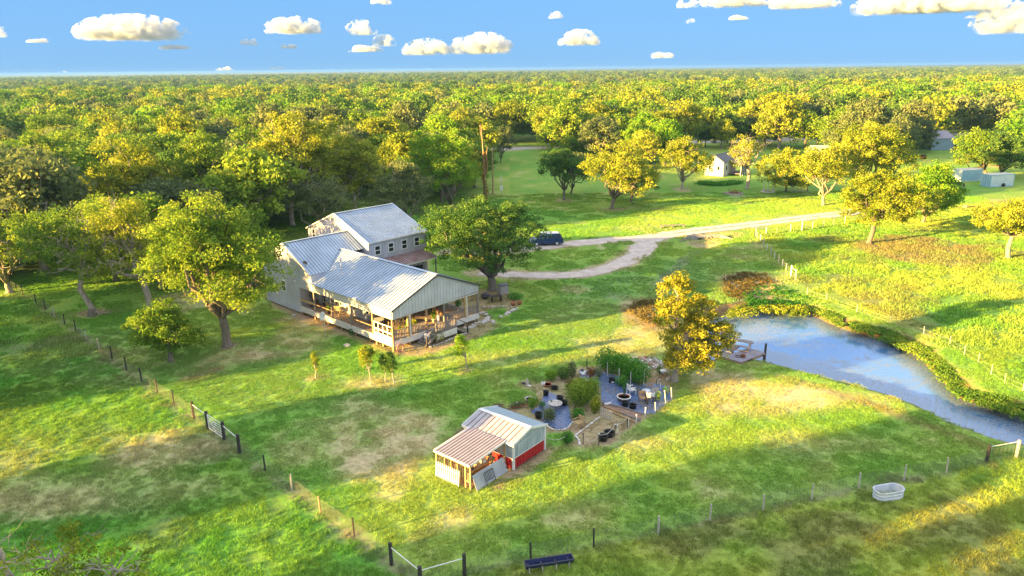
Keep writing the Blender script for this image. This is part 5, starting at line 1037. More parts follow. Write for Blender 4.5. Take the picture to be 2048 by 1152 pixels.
fr_ = MB().beam((-.42, 0, .28), (.42, 0, .28), .03, .03).beam((-.42, .2, .8), (.42, .2, .8), .03, .03).beam((-.42, -.1, .02), (-.42, .2, .8), .03, .03).beam((.42, -.1, .02), (.42, .2, .8), .03, .03); obj('frame', fr_, CHAR, t)
for k in range(6): obj('bar', MB().beam((-.3+k*.12, 0, .28), (-.3+k*.12, .2, .8), .025, .025), CHAR, t)
# ================================================================ GARDEN
FAB = pm('sky_sheen_fabric', (.12, .20, .40), (.035, .065, .16), 5, .32, .9, bscale=7);  # black fabric; blue sky sheen and pale highlights are put into its colour
def sheet(name, pts, m, z=.02, kind='structure', label=None):
    mb = MB().prism([tuple(p[:2]) for p in pts], 0, z); o = obj(name, mb, m, kind=kind)
    if label: o['label'] = label
    return o
sheet('garden_fabric', [g1(x, y) for x, y in ((455, 900), (560, 955), (640, 955), (700, 925), (745, 880), (710, 700), (680, 640), (560, 545), (470, 510), (455, 560), (400, 560), (380, 620), (330, 690), (250, 740), (330, 800), (380, 850))], FAB, .03)
sheet('garden_fabric', [g1(x, y) for x, y in ((1105, 635), (1350, 690), (1590, 770), (1640, 770), (1740, 765), (1955, 600), (1900, 440), (1700, 400), (1560, 425), (1380, 330), (1230, 300), (1000, 230), (830, 260), (860, 340), (960, 390), (1090, 440))], FAB, .034)
for seed, pts, lab in ((11, ((790, 1030), (900, 950), (990, 880), (1080, 815)), 'straight row of white stones beside the tan chair in the garden'), (12, ((450, 925), (520, 965), (640, 968), (700, 940), (740, 890), (770, 870)), 'white stones edging the near corner of the left fabric'),
        (13, ((785, 1040), (825, 1080), (840, 1150)), 'short bent row of white stones near the rope posts')):
    stones('stone_edging', lab, [g1(x, y) for x, y in pts], .085, seed, WHITE, .17)
# timber raised bed
tb = thing('raised_bed', 'low timber-edged soil bed in front of the two black pots', 'garden bed', g1(1340, 730)); b0 = np.array(tb.location)
def gt(x, y, z=0): return Vector(G(1020+x/6.0235, 700+y/6.0235, z))-Vector(tb.location)
for a, b_ in (((1110, 640), (1350, 690)), ((1350, 690), (1600, 770)), ((1120, 680), (1350, 760)), ((1350, 760), (1570, 850)), ((1240, 755), (1520, 875))):
    obj('timber', MB().beam(gt(*a, .06), gt(*b_, .06), .10, .12), WOODT if a[0] % 3 else WOODG, tb)
obj('soil', MB().prism([tuple(gt(x, y)[:2]) for x, y in ((1120, 655), (1590, 775), (1570, 840), (1130, 690))], .0, .05), SOIL, tb)
obj('timber', MB().beam(gt(1140, 655, .14), gt(1215, 640, .14), .12, .14), WHITE, tb)
def mass(nm, lab, pts, n, h, ml, seed, w=.35, leaf=.13, cat='shrub', z0=0.05, stems=8, arch=False):
    "a bushy plant along a line of ground points"
    q = np.random.default_rng(seed); P = np.array(pts); c = P.mean(0); t = thing(nm, lab, cat, (c[0], c[1], 0)); seg = q.integers(0, max(1, len(P)-1), n); u = q.random(n)[:, None]
    A = P[seg]; B2 = P[np.minimum(seg+1, len(P)-1)]; base = A*(1-u)+B2*u; d = q.normal(size=(n, 3)); d /= np.linalg.norm(d, axis=1)[:, None]; rr = (q.random(n)**.4)[:, None]
    w *= 1.15; h *= 1.12; lump = .7+.6*fbm(base[:, 0]*3+100, base[:, 1]*3+100, 1.7, seed)[:, None]
    off = d*rr*np.array([w, w, h/2])*lump; off[:, 2] += h/2*lump[:, 0]
    if arch: off[:, 2] = np.abs(off[:, 2])*.55+h*.45
    p = base+off-np.array([c[0], c[1], 0]); p[:, 2] = np.maximum(p[:, 2]+z0, .03); V, F = cards(p, d*.7+np.array([0, 0, .3]), leaf, seed+1)
    tint = np.clip(q.normal(.45, .22, n)+.25*d[:, 2], 0, 1); link(bpy.data.objects.new('foliage', npmesh('foliage', V, F, LF[ml], {'tint': ('FACE', 'FLOAT', tint)})), t)
    mb = MB()
    for k in range(stems): i = q.integers(n); s = base[i]-np.array([c[0], c[1], 0]); mb.tube([s, s+np.array([q.normal()*.1, q.normal()*.1, h*.8])], [.02, .008], 3, False)
    obj('stem', mb, BARK, t); return t
va = mass('vine_arbor', 'long bright green vine-covered arbor at the back of the garden', [g1(1100, 245), g1(1250, 290), g1(1400, 345), g1(1500, 390), g1(1590, 430)], 9000, 1.9, 'vine', 601, .8, .14, 'arbor', stems=16)
for p in ((1080, 260), (1170, 320), (1310, 400), (1450, 440), (1610, 440), (1250, 250), (1400, 300)): q_ = g1(*p)-np.array(va.location); obj('post', MB().tube([(q_[0], q_[1], 0), (q_[0], q_[1], 1.3)], .03, 5), WHITE, va)
mass('bush', 'big yellow-green bush between the two fabric areas', [g1(790, 700), g1(860, 640), g1(930, 600)], 6200, 1.9, 'pecan', 602, .9, .13)
mass('bush', 'golden trailing shrub on the upper left of the big bush', [g1(760, 640), g1(830, 560)], 900, 1.7, 'gold', 603, .4, .11)
mass('bush', 'yellow flowering bush top right of the big bush', [g1(980, 560), g1(1040, 590)], 1400, 1.5, 'lime', 604, .42, .11)
mass('spiky_plant', 'tall spiky reddish-green plant beside the grey picket gate', [g1(1010, 770), g1(1040, 750)], 700, 1.15, 'gold', 605, .3, .16, 'plant')
mass('bush', 'bright green low bush behind the tan wooden chair', [g1(780, 830), g1(850, 815)], 900, .65, 'vine', 606, .35, .11)
mass('conifer_shrub', 'tall dark narrow shrub at the back left of the garden', [g1(745, 345)], 1100, 1.65, 'grey', 607, .42, .11)
mass('bush', 'dark green shrub left of the tall narrow shrub', [g1(620, 350), g1(680, 360)], 1100, 1.0, 'oak', 608, .5, .12)
mass('bush', 'yellow-green grassy clump left of the garden behind the white bucket', [g1(450, 375), g1(540, 365)], 900, .85, 'lime', 609, .4, .12)
mass('bush', 'brown dried shrub beside the small picket panel', [g1(720, 480), g1(760, 500)], 700, .95, 'brown', 610, .45, .12)
mass('bush', 'rusty brown vine clump at the back centre of the garden', [g1(950, 360), g1(1000, 330)], 700, 1.0, 'rust', 611, .35, .11)
mass('bush', 'grey-green dry bush on the near fabric beside the shed', [g1(430, 850), g1(500, 860)], 900, .9, 'grey', 612, .42, .12)
mass('bush', 'yellowish clump beside the plank at the left of the garden', [g1(255, 720), g1(290, 690)], 700, .85, 'lime', 613, .34, .11)
mass('plant', 'small leafy plant on the left fabric near the round table', [g1(385, 690)], 260, .45, 'vine', 614, .28, .1, 'plant')
mass('bush', 'leafy green plant behind the large round tub', [g1(1320, 440), g1(1370, 450)], 800, .8, 'vine', 615, .4, .12)
mass('plant', 'weeping grey-green plant between the back stones and the arbor', [g1(1060, 350)], 500, 1.0, 'grey', 616, .35, .11, 'plant')
mass('plant', 'pale yellow tomato vine on stakes near the right fabric corner', [g1(1780, 620)], 260, .7, 'lime', 617, .2, .1, 'plant')
mass('plant', 'thin green vine between the right white posts', [g1(1870, 560)], 200, .7, 'vine', 618, .18, .1, 'plant')
mass('plant', 'dark sprig in the bare bed beside the bicycle', [g1(1800, 290)], 260, .55, 'vine', 619, .25, .1, 'plant')
mass('vine_clump', 'green vine ball climbing a rope post beside the shed', [g1(690, 1120)], 900, .85, 'vine', 620, .42, .1, 'plant')
def pot(nm, lab, p, r, h, m=BLACK, soil=True, rim=None, cat='pot'):
    t = thing(nm, lab, cat, p); obj('pot', MB().lathe([(r*.82, 0), (r, h), (r*1.06, h), (r*1.06, h+.03), (r*.92, h+.03), (r*.88, h*.8), (0, h*.78)], n=16), m, t, True)
    if rim: obj('rim', MB().ring((0, 0, h+.03), r*1.02, .045, 20, 6), rim, t, True)
    obj('soil', MB().lathe([(0, h*.82), (r*.86, h*.82)], n=14), SOIL, t); return t
for lab, x, y, r, h in (('black pot behind the round table on the left fabric', 600, 620, .27, .42), ('black pot beside the upper left edge of the left fabric', 432, 545, .24, .36), ('flat dark pot on the dirt above the left fabric', 535, 470, .3, .2),
        ('black pot next to the shed corner', 345, 815, .3, .4), ('black pot with a white label in front of the vine arbor', 1230, 395, .28, .38), ('left one of two black pots before the timber bed', 1385, 680, .28, .42), ('right one of two black pots before the timber bed, dusty topped', 1478, 705, .3, .36),
        ('large dark tub, left of the pair by the rope posts', 1120, 1085, .36, .36), ('large dark tub, right of the pair by the rope posts', 1195, 1035, .38, .34), ('dark pot half hidden behind the big bush', 650, 660, .28, .3)):
    t = pot('plant_pot', lab, g1(x, y), r, h)
    if 'white label' in lab: obj('label', MB().b2(-.1, .1, -r*1.06-.012, -r*1.0, .12, .24), WHITE, t)
pot('round_tub', 'large round tub with a white rim and a small plant', g1(1370, 605), .52, .3, TERRA, True, WHITE, 'tub'); mass('seedling', 'upright seedling growing in the white-rimmed tub', [g1(1370, 590)], 160, 1.1, 'vine', 621, .12, .1, 'plant', .3)
pot('round_tub', 'shallow terracotta bowl behind the white bucket', g1(450, 430), .38, .14, TERRA, True, None, 'bowl')
t = thing('white_bucket', 'white bucket beside the shallow terracotta bowl', 'bucket', g1(400, 430)); obj('body', MB().lathe([(.14, 0), (.17, .3), (.15, .3), (.14, .05), (0, .05)], n=14), WHITE, t, True); obj('handle', MB().ring((0, 0, .3), .15, .01, 12, 4, 'X'), CHAR, t)
t = thing('fire_ring', 'round stone-topped table with odds and ends on the left fabric', 'table', g1(545, 705)); obj('table_top', MB().lathe([(.5, 0), (.55, .02), (.55, .07), (0, .08)], (0, 0, .42), 20), STONE, t)
obj('frame', MB().ring((0, 0, .36), .48, .03, 20, 5), CHAR, t)
for a in range(4): obj('leg', MB().tube([(.4*math.cos(a*1.57), .4*math.sin(a*1.57), 0), (.36*math.cos(a*1.57), .36*math.sin(a*1.57), .42)], .02, 5), CHAR, t)
tag(obj('trinket', MB().stone((0, 0, .04), .1, 5), LF['vine']), 'green ornament on the round stone-topped table', 'ornament').location = g1(500, 690)+np.array([0, 0, .5]); tag(obj('trinket', MB().stone((0, 0, .04), .12, 6), WHITE), 'white ornament on the round stone-topped table', 'ornament').location = g1(560, 690)+np.array([0, 0, .5])
for nm, lab, p, rz, m_ in (('garden_chair', 'tan wooden armchair in front of the bright green low bush', (830, 930), -.9, WOODY), ('garden_chair', 'white metal armchair on the right fabric behind the tub', (1460, 530), 1.9, WHITE), ('garden_chair', 'tan slatted chair beside the cluttered black table', (1600, 630), .2, WOODT)):
    chair(thing(nm, lab, 'chair', g1(*p), rz, 'garden chairs'), m_, .42, .52, .85)
t = thing('potting_table', 'small black table cluttered with white jugs', 'table', g1(1690, 640), .2); obj('table_top', MB().box((0, 0, .5), (.7, .5, .05)), BLACK, t)
for x in (-.3, .3):
    for y in (-.2, .2): obj('leg', MB().b2(x-.03, x+.03, y-.03, y+.03, 0, .48), BLACK, t)
for i, (x, y, s_, lab) in enumerate(((-.15, 0, 1, 'square white canister with a dark opening on the black table'), (.2, .12, .8, 'small white jug at the back of the black table'))):
    p = np.array(g1(1690, 640)); c_ = thing('white_jug', lab, 'jug', (p[0]+x, p[1]+y, .525)); obj('body', MB().b2(-.15*s_, .15*s_, -.12*s_, .12*s_, 0, .36*s_), WHITE, c_); obj('spout', MB().tube([(0, 0, .36*s_), (0, 0, .42*s_)], .05, 8), BLACK, c_)
t = thing('wash_basin', 'pale blue-grey basin behind the black table', 'basin', g1(1640, 555)); obj('bowl', MB().lathe([(.2, .3), (.36, .5), (.34, .5), (.18, .33), (0, .33)], n=16), GALV, t, True); obj('leg', MB().tube([(0, 0, 0), (0, 0, .31)], .05, 6), CHAR, t)
t = thing('leaning_board', 'grey white board tilted against the black table', 'board', g1(1750, 560), .5); obj('board', MB().box((0, 0, .45), (.7, .04, .6), rx=-.5), CONC, t); obj('prop', MB().bar((0, .05, 0), (0, .0, .6), .03), WOODG, t)
def picket(lab, a, b_, n, h, m, w=.07):
    A, B2 = np.array(g1(*a)), np.array(g1(*b_)); t = thing('picket_gate', lab, 'gate', A); d = B2-A
    for k in range(n):
        p = d*(k/(n-1)); obj('picket', MB().b2(p[0]-w/2, p[0]+w/2, p[1]-.015, p[1]+.015, .03, h*(1 if k % 2 else .97)), m, t)
    obj('rail', MB().beam((0, .03, h*.3), (d[0], d[1]+.03, h*.3), .03, .07).beam((0, .03, h*.75), (d[0], d[1]+.03, h*.75), .03, .07), m, t)
picket('weathered grey picket gate with one white post in front of the timber bed', (1095, 805), (1225, 860), 7, .85, WOODW); picket('tan picket gate standing beside the bare bed with the bicycle', (1655, 455), (1720, 455), 4, .85, WOODY); picket('small tan picket panel in the brown dried shrub', (770, 500), (870, 470), 5, .7, WOODT)
# rope posts
def rpost(lab, x, y, h, m, cap=None, lean=0.0):
    t = thing('rope_post', lab, 'post', g1(x, y), 0, 'posts round the garden'); obj('shaft', MB().tube([(0, 0, 0), (lean, 0, h)], .032, 6), m, t)
    obj('cap', MB().lathe([(.05, 0), (.06, .04), (0, .07)], (lean, 0, h-.01), 8), cap or m, t); return np.array(g1(x, y))+np.array([lean, 0, h*.95])
RP = [rpost('dark rope post inside the green vine ball', 683, 1140, .8, WOODD), rpost('dark rope post left of the pair of tubs', 880, 1135, .8, WOODD), rpost('dark rope post with white cap touching the left tub', 1070, 1145, .85, WOODD, WHITE), rpost('dark rope post with white cap right of the tubs', 1262, 1035, .9, WOODD, WHITE),
      rpost('dark post just behind the white post nearest the timber bed', 1412, 935, .9, WOODD)]
for lab, x, y, h, ln in (('white post leaning beside the white-capped dark post', 1302, 1010, .75, -.06), ('white post paired with the dark post', 1424, 935, .7, 0), ('white post at the near end of the timber bed', 1520, 895, .75, 0), ('white post with a hook beside the black pots', 1625, 808, .75, .03), ('white post below the cluttered black table', 1752, 742, .72, -.04), ('tall white post second from the right corner', 1878, 645, 1.05, -.15), ('tall white post at the right corner of the fabric', 1948, 602, 1.0, -.08), ('thin white stake in the right fabric bed', 1810, 470, .5, 0)): rpost(lab, x, y, h, WHITE, None, ln)
def rope(lab, a, b_, sag, m=OFFW, r=.016):
    a = np.array(a); b_ = np.array(b_); pts = [a+(b_-a)*u-np.array([0, 0, sag*4*u*(1-u)]) for u in np.linspace(0, 1, 9)]; tag(obj('rope', MB().tube(pts, r, 4), m), lab, 'rope', 'ropes slung between the garden posts')
rope('rope hanging from the shed corner to the vine-covered post', sw(6.86, -.6, 1.0), RP[0], .35); rope('deep rope between the two dark posts left of the tubs', RP[1], RP[2], .55); rope('rope hanging over the pair of tubs', RP[2], RP[3], .3); rope('rope up from the white-capped post to the paired posts', RP[3], RP[4], .15)
# stone bed, bare bed, bicycle, left rocks
SB = [g1(x, y) for x, y in ((1410, 130), (1500, 95), (1650, 85), (1780, 110), (1900, 165), (1810, 215), (1700, 235), (1600, 265), (1500, 215))]
sb = thing('stone_bed', 'oval bed of loose white and brown stones beside the pond tree', 'stone bed', g1(1650, 170)); q = inpoly(SB, 260, 9)
for i, (x, y) in enumerate(q):
    st = MB().stone((x-sb.location[0], y-sb.location[1], .03), rnd.uniform(.07, .16), i); obj('stone', st, (WHITE, STONE, STONE, TERRA, CONC)[i % 5], sb)
stones('stone_edging', 'pale stone edging along the near side of the stone bed', [g1(1412, 135), g1(1450, 190), g1(1530, 240), g1(1600, 272)], .12, 15, STONE, .25)
t = thing('bicycle', 'rusty old bicycle standing in the bare bed below the stone bed', 'bicycle', g1(1845, 400), .6); sp = MB()
for x in (-.5, .5):
    w_ = obj('wheel', MB().ring((x, 0, .33), .32, .022, 20, 5, 'Y'), CHAR, t); s_ = MB()
    for k in range(6): a = k*PI/6; s_.beam((x-.3*math.cos(a), 0, .33-.3*math.sin(a)), (x+.3*math.cos(a), 0, .33+.3*math.sin(a)), .01, .01)
    obj('spokes', s_, GALV, w_)
obj('frame', MB().tube([(-.5, 0, .33), (-.1, 0, .8), (.35, 0, .85), (.5, 0, .33)], .025, 5).tube([(-.5, 0, .33), (0, 0, .3), (-.1, 0, .8)], .02, 5).tube([(0, 0, .3), (.35, 0, .8)], .02, 5), TERRA, t)
obj('saddle', MB().box((-.12, 0, .88), (.24, .12, .05)), CHAR, t); obj('handlebar', MB().tube([(.3, -.25, 1.0), (.37, 0, .95), (.3, .25, 1.0)], .02, 5), GALV, t)
t = thing('white_basket', 'round white wire basket hung on the bicycle', 'basket', g1(1838, 345)); t.location.z = .55; obj('basket', MB().ring((0, 0, .1), .2, .02, 16, 4).ring((0, 0, .2), .24, .03, 16, 4).lathe([(.12, 0), (.2, .1), (.24, .2)], n=12), WHITE, t)
stones('rock_cluster', 'dark and white rocks at the left tip of the garden dirt', [g1(150, 400), g1(200, 420), g1(245, 425)], .16, 21, CHAR, .2, 'rock', .05); 
t = thing('white_statuette', 'small white stone figure on the dirt at the left tip of the garden', 'ornament', g1(210, 435)); obj('figure', MB().lathe([(.16, 0), (.18, .08), (.1, .15), (.12, .35), (.06, .48), (.09, .58), (0, .68)], n=8), STONE, t, True); obj('base', MB().stone((.15, -.05, .05), .16, 3), WHITE, t)
pot('planter', 'tan stone planter with grey rocks left of the fabric', g1(245, 620), .42, .25, STONE, True, None, 'planter'); stones('rock_cluster', 'grey rocks heaped in the tan stone planter', [g1(225, 590)+np.array([0, 0, .25]), g1(270, 590)+np.array([0, 0, .25])], .12, 22, CONC, .16, 'rock', .08)
tag(obj('rock', MB().stone((0, 0, .1), .26, 31), WHITE), 'white rock in dark plants behind the shed roof', 'rock').location = g1(85, 665)
tag(obj('plank', MB().beam((-.65, 0, .1), (.65, .2, .16), .16, .05), TERRA), 'reddish wooden plank lying behind the shed', 'plank').location = g1(130, 700)
mass('plant', 'dark weedy plants around the white rock behind the shed', [g1(20, 700), g1(160, 670)], 500, .35, 'grey', 623, .3, .11, 'plant')
for i, (x, y) in enumerate(((870, 250), (900, 275), (930, 265), (960, 250), (885, 300), (860, 285), (945, 235), (980, 240))):
    tag(obj('rock', MB().stone((0, 0, .08), .16 if i % 2 else .2, 50+i), WHITE if i % 3 else CHAR), ['second white', 'third white', 'dark', 'fourth white'][i//2]+' rock in the back edge cluster, '+['farther', 'nearer'][i % 2]+' of its pair', 'rock').location = g1(x, y)
rpost('thin dark stake standing in the back rock cluster', 925, 240, 1.0, WOODD)
# ================================================================ FENCES
def post(parent, p, h, r, m, top=None, lean=(0, 0)):
    o = obj('post', MB().tube([(p[0], p[1], p[2]-.1), (p[0]+lean[0], p[1]+lean[1], p[2]+h)], [r, r*.92], 8), m, parent)
    return o
def mesh_wires(P, h, rows, vs, rad=.006):
    mb = MB()
    for i in range(len(P)-1):
        a, b_ = np.array(P[i]), np.array(P[i+1]); ln = np.linalg.norm(b_-a)
        for k in range(rows):
            z = h*(k+.4)/rows; mb.v += []; mb.tube([a+np.array([0, 0, z]), b_+np.array([0, 0, z])], rad, 3, False)
        n = int(ln/vs)
        for k in range(1, n): p = a+(b_-a)*k/n; mb.tube([p+np.array([0, 0, .03]), p+np.array([0, 0, h*.97])], rad*.8, 3, False)
    return mb
def fence(nm, lab, posts, h, rows, vs, rad=.006, wm=None):
    t = thing(nm, lab, 'fence', (0, 0, 0)); P = []
    for x, y, hh, r, m in posts: p = G(x, y); P.append(p); post(t, p, hh, r, m, lean=(rnd.uniform(-.03, .03), rnd.uniform(-.03, .03)))
    obj('wire_mesh', mesh_wires(P, h, rows, vs, rad), wm or WIRE, t); return t, P
TP = WOODD
fence('side_fence', 'long wire fence with thin dark posts along the left pasture', [(20, 575, 1.2, .05, TP), (46, 590, 1.2, .05, TP)]+[(232/3.2, 560+155/3.2, 1.2, .06, TP), (290/3.2, 560+190/3.2, 1.2, .06, TP), (348/3.2, 560+240/3.2, 1.2, .06, WOODW), (415/3.2, 560+285/3.2, 1.2, .06, TP), (485/3.2, 560+325/3.2, 1.2, .06, TP), (555/3.2, 560+390/3.2, 1.1, .04, WOODW),
    (637/3.2, 560+450/3.2, 1.2, .06, WOODW), (718/3.2, 560+510/3.2, 1.3, .07, TP), (812/3.2, 560+580/3.2, 1.3, .07, TP), (908/3.2, 560+650/3.2, 1.3, .07, TP), (1008/3.2, 560+725/3.2, 1.3, .07, TP), (1115/3.2, 560+795/3.2, 1.25, .06, TP), (1243/3.2, 560+887/3.2, 1.4, .11, TP)], 1.05, 7, .7, .004)
cor = [G(1243/3.2, 560+887/3.2), G(1333/3.2, 560+955/3.2), G(1437/3.2, 560+1025/3.2), G(1535/3.2, 560+1110/3.2)]
t = thing('corner_brace', 'heavy dark posts with white pipe rails either side of the pipe gate', 'fence', (0, 0, 0))
for p in cor[1:]: post(t, p, 1.45, .12, TP)
for a, b_ in ((cor[0], cor[1]), (cor[2], cor[3])):
    obj('pipe_rail', MB().tube([a+np.array([0, 0, 1.15]), b_+np.array([0, 0, 1.15])], .03, 6), WHITE, t); obj('wire_mesh', mesh_wires([a, b_], 1.05, 7, .3), WIRE, t)
t = thing('pipe_gate', 'white tubular metal gate between heavy dark posts in the side fence', 'gate', cor[1]); d = cor[2]-cor[1]; e = d/np.linalg.norm(d); a = e*.15; b_ = d-e*.15
obj('frame', MB().tube([a+np.array([0, 0, .15]), a+np.array([0, 0, 1.25]), b_+np.array([0, 0, 1.25]), b_+np.array([0, 0, .15]), a+np.array([0, 0, .15])], .03, 6), WHITE, t)
for z in (.36, .56, .78, 1.0): obj('gate_bar', MB().tube([a+np.array([0, 0, z]), b_+np.array([0, 0, z])], .02, 5), WHITE, t)
obj('brace', MB().tube([a+np.array([0, 0, 1.2]), (a+b_)/2+np.array([0, 0, .2])], .02, 5).ring(tuple((a*.6+b_*.4)+np.array([0, 0, .75])), .16, .025, 12, 5, 'Y'), WHITE, t)
z7 = lambda x, y: (360+x/3.012, 780+y/3.012)
fence('side_fence', 'wire fence between the pipe gate and the front corner posts', [(1535/3.2, 560+1110/3.2, 1.4, .11, TP), (*z7(515, 490), 1.2, .06, TP), (*z7(675, 605), 1.15, .055, WOODW), (*z7(847, 742), 1.15, .055, WOODT), (*z7(1050, 882), 1.2, .06, TP), (*z7(1275, 1054), 1.35, .11, TP)], 1.05, 8, .6, .004)
c1_ = [G(*z7(1275, 1054)), G(*z7(1450, 1200)), G(*z7(1715, 1122))]
t = thing('corner_brace', 'three heavy dark corner posts joined by white pipes at the bottom of the picture', 'fence', (0, 0, 0)); post(t, c1_[1], 1.35, .12, TP); post(t, c1_[2], 1.35, .11, TP)
for a, b_ in ((c1_[0], c1_[1]), (c1_[1], c1_[2])): obj('pipe_rail', MB().tube([a+np.array([0, 0, 1.1]), b_+np.array([0, 0, 1.1])], .028, 6), WHITE, t); obj('wire_mesh', mesh_wires([a, b_], 1.0, 8, .3), WIRE, t)
z4 = lambda x, y: (1000+x/3.814, 850+y/3.814); z5 = lambda x, y: (1500+x/3.469, 820+y/3.469)
fence('front_fence', 'woven wire fence along the front of the yard, dark posts left and pale posts right', [(*z7(1715, 1122), 1.35, .11, TP), (*z4(235, 1035), 1.15, .06, TP), (*z4(715, 928), 1.15, .055, TP), (*z4(1207, 830), 1.15, .06, WOODW), (*z4(1600, 730), 1.1, .05, WOODW), (*z5(90, 702), 1.1, .05, WOODW), (*z5(425, 624), 1.1, .05, WOODW), (*z5(753, 547), 1.1, .055, WOODW),
    (*z5(1067, 487), 1.1, .05, WOODW), (*z5(1362, 437), 1.1, .05, WOODW), (*z5(1640, 360), 1.25, .11, TP)], 1.05, 9, .25)
c2_ = [G(*z5(1640, 360)), G(*z5(1845, 332)), G(2160, 895)]
t = thing('corner_brace', 'dark end post and pale post joined by a white pipe at the pond corner', 'fence', (0, 0, 0)); post(t, c2_[1], 1.3, .11, WOODW); obj('pipe_rail', MB().tube([c2_[0]+np.array([0, 0, 1.1]), c2_[1]+np.array([0, 0, 1.2])], .028, 6), WHITE, t); obj('wire_mesh', mesh_wires([c2_[0], c2_[1], c2_[2]], 1.0, 8, .3), WIRE, t)
z3 = lambda x, y: (1040+x/3.413, 420+y/3.413); zz_ = lambda x, y: (1600+x/4.571, 300+y/4.571)
t, P = fence('drive_fence', 'white-posted wire fence running from the culvert corner down towards the pond', [(*z3(x, y), hh, rr_, WHITE if k % 2 == 0 or k in (0,) else WOODW) for k, (x, y, hh, rr_) in enumerate(((1605, 182, 1.4, .1), (1618, 198, 1.1, .06), (1640, 217, 1.1, .06), (1662, 250, 1.3, .07), (1685, 277, 1.0, .05), (1711, 307, 1.3, .07), (1736, 337, 1.0, .05), (1764, 362, 1.2, .07), (1789, 388, 1.0, .05), (1816, 416, 1.0, .05), (1848, 458, 1.5, .09), (1880, 486, 1.5, .09)))], 1.0, 5, .6)
obj('pipe_rail', MB().tube([P[-2]+np.array([0, 0, 1.3]), P[-1]+np.array([0, 0, 1.2])], .03, 5), WHITE, t)
t, P2 = fence('drive_fence', 'thin-posted wire fence along the right side of the gravel drive', [(*z3(1605, 182), 1.4, .1, WOODD), (*z3(1678, 168), 1.2, .07, WHITE), (*z3(1752, 160), 1.0, .035, WOODW), (*z3(1845, 152), 1.3, .06, WHITE), (*z3(1922, 146), 1.5, .08, WHITE), (*z3(1995, 131), 1.1, .06, WHITE), (*zz_(15, 738), 1.5, .08, WHITE), (*zz_(112, 722), 1.2, .06, WHITE), (*zz_(212, 712), 1.3, .06, WOODW), (*zz_(303, 698), 1.2, .05, WOODW), (*zz_(408, 672), 1.3, .06, WHITE), (1760, 436, 1.2, .05, WOODW), (1850, 426, 1.2, .05, WOODW)], 1.0, 5, .8)
obj('pipe_rail', MB().tube([P[0]+np.array([0, 0, 1.25]), P2[1]+np.array([0, 0, 1.1])], .03, 5), WHITE, t)
zp = lambda x, y: (1240+x/2.535, 540+y/2.535)
fence('pond_fence', 'thin single-wire fence on small stakes along the far pond bank', [(*zp(x, y), .9, .025, WOODW if k % 2 else OFFW) for k, (x, y) in enumerate(((948, 128), (1045, 155), (1200, 215), (1370, 270), (1538, 330), (1670, 380), (1745, 430), (1815, 468), (1880, 530), (1950, 575), (2040, 615), (2200, 700)))], .8, 2, 99, .008)
fence('pond_fence', 'short dark stakes in the weeds at the head of the pond', [(1612, 575, .8, .03, TP), (1590, 566, .8, .03, TP), (1555, 563, .9, .04, TP), (1545, 566, .9, .04, TP)], .7, 2, 99, .008)
# ================================================================ trough, tank, dock
b = G(1098, 1136); t = thing('feed_trough', 'long dark blue feed trough on short tan legs by the front fence', 'trough', b, math.radians(12)); Lh = 1.28
TRB = pm('blue_black_plastic', (.025, .04, .12), (.015, .022, .07), 3, .35)
mb = MB(); pr = [(-.24, .5), (-.15, .24), (.15, .24), (.24, .5), (.21, .5), (.13, .27), (-.13, .27), (-.21, .5)]
n = len(pr); mb.add([(-Lh, y, z) for y, z in pr]+[(Lh, y, z) for y, z in pr], [(i, (i+1) % n, (i+1) % n+n, i+n) for i in range(n)]); obj('basin', mb, TRB, t)
for s_ in (-1, 1): obj('end_wall', MB().slab([(s_*Lh, -.24, .5), (s_*Lh, -.15, .24), (s_*Lh, .15, .24), (s_*Lh, .24, .5)], (s_*-.03, 0, 0)), TRB, t)
obj('rim', MB().beam((-Lh-.02, -.25, .5), (Lh+.02, -.25, .5), .04, .03).beam((-Lh-.02, .25, .5), (Lh+.02, .25, .5), .04, .03).beam((-Lh, -.25, .505), (-Lh, .25, .505), .04, .03).beam((Lh, -.25, .505), (Lh, .25, .505), .04, .03), CHAR, t)
for x in (-1.1, -.4, .35, 1.05):
    for y in (-.2, .2): obj('leg', MB().beam((x, y, 0), (x, y*.8, .34), .05, .05), WOODW, t)
b = G(1775, 994); t = thing('stock_tank', 'oval galvanised stock tank standing empty by the front fence', 'stock tank', b, math.radians(14))
def oval(R, Lx, n=14): return [(Lx*(1 if math.cos(a) > 0 else -1)+R*math.cos(a), R*math.sin(a)) for a in [(-PI/2+PI*(k+.5)/n if k < n else PI/2+PI*(k-n+.5)/n) for k in range(2*n)]]
prof = [(0.0, .0), (.0, .12), (.025, .15), (0, .18), (0, .32), (.025, .35), (0, .38), (0, .52), (.04, .55), (.04, .58), (-.03, .58), (-.02, .5), (-.02, .06)]; R_, LX = .44, .5; mb = MB(); vs = []
for dr_, z in prof: vs += [(x*1.0, y, z) for x, y in oval(R_+dr_, LX)]
k = 28; fs = [(i*k+j, i*k+(j+1) % k, (i+1)*k+(j+1) % k, (i+1)*k+j) for i in range(len(prof)-1) for j in range(k)]; fs.append(tuple((len(prof)-1)*k+j for j in range(k))); mb.add(vs, fs); obj('tank_wall', mb, GALV, t)
obj('rim', MB().tube([(x, y, .585) for x, y in oval(R_+.03, LX)]+[(oval(R_+.03, LX)[0][0], oval(R_+.03, LX)[0][1], .585)], .025, 5, False), GALV, t)
obj('drain_plug', MB().tube([(LX+R_-.02, 0, .08), (LX+R_+.06, 0, .08)], .03, 6), CHAR, t)
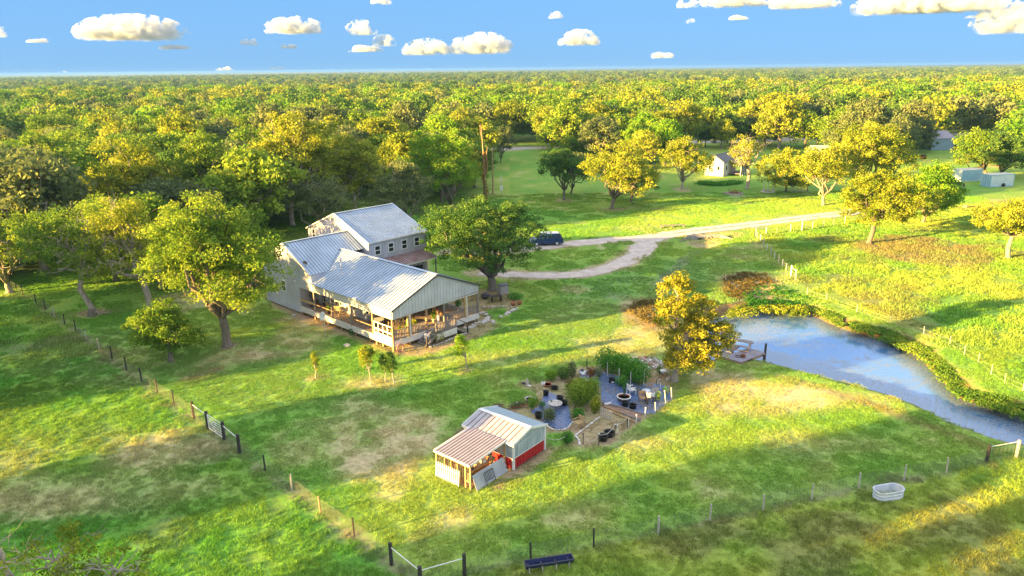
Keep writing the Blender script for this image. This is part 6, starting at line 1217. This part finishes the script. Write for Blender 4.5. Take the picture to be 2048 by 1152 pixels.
# dock
DCK = pm('dock_boards', (.30, .28, .33), (.18, .165, .2), 3, .8, .3)
zd = lambda x, y, z=.15: G(1380+x/9.309, 640+y/9.309, z)
A_, B_, C_ = zd(480, 650), zd(955, 790), zd(1400, 610); D_ = zd(830, 430); DO = A_*1.0; t = thing('dock', 'weathered plank dock on dark piles at the pond edge', 'dock', (DO[0], DO[1], 0)); o0 = np.array([DO[0], DO[1], 0])
u_ = (B_-A_); v_ = (C_-B_); n = 22
for i in range(n):
    p = A_+u_*(i/n)-o0; q_ = A_+u_*((i+.9)/n)-o0; v2 = v_ if i > 6 else (D_-A_)*(.75+.25*i/6)
    obj('plank', MB().slab([(p[0], p[1], .1), (q_[0], q_[1], .1), (q_[0]+v2[0], q_[1]+v2[1], .1), (p[0]+v2[0], p[1]+v2[1], .1)], (0, 0, .06)), DCK, t)
obj('beam', MB().beam((A_-o0+np.array([0, 0, -.16])), (B_-o0+np.array([0, 0, -.16])), .1, .18).beam((B_-o0+np.array([0, 0, -.16])), (C_-o0+np.array([0, 0, -.16])), .08, .16), WOODT, t)
for p in (zd(1385, 640), zd(1150, 720), zd(1100, 740), zd(800, 480), zd(1000, 560)): p = p-o0; obj('pile', MB().tube([(p[0], p[1], -2), (p[0], p[1], .1)], .1, 7), WOODD, t)
p = zd(1400, 600)-o0; obj('pile', MB().tube([(p[0], p[1], -2), (p[0], p[1], 1.0)], .1, 7), WOODD, t, label='tall corner pile standing above the dock')
b = zd(950, 540, .16); t = thing('picnic_table', 'small wooden picnic table on the dock', 'table', b, math.radians(-32)); t.location.z = .16
obj('table_top', MB().box((0, .25, .72), (1.7, .65, .05)), WOODG, t)
for y in (-.45, .95): obj('bench_seat', MB().box((0, y, .44), (1.7, .26, .05)), WOODG, t)
for x in (-.7, .7): obj('leg_frame', MB().beam((x, -.5, .4), (x, 1.0, .4), .05, .08).beam((x, -.25, 0), (x, .1, .7), .05, .08).beam((x, .75, 0), (x, .4, .7), .05, .08), WOODY, t)
obj('rail', MB().beam((-.8, -.65, .1), (.8, -.65, .1), .06, .08), WOODY, t)
t = pot('fire_bowl', 'terracotta pot on the near corner of the dock', zd(985, 690, .16), .22, .2, TERRA, True, None, 'pot'); t.location.z = .165
t = thing('dock_hose', 'coiled dark hose beside the pot on the dock', 'hose', zd(900, 680, .17)); t.location.z = .17; obj('loop', MB().ring((0, 0, .03), .25, .03, 16, 5), CHAR, t)
# ================================================================ FAR YARD
# van
b = G(1103, 491); VR = math.radians(187); s_ = 1.0
t = thing('parked_van', 'dark blue van parked on the drive beside the live oak', 'van', (b[0]-.8, b[1]+.6, 0), VR)
BLUE = pm('navy_paint', (.02, .05, .14), (.015, .035, .1), 2, .25)
def body_prof(prof, w, m, nm, par, taper=None):
    n = len(prof); mb = MB(); vs = []
    for s2 in (-1, 1): vs += [(x, s2*w/2*(taper[i] if taper else 1), z) for i, (x, z) in enumerate(prof)]
    mb.add(vs, [tuple(range(n)), tuple(range(2*n-1, n-1, -1))]+[(i, i+n, (i+1) % n+n, (i+1) % n) for i in range(n)]); return obj(nm, mb, m, par)
body_prof([(-2.4, .35), (2.3, .35), (2.42, .6), (2.35, .95), (1.45, 1.08), (-2.35, 1.1), (-2.45, .8)], 1.85, BLUE, 'body', t)
body_prof([(1.45, 1.07), (.75, 1.72), (-1.9, 1.78), (-2.32, 1.08)], 1.72, BLUE, 'cabin', t, [1, .86, .86, 1])
for s2 in (-1, 1):
    for x0, x1 in ((-2.05, -1.15), (-1.05, -.2), (-.1, .75)): obj('side_window', MB().add([(x0, s2*.87, 1.14), (x1+(.25 if x1 > .5 else 0), s2*.87, 1.14), (x1-.05, s2*.78, 1.62), (x0+.05, s2*.78, 1.62)], [(0, 1, 2, 3)] if s2 < 0 else [(3, 2, 1, 0)]), GLASS, t)
    for x in (-1.5, 1.5):
        w_ = obj('wheel', MB().tube([(x, s2*.74, .34), (x, s2*.96, .34)], .34, 16), BLACK, t); obj('rim', MB().tube([(x, s2*.9, .34), (x, s2*.975, .34)], .19, 10), GALV, w_)
obj('windscreen', MB().slab([(1.42, -.78, 1.12), (1.42, .78, 1.12), (.82, .7, 1.66), (.82, -.7, 1.66)], (.02, 0, .02)), GLASS, t); obj('rear_window', MB().slab([(-2.33, -.75, 1.15), (-2.33, .75, 1.15), (-2.02, .68, 1.68), (-2.02, -.68, 1.68)], (-.03, 0, .01)), GLASS, t)
obj('roof_panel', MB().b2(-1.85, .7, -.7, .7, 1.78, 1.81), GALV, t)
for y in (-.8, .8): obj('tail_light', MB().b2(-2.47, -2.4, y-.07, y+.07, .75, 1.05), RED, t)
for y in (-.7, .7): obj('headlight', MB().b2(2.34, 2.42, y-.15, y+.15, .7, .85), WHITE, t)
obj('bumper', MB().b2(2.36, 2.5, -.85, .85, .38, .58).b2(-2.52, -2.4, -.85, .85, .38, .58), CHAR, t)
# culvert
b = G(1408, 477); t = thing('culvert', 'concrete culvert with two round pipe mouths under the gravel drive', 'culvert', b, math.radians(6)); cw = MB()
seg = 12
def arch_wall(x0, x1, z0, z1, y0, y1): return MB().b2(x0, x1, y0, y1, z0, z1)
cw.b2(-2.6, 2.6, 0, .3, .28, .55).b2(-2.6, -1.35, 0, .3, -.9, .28).b2(1.35, 2.6, 0, .3, -.9, .28).b2(-.14, .14, 0, .3, -.9, .28)
obj('headwall', cw, CONC, t); obj('wing_wall', MB().slab([(-2.6, 0, -.9), (-2.6, 0, .5), (-4.2, -1.4, .05), (-4.2, -1.4, -.9)], (.12, .12, 0)).slab([(2.6, 0, -.9), (2.6, 0, .5), (4.2, -1.4, .05), (4.2, -1.4, -.9)], (-.12, .12, 0)), CONC, t)
for x in (-.74, .74):
    p = obj('pipe', MB().ring((x, -.06, -.32), .56, .09, 20, 6, 'Y'), CONC, t); pv = MB(); n = 16
    pv.add([(x+.58*math.cos(2*PI*k/n), y, -.32+.58*math.sin(2*PI*k/n)) for y in (-.02, 2.4) for k in range(n)], [(k, (k+1) % n, (k+1) % n+n, k+n) for k in range(n)]+[tuple(n+k for k in range(n))]); obj('pipe_bore', pv, CHAR, p)
b = G(1345, 455); t = thing('bench', 'long low wooden bench on the lawn above the gravel drive', 'bench', b, .1); obj('seat', MB().box((0, 0, .42), (4.2, .4, .07)), WOODG, t)
for x in (-1.9, 0, 1.9): obj('leg', MB().b2(x-.08, x+.08, -.18, .18, 0, .4), WOODG, t)
# poles
def upole(lab, base, top_y, r, m=WOODW, arm=0, grp='utility poles'):
    p = G(*base); h = hgt(p, top_y); t = thing('utility_pole', lab, 'utility pole', p, 0, grp); obj('pole', MB().tube([(0, 0, 0), (0, 0, h)], [r, r*.7], 8), m, t)
    if arm: obj('cross_arm', MB().box((0, 0, h-.6), (arm, .1, .12)), m, t)
    for x in (-.15, .15): obj('insulator', MB().tube([(x, 0, h), (x, 0, h+.2)], .05, 5), GALV, t)
    return np.array(p)+np.array([0, 0, h])
q0 = upole('tall light pole standing in the lawn right of the vine-covered snag', (986, 389), 300, .16, WOODT)
q1 = upole('leftmost pole beyond the far road', (1109, 285), 231, .16, OFFW, 1.6); q2 = upole('pole just right of the leftmost one beyond the far road', (1136, 285), 234, .16, OFFW, 0)
q3 = upole('pole rising between golden trees left of the half-bare tree', (1209, 288), 246, .16, OFFW, 0); q4 = upole('leaning pale pole with a transformer right of the wide golden tree', (1303, 312), 268, .18, OFFW, 0)
t = thing('transformer', 'grey transformer can on the leaning pale pole', 'transformer', q4-np.array([0, .3, 3])); obj('can', MB().tube([(0, 0, 0), (0, 0, .9)], .28, 10), GALV, t); obj('bushing', MB().tube([(0, 0, .9), (0, 0, 1.1)], .05, 5), WHITE, t)
q5 = upole('pole poking above the trees near the top centre', (1274, 270), 233, .18, OFFW, 0)
for i, (a, b_) in enumerate(((q0, q1), (q1, q2), (q2, q3), (q3, q4), (q4, q5))):
    pts = [a+(b_-a)*u-np.array([0, 0, 1.2*4*u*(1-u)]) for u in np.linspace(0, 1, 9)]; tag(obj('power_line', MB().tube(pts, .02, 3), CHAR), ['power line from the tall light pole to the leftmost far pole', 'power line between the two leftmost far poles', 'power line towards the pole between golden trees', 'power line to the leaning pole with a transformer', 'power line from the leaning pole into the trees'][i], 'power line')
# dead vine-covered snag
p = G(969, 402); h = hgt(p, 250); t = thing('dead_snag', 'very tall dead trunk wrapped in vines behind the live oak', 'dead tree', p)
mb = MB(); mb.tube([(0, 0, 0), (.1, 0, h*.45), (-.15, 0, h*.8), (-.35, 0, h)], [.26, .2, .1, .04], 7); mb.tube([(.05, 0, h*.3), (.75, 0, h*.45), (.55, 0, h*.6), (.8, 0, h*.72)], [.13, .1, .08, .04], 6); mb.tube([(-.15, 0, h*.8), (-.5, .1, h*.9), (-.55, 0, h*1.02)], [.1, .06, .03], 5)
obj('trunk', mb, WOODT, t, True); q = np.random.default_rng(8); n = 700; zz = q.uniform(.2, h*.66, n); pp = np.column_stack([q.normal(.2, .26, n)+.25*np.sin(zz), q.normal(0, .35, n), zz]); V, F = cards(pp, np.array([0, 0, .2]), .28, 9)
link(bpy.data.objects.new('vines', npmesh('vines', V, F, LF['rust'], {'tint': ('FACE', 'FLOAT', q.random(n))})), t)
b = G(1003, 388); t = thing('antenna_stand', 'small pale metal stand with a white box beside the tall light pole', 'equipment', b); h = hgt(b, 350)
obj('mast', MB().beam((-.25, 0, 0), (-.12, 0, h), .06, .06).beam((.25, 0, 0), (.12, 0, h), .06, .06), GALV, t); obj('box', MB().box((0, -.15, 1.2), (.6, .3, .9)), WHITE, t)
# white house right of centre
def gable_house(nm, lab, base, w, d, hw_, hr, rz, wm, rm, wins=(), cat='house', over=.25):
    t = thing(nm, lab, cat, base, rz); obj('wall', MB().b2(-w/2, w/2, 0, d, -.1, hw_), wm, t)
    g_ = MB()
    for y in (0, d-.1): g_.slab([(-w/2, y, hw_), (w/2, y, hw_), (0, y, hr)], (0, .1, 0))
    obj('gable', g_, wm, t); rf = obj('roof', MB().b2(-.12, .12, -over, d+over, hr+.02, hr+.08), rm, t); o = over; sl_ = (hr-hw_)/(w/2)
    n = int(d/.6)
    for s2 in (-1, 1):
        for i in range(n):
            y0 = -o+(d+2*o)*i/n; y1 = -o+(d+2*o)*(i+.97)/n; obj('roof_panel', MB().slab([(s2*(w/2+o), y0, hw_-o*sl_), (s2*(w/2+o), y1, hw_-o*sl_), (0, y1, hr), (0, y0, hr)], (0, 0, .07)), rm, rf)
    for wx, wz, ww, wh, side in wins:
        if side == 'f': f = obj('window', MB().b2(wx-ww/2, wx+ww/2, -.05, -.01, wz, wz+wh), WHITE, t); obj('pane', MB().b2(wx-ww/2+.07, wx+ww/2-.07, -.07, -.055, wz+.07, wz+wh-.07), GLASS, f)
        else: f = obj('window', MB().b2(w/2+.01, w/2+.05, wx-ww/2, wx+ww/2, wz, wz+wh), WHITE, t); obj('pane', MB().b2(w/2+.055, w/2+.07, wx-ww/2+.07, wx+ww/2-.07, wz+.07, wz+wh-.07), GLASS, f)
    return t
hb_ = G(1427, 352); t = gable_house('white_house', 'small white house with a dark grey roof and screened porch among trees', hb_, 4.6, 8, 3.4, 4.9, math.radians(-38), OFFW, CHAR, ((1.1, 1.4, .7, 1.0, 'f'), (-1.0, 1.4, .5, 1.0, 'f'), (1.8, 1.3, .8, 1.2, 's')))
obj('porch', MB().b2(2.4, 5.2, 3.2, 8, .4, .55), WOODG, t); obj('porch_wall', MB().b2(5.1, 5.2, 3.2, 8, .55, 2.7), GLASS, t); obj('porch_roof', MB().slab([(2.3, 3.0, 3.4), (2.3, 8.2, 3.4), (5.5, 8.2, 2.8), (5.5, 3.0, 2.8)], (0, 0, .1)), CHAR, t)
for y in (3.3, 4.6, 5.8, 7, 8): obj('post', MB().b2(5.22, 5.34, y-.06, y+.06, 0, 2.75), WHITE, t)
mass('hedge', 'dark green ground cover mound in front of the small white house', [G(1400, 368), G(1440, 371), G(1475, 366)], 3000, .9, 'vine', 701, 1.7, .35, 'hedge', -.2, 3)
b = G(1468, 388); t = thing('round_planter', 'round stone-ringed flower bed with dark stems on the far lawn', 'planter', b); obj('rim', MB().ring((0, 0, .1), 1.6, .18, 20, 6), CONC, t); obj('soil', MB().lathe([(0, .12), (1.6, .1)], n=16), SOIL, t)
q = np.random.default_rng(4); pp = q.normal(size=(260, 3))*np.array([.8, .7, .35]); pp[:, 2] = abs(pp[:, 2])+.15; V, F = cards(pp, np.array([0, 0, .3]), .22, 3); link(bpy.data.objects.new('foliage', npmesh('foliage', V, F, LF['rust'], {'tint': ('FACE', 'FLOAT', q.random(260))})), t)
b = G(1536, 384); t = thing('post_planter', 'crescent planter with three pale posts on the far lawn', 'planter', b); obj('kerb', MB().ring((0, 0, .12), 1.3, .14, 18, 5), OFFW, t)
for x, h_ in ((-.9, 2.0), (-.1, 2.6), (1.0, 2.2)): obj('post', MB().tube([(x, 0, 0), (x, 0, h_)], .11, 6), OFFW, t)
b = G(1590, 382); t = thing('log_shelter', 'dark low brush shelter with a picket front under the golden trees', 'shelter', b); obj('roof', MB().slab([(-2.6, -1, 1.2), (2.6, -1, 1.2), (1.8, 1.5, 2.4), (-1.8, 1.5, 2.4)], (0, 0, .12)), WOODD, t)
for k in range(9): obj('picket', MB().b2(-1.6+k*.42, -1.45+k*.42, -1.25, -1.2, 0, .9), OFFW, t)
for x in (-2.2, 2.2): obj('post', MB().b2(x-.08, x+.08, -1, -.84, 0, 1.2), WOODG, t)
# caravan among trees
b = G(1640, 313); t = thing('caravan', 'white camper trailer half hidden by trees behind the golden trees', 'caravan', b, math.radians(5)); body_prof([(-3.4, .6), (3.4, .6), (3.5, 1.4), (3.2, 3.0), (-2.6, 3.1), (-3.5, 2.2)], 2.3, WHITE, 'body', t)
for x in (-2, 0, 2): w_ = obj('window', MB().b2(x-.5, x+.5, -1.2, -1.16, 1.7, 2.3), GLASS, t)
obj('wheel', MB().tube([(0, -1.2, .35), (0, -1.0, .35)], .35, 12), BLACK, t); obj('door', MB().b2(1.05, 1.45, -1.19, -1.155, .8, 2.5), OFFW, t)
# distant shed with a red lower wall
b = G(1886, 297); t = gable_house('distant_barn', 'blue-grey shed with a rusty red lower wall far right among the trees', b, 9, 7, 3.6, 5.4, math.radians(95), pm('blue_wall', (.22, .30, .38), (.17, .24, .3), 2, .5), pm('purple_roof', (.30, .27, .31), (.22, .2, .24), 2, .5), ((0, 1.4, 1.2, 1.0, 'f'), (3.0, 1.3, 1.2, 1.2, 's')), 'shed')
obj('fence_panel', MB().b2(-4, 3, -1.9, -1.8, 0, 1.3), TERRA, t)
CBL = pm('container_blue', (.30, .50, .60), (.24, .40, .50), 1.5, .5); CWH = pm('container_white', (.62, .70, .72), (.5, .58, .62), 1.5, .5)
def container(lab, b, rz, m, m2, wd=2.4, ln=6.1, h=2.6, wheel=False):
    t = thing('shipping_container', lab, 'container', b, rz, None); obj('roof', MB().b2(0, ln, 0, wd, h-.05, h), OFFW, t); n = 24
    for k in range(n):
        x0 = ln*k/n; d_ = .05 if k % 2 else 0
        obj('side_rib', MB().b2(x0, x0+ln/n*.98, d_, .1, .18, h-.06), m, t); obj('side_rib', MB().b2(x0, x0+ln/n*.98, wd-.1, wd-d_, .18, h-.06), m, t)
    obj('frame', MB().b2(-.02, .1, -.03, .1, 0, h).b2(ln-.1, ln+.02, -.03, .1, 0, h).b2(0, ln, -.04, .06, .0, .17).b2(0, ln, -.03, .02, h-.16, h+.01).b2(0, .05, .1, wd, 0, .17), m2, t)
    for y in (.1, wd/2+.02): d = obj('door', MB().b2(.0, .05, y, y+wd/2-.12, .18, h-.07), m2, t); obj('lock_bar', MB().b2(-.04, -.01, y+.3, y+.34, .25, h-.15).b2(-.04, -.01, y+.75, y+.79, .25, h-.15), GALV, d)
    obj('end_wall', MB().b2(ln-.06, ln-.01, .1, wd-.1, .1, h-.06), m, t)
    if wheel: obj('wheel', MB().tube([(ln*.55, -.25, .4), (ln*.55, -.05, .4)], .4, 12), BLACK, t)
    return t
container('blue shipping container with white doors, left one under the far right trees', G(1921, 364), math.radians(18), CBL, CWH); container('pale blue-white box trailer with a wheel, right one under the far right trees', G(1979, 375), math.radians(14), CWH, CBL, wheel=True)
b = G(1924, 390); t = thing('farm_gate', 'grey metal gate panel with a dark post near the containers', 'gate', b, 1.0); obj('frame', MB().beam((-1.6, 0, .2), (1.6, 0, .2), .06, .06).beam((-1.6, 0, 1.4), (1.6, 0, 1.4), .06, .06).beam((-1.6, 0, .2), (-1.6, 0, 1.4), .06, .06), GALV, t)
for z in (.5, .8, 1.1): obj('bar', MB().beam((-1.6, 0, z), (1.6, 0, z), .04, .04), GALV, t)
obj('post', MB().b2(1.6, 1.9, -.15, .15, 0, 2.0), WOODD, t)
b = G(1925, 326); t = thing('log_pile', 'pale pile of cut logs behind the left container', 'log pile', b, .1)
for k in range(9): obj('log', MB().tube([(-2+.2*(k % 3), .4*(k % 3), .2+.32*(k//3)), (1.8, .4*(k % 3), .2+.32*(k//3))], .18, 7), WOODT, t)
t = thing('hay_bale', 'round brown hay bale in the sunlit strip at the right', 'hay bale', G(1846, 318)); obj('bale', MB().tube([(-.6, 0, .6), (.6, 0, .6)], .6, 14), LF['brown'], t)
t = thing('log_stump', 'small brown stump at the far edge of the right pasture', 'stump', G(1930, 416)); obj('stump', MB().tube([(0, 0, -.1), (.1, 0, .6)], [.45, .35], 9), WOODT, t)
t = thing('tree_stump', 'broken dark stump with pale branches in the dirt ring by the side fence', 'stump', G(184, 632)); obj('stump', MB().tube([(0, 0, -.1), (.1, 0, .7)], [.5, .4], 9), BARK, t); obj('branch', MB().tube([(.1, 0, .5), (1.2, -.2, .45), (2.2, .2, .3)], [.1, .07, .03], 5), BARKP, t)
for i, (x, y, w, d, h, lab) in enumerate(((135, 232, 14, 10, 3.2, 'white roofed house glimpsed far left among the woods'), (8, 240, 10, 8, 3.2, 'pale house at the far left edge among the woods'), (990, 214, 12, 9, 3.6, 'brown roofed house far off behind the centre trees'), (1690, 205, 14, 9, 4, 'red-roofed house far away behind the right-hand trees'), (1935, 208, 10, 8, 4, 'tan roofed house far away near the right edge'))):
    gable_house('far_house', lab, G(x, y), w, d, h+3.5, h+6.5, .4+i, OFFW, [WHITE, GALV, TERRA, TERRA, WOODT][i], ((2, 4.2, 1.2, 1.3, 'f'), (-2, 4.2, 1.2, 1.3, 'f')))
for i, (x, y, lab) in enumerate(((365, 372, 'pale tin-roofed shed showing through the left woods'), (345, 395, 'small white greenhouse frame showing through the left woods'))):
    gable_house('woods_shed', lab, G(x, y+40), 5, 6, 4.2, 5.6, .8+i, GALV, TIN, (), 'shed')
# ================================================================ CLOUDS
def vmath(N, L, op, a, b=None):
    n = N.new('ShaderNodeMath'); n.operation = op
    for k, v in enumerate((a, b)):
        if v is None: continue
        if isinstance(v, (int, float)): n.inputs[k].default_value = v
        else: L.new(v, n.inputs[k])
    return n.outputs[0]
m, t_, N, L, B = new_mat('cloud_vapour'); N.remove(B); out = N['Material Output']
tc = N.new('ShaderNodeTexCoord'); sp_ = N.new('ShaderNodeSeparateXYZ'); L.new(tc.outputs['Object'], sp_.inputs[0]); ln_ = N.new('ShaderNodeVectorMath'); ln_.operation = 'LENGTH'; L.new(tc.outputs['Object'], ln_.inputs[0])
geo = N.new('ShaderNodeNewGeometry'); n1_ = N.new('ShaderNodeTexNoise'); n1_.inputs['Scale'].default_value = .0085; n1_.inputs['Detail'].default_value = 6; n1_.inputs['Roughness'].default_value = .58; L.new(geo.outputs['Position'], n1_.inputs['Vector'])
shape = vmath(N, L, 'SUBTRACT', .78, ln_.outputs['Value']); low_ = vmath(N, L, 'MINIMUM', vmath(N, L, 'MULTIPLY', vmath(N, L, 'ADD', sp_.outputs['Z'], .42), 3.0), 1.0)
val = vmath(N, L, 'ADD', vmath(N, L, 'MULTIPLY', shape, 1.0), vmath(N, L, 'MULTIPLY', vmath(N, L, 'SUBTRACT', n1_.outputs[0], .5), 4.6))
mr_ = N.new('ShaderNodeMapRange'); mr_.interpolation_type = 'SMOOTHSTEP'; mr_.inputs[1].default_value = .0; mr_.inputs[2].default_value = .30; L.new(vmath(N, L, 'MINIMUM', val, vmath(N, L, 'MULTIPLY', low_, .3)), mr_.inputs[0])
vol = N.new('ShaderNodeVolumeScatter'); vol.inputs['Color'].default_value = (.70, .86, 1, 1); vol.inputs['Anisotropy'].default_value = .0; dn_ = vmath(N, L, 'MULTIPLY', mr_.outputs[0], .014); L.new(dn_, vol.inputs['Density']); vab = N.new('ShaderNodeVolumeAbsorption'); vab.inputs['Color'].default_value = (.70, .76, .82, 1); L.new(vmath(N, L, 'MULTIPLY', dn_, 1.1), vab.inputs['Density']); vad = N.new('ShaderNodeAddShader'); L.new(vol.outputs[0], vad.inputs[0]); L.new(vab.outputs[0], vad.inputs[1]); L.new(vad.outputs[0], out.inputs['Volume']); m.cycles.volume_step_rate = .5
CLOUD = m; _iv = None
import bmesh
bm = bmesh.new(); bmesh.ops.create_icosphere(bm, subdivisions=3, radius=1); CME = bpy.data.meshes.new('cloud'); bm.to_mesh(CME); bm.free(); CME.materials.append(CLOUD)
def cloud(cx, cy, w, h, seed, lab):
    D_ = 9000.0; d = nF*FPX+nR*(cx-1024)-nU*(cy-576); d = d/np.linalg.norm(d[:2]); c = CAMP+d*D_; s = D_*np.linalg.norm(d)/math.sqrt(FPX**2+(cx-1024)**2+(cy-576)**2)
    o = link(bpy.data.objects.new('cloud', CME)); o.location = tuple(c); o.scale = (w*s*.60, w*s*.42, h*s*.76); o.rotation_euler = (0, 0, math.atan2(nR[1], nR[0])+math.atan2(-(c[0]), c[1])); tag(o, lab, 'cloud', 'small white clouds'); return o
for i, (cx, cy, w, h, lab) in enumerate(((265, 66, 180, 50, 'largest left cloud, long and flat-based'), (185, 70, 30, 22, 'wisp touching the left end of the long flat cloud'), (588, 58, 100, 34, 'domed cloud left of centre top'), (722, 62, 58, 30, 'small round cloud right of the domed cloud'), (503, 87, 38, 18, 'little cloud below left of the domed cloud'), (580, 95, 40, 10, 'thin sliver below the domed cloud'),
        (730, 100, 62, 14, 'flat thin cloud just left of the two centre puffs'), (768, 86, 42, 24, 'ragged little cloud above the flat thin one'), (854, 101, 88, 32, 'left one of the two centre puffs'), (962, 96, 112, 42, 'right and larger of the two centre puffs'), (1158, 82, 74, 32, 'lone cloud right of centre'), (1108, 33, 36, 14, 'tiny high cloud above the lone cloud'),
        (1322, 113, 46, 12, 'low thin cloud near the horizon right of centre'), (1380, 44, 20, 10, 'tiny speck of cloud under the top clouds'), (1480, 37, 38, 10, 'small sliver under the top middle clouds'), (1378, 10, 42, 20, 'small cloud at the top left of the middle clouds'), (1470, 6, 130, 24, 'wide cloud cut by the top edge'), (1610, 10, 120, 26, 'flat cloud right of the wide top one'),
        (1800, 16, 160, 40, 'left half of the big upper right cloud bank'), (1905, 12, 190, 44, 'right half of the big upper right cloud bank'), (2010, 50, 110, 60, 'big cloud at the right edge'), (1955, 33, 46, 12, 'thin cloud between the bank and the right-edge cloud'), (764, 4, 40, 18, 'cloud fragment at the top edge left of centre'), (0, 68, 24, 26, 'cloud cut by the left edge'), (78, 83, 40, 9, 'faint sliver near the left edge'),
        (350, 96, 54, 10, 'thin cloud below the long flat cloud'), (450, 139, 32, 9, 'low little cloud on the left horizon'), (555, 136, 26, 7, 'tiny low cloud on the horizon left of centre'), (130, 143, 12, 8, 'tiny low puff on the far left horizon'))):
    cloud(cx, cy, w, h, 900+i, 'white '+lab)
# ================================================================ HAZE
hz = MB().b2(-3700, 3700, -120, 7000, -3.2, 29.5); m, t_, N, L, B = new_mat('haze_air'); N.remove(B); vol = N.new('ShaderNodeVolumePrincipled'); L.new(vol.outputs[0], N['Material Output'].inputs['Volume'])
vol.inputs['Color'].default_value = (.20, .42, .90, 1); vol.inputs['Density'].default_value = .00010; vol.inputs['Anisotropy'].default_value = .2
hzo = obj('haze', hz, m); hzo['kind'] = 'stuff'; hzo['label'] = 'thin pale blue air haze over the whole country'; hzo['category'] = 'haze'
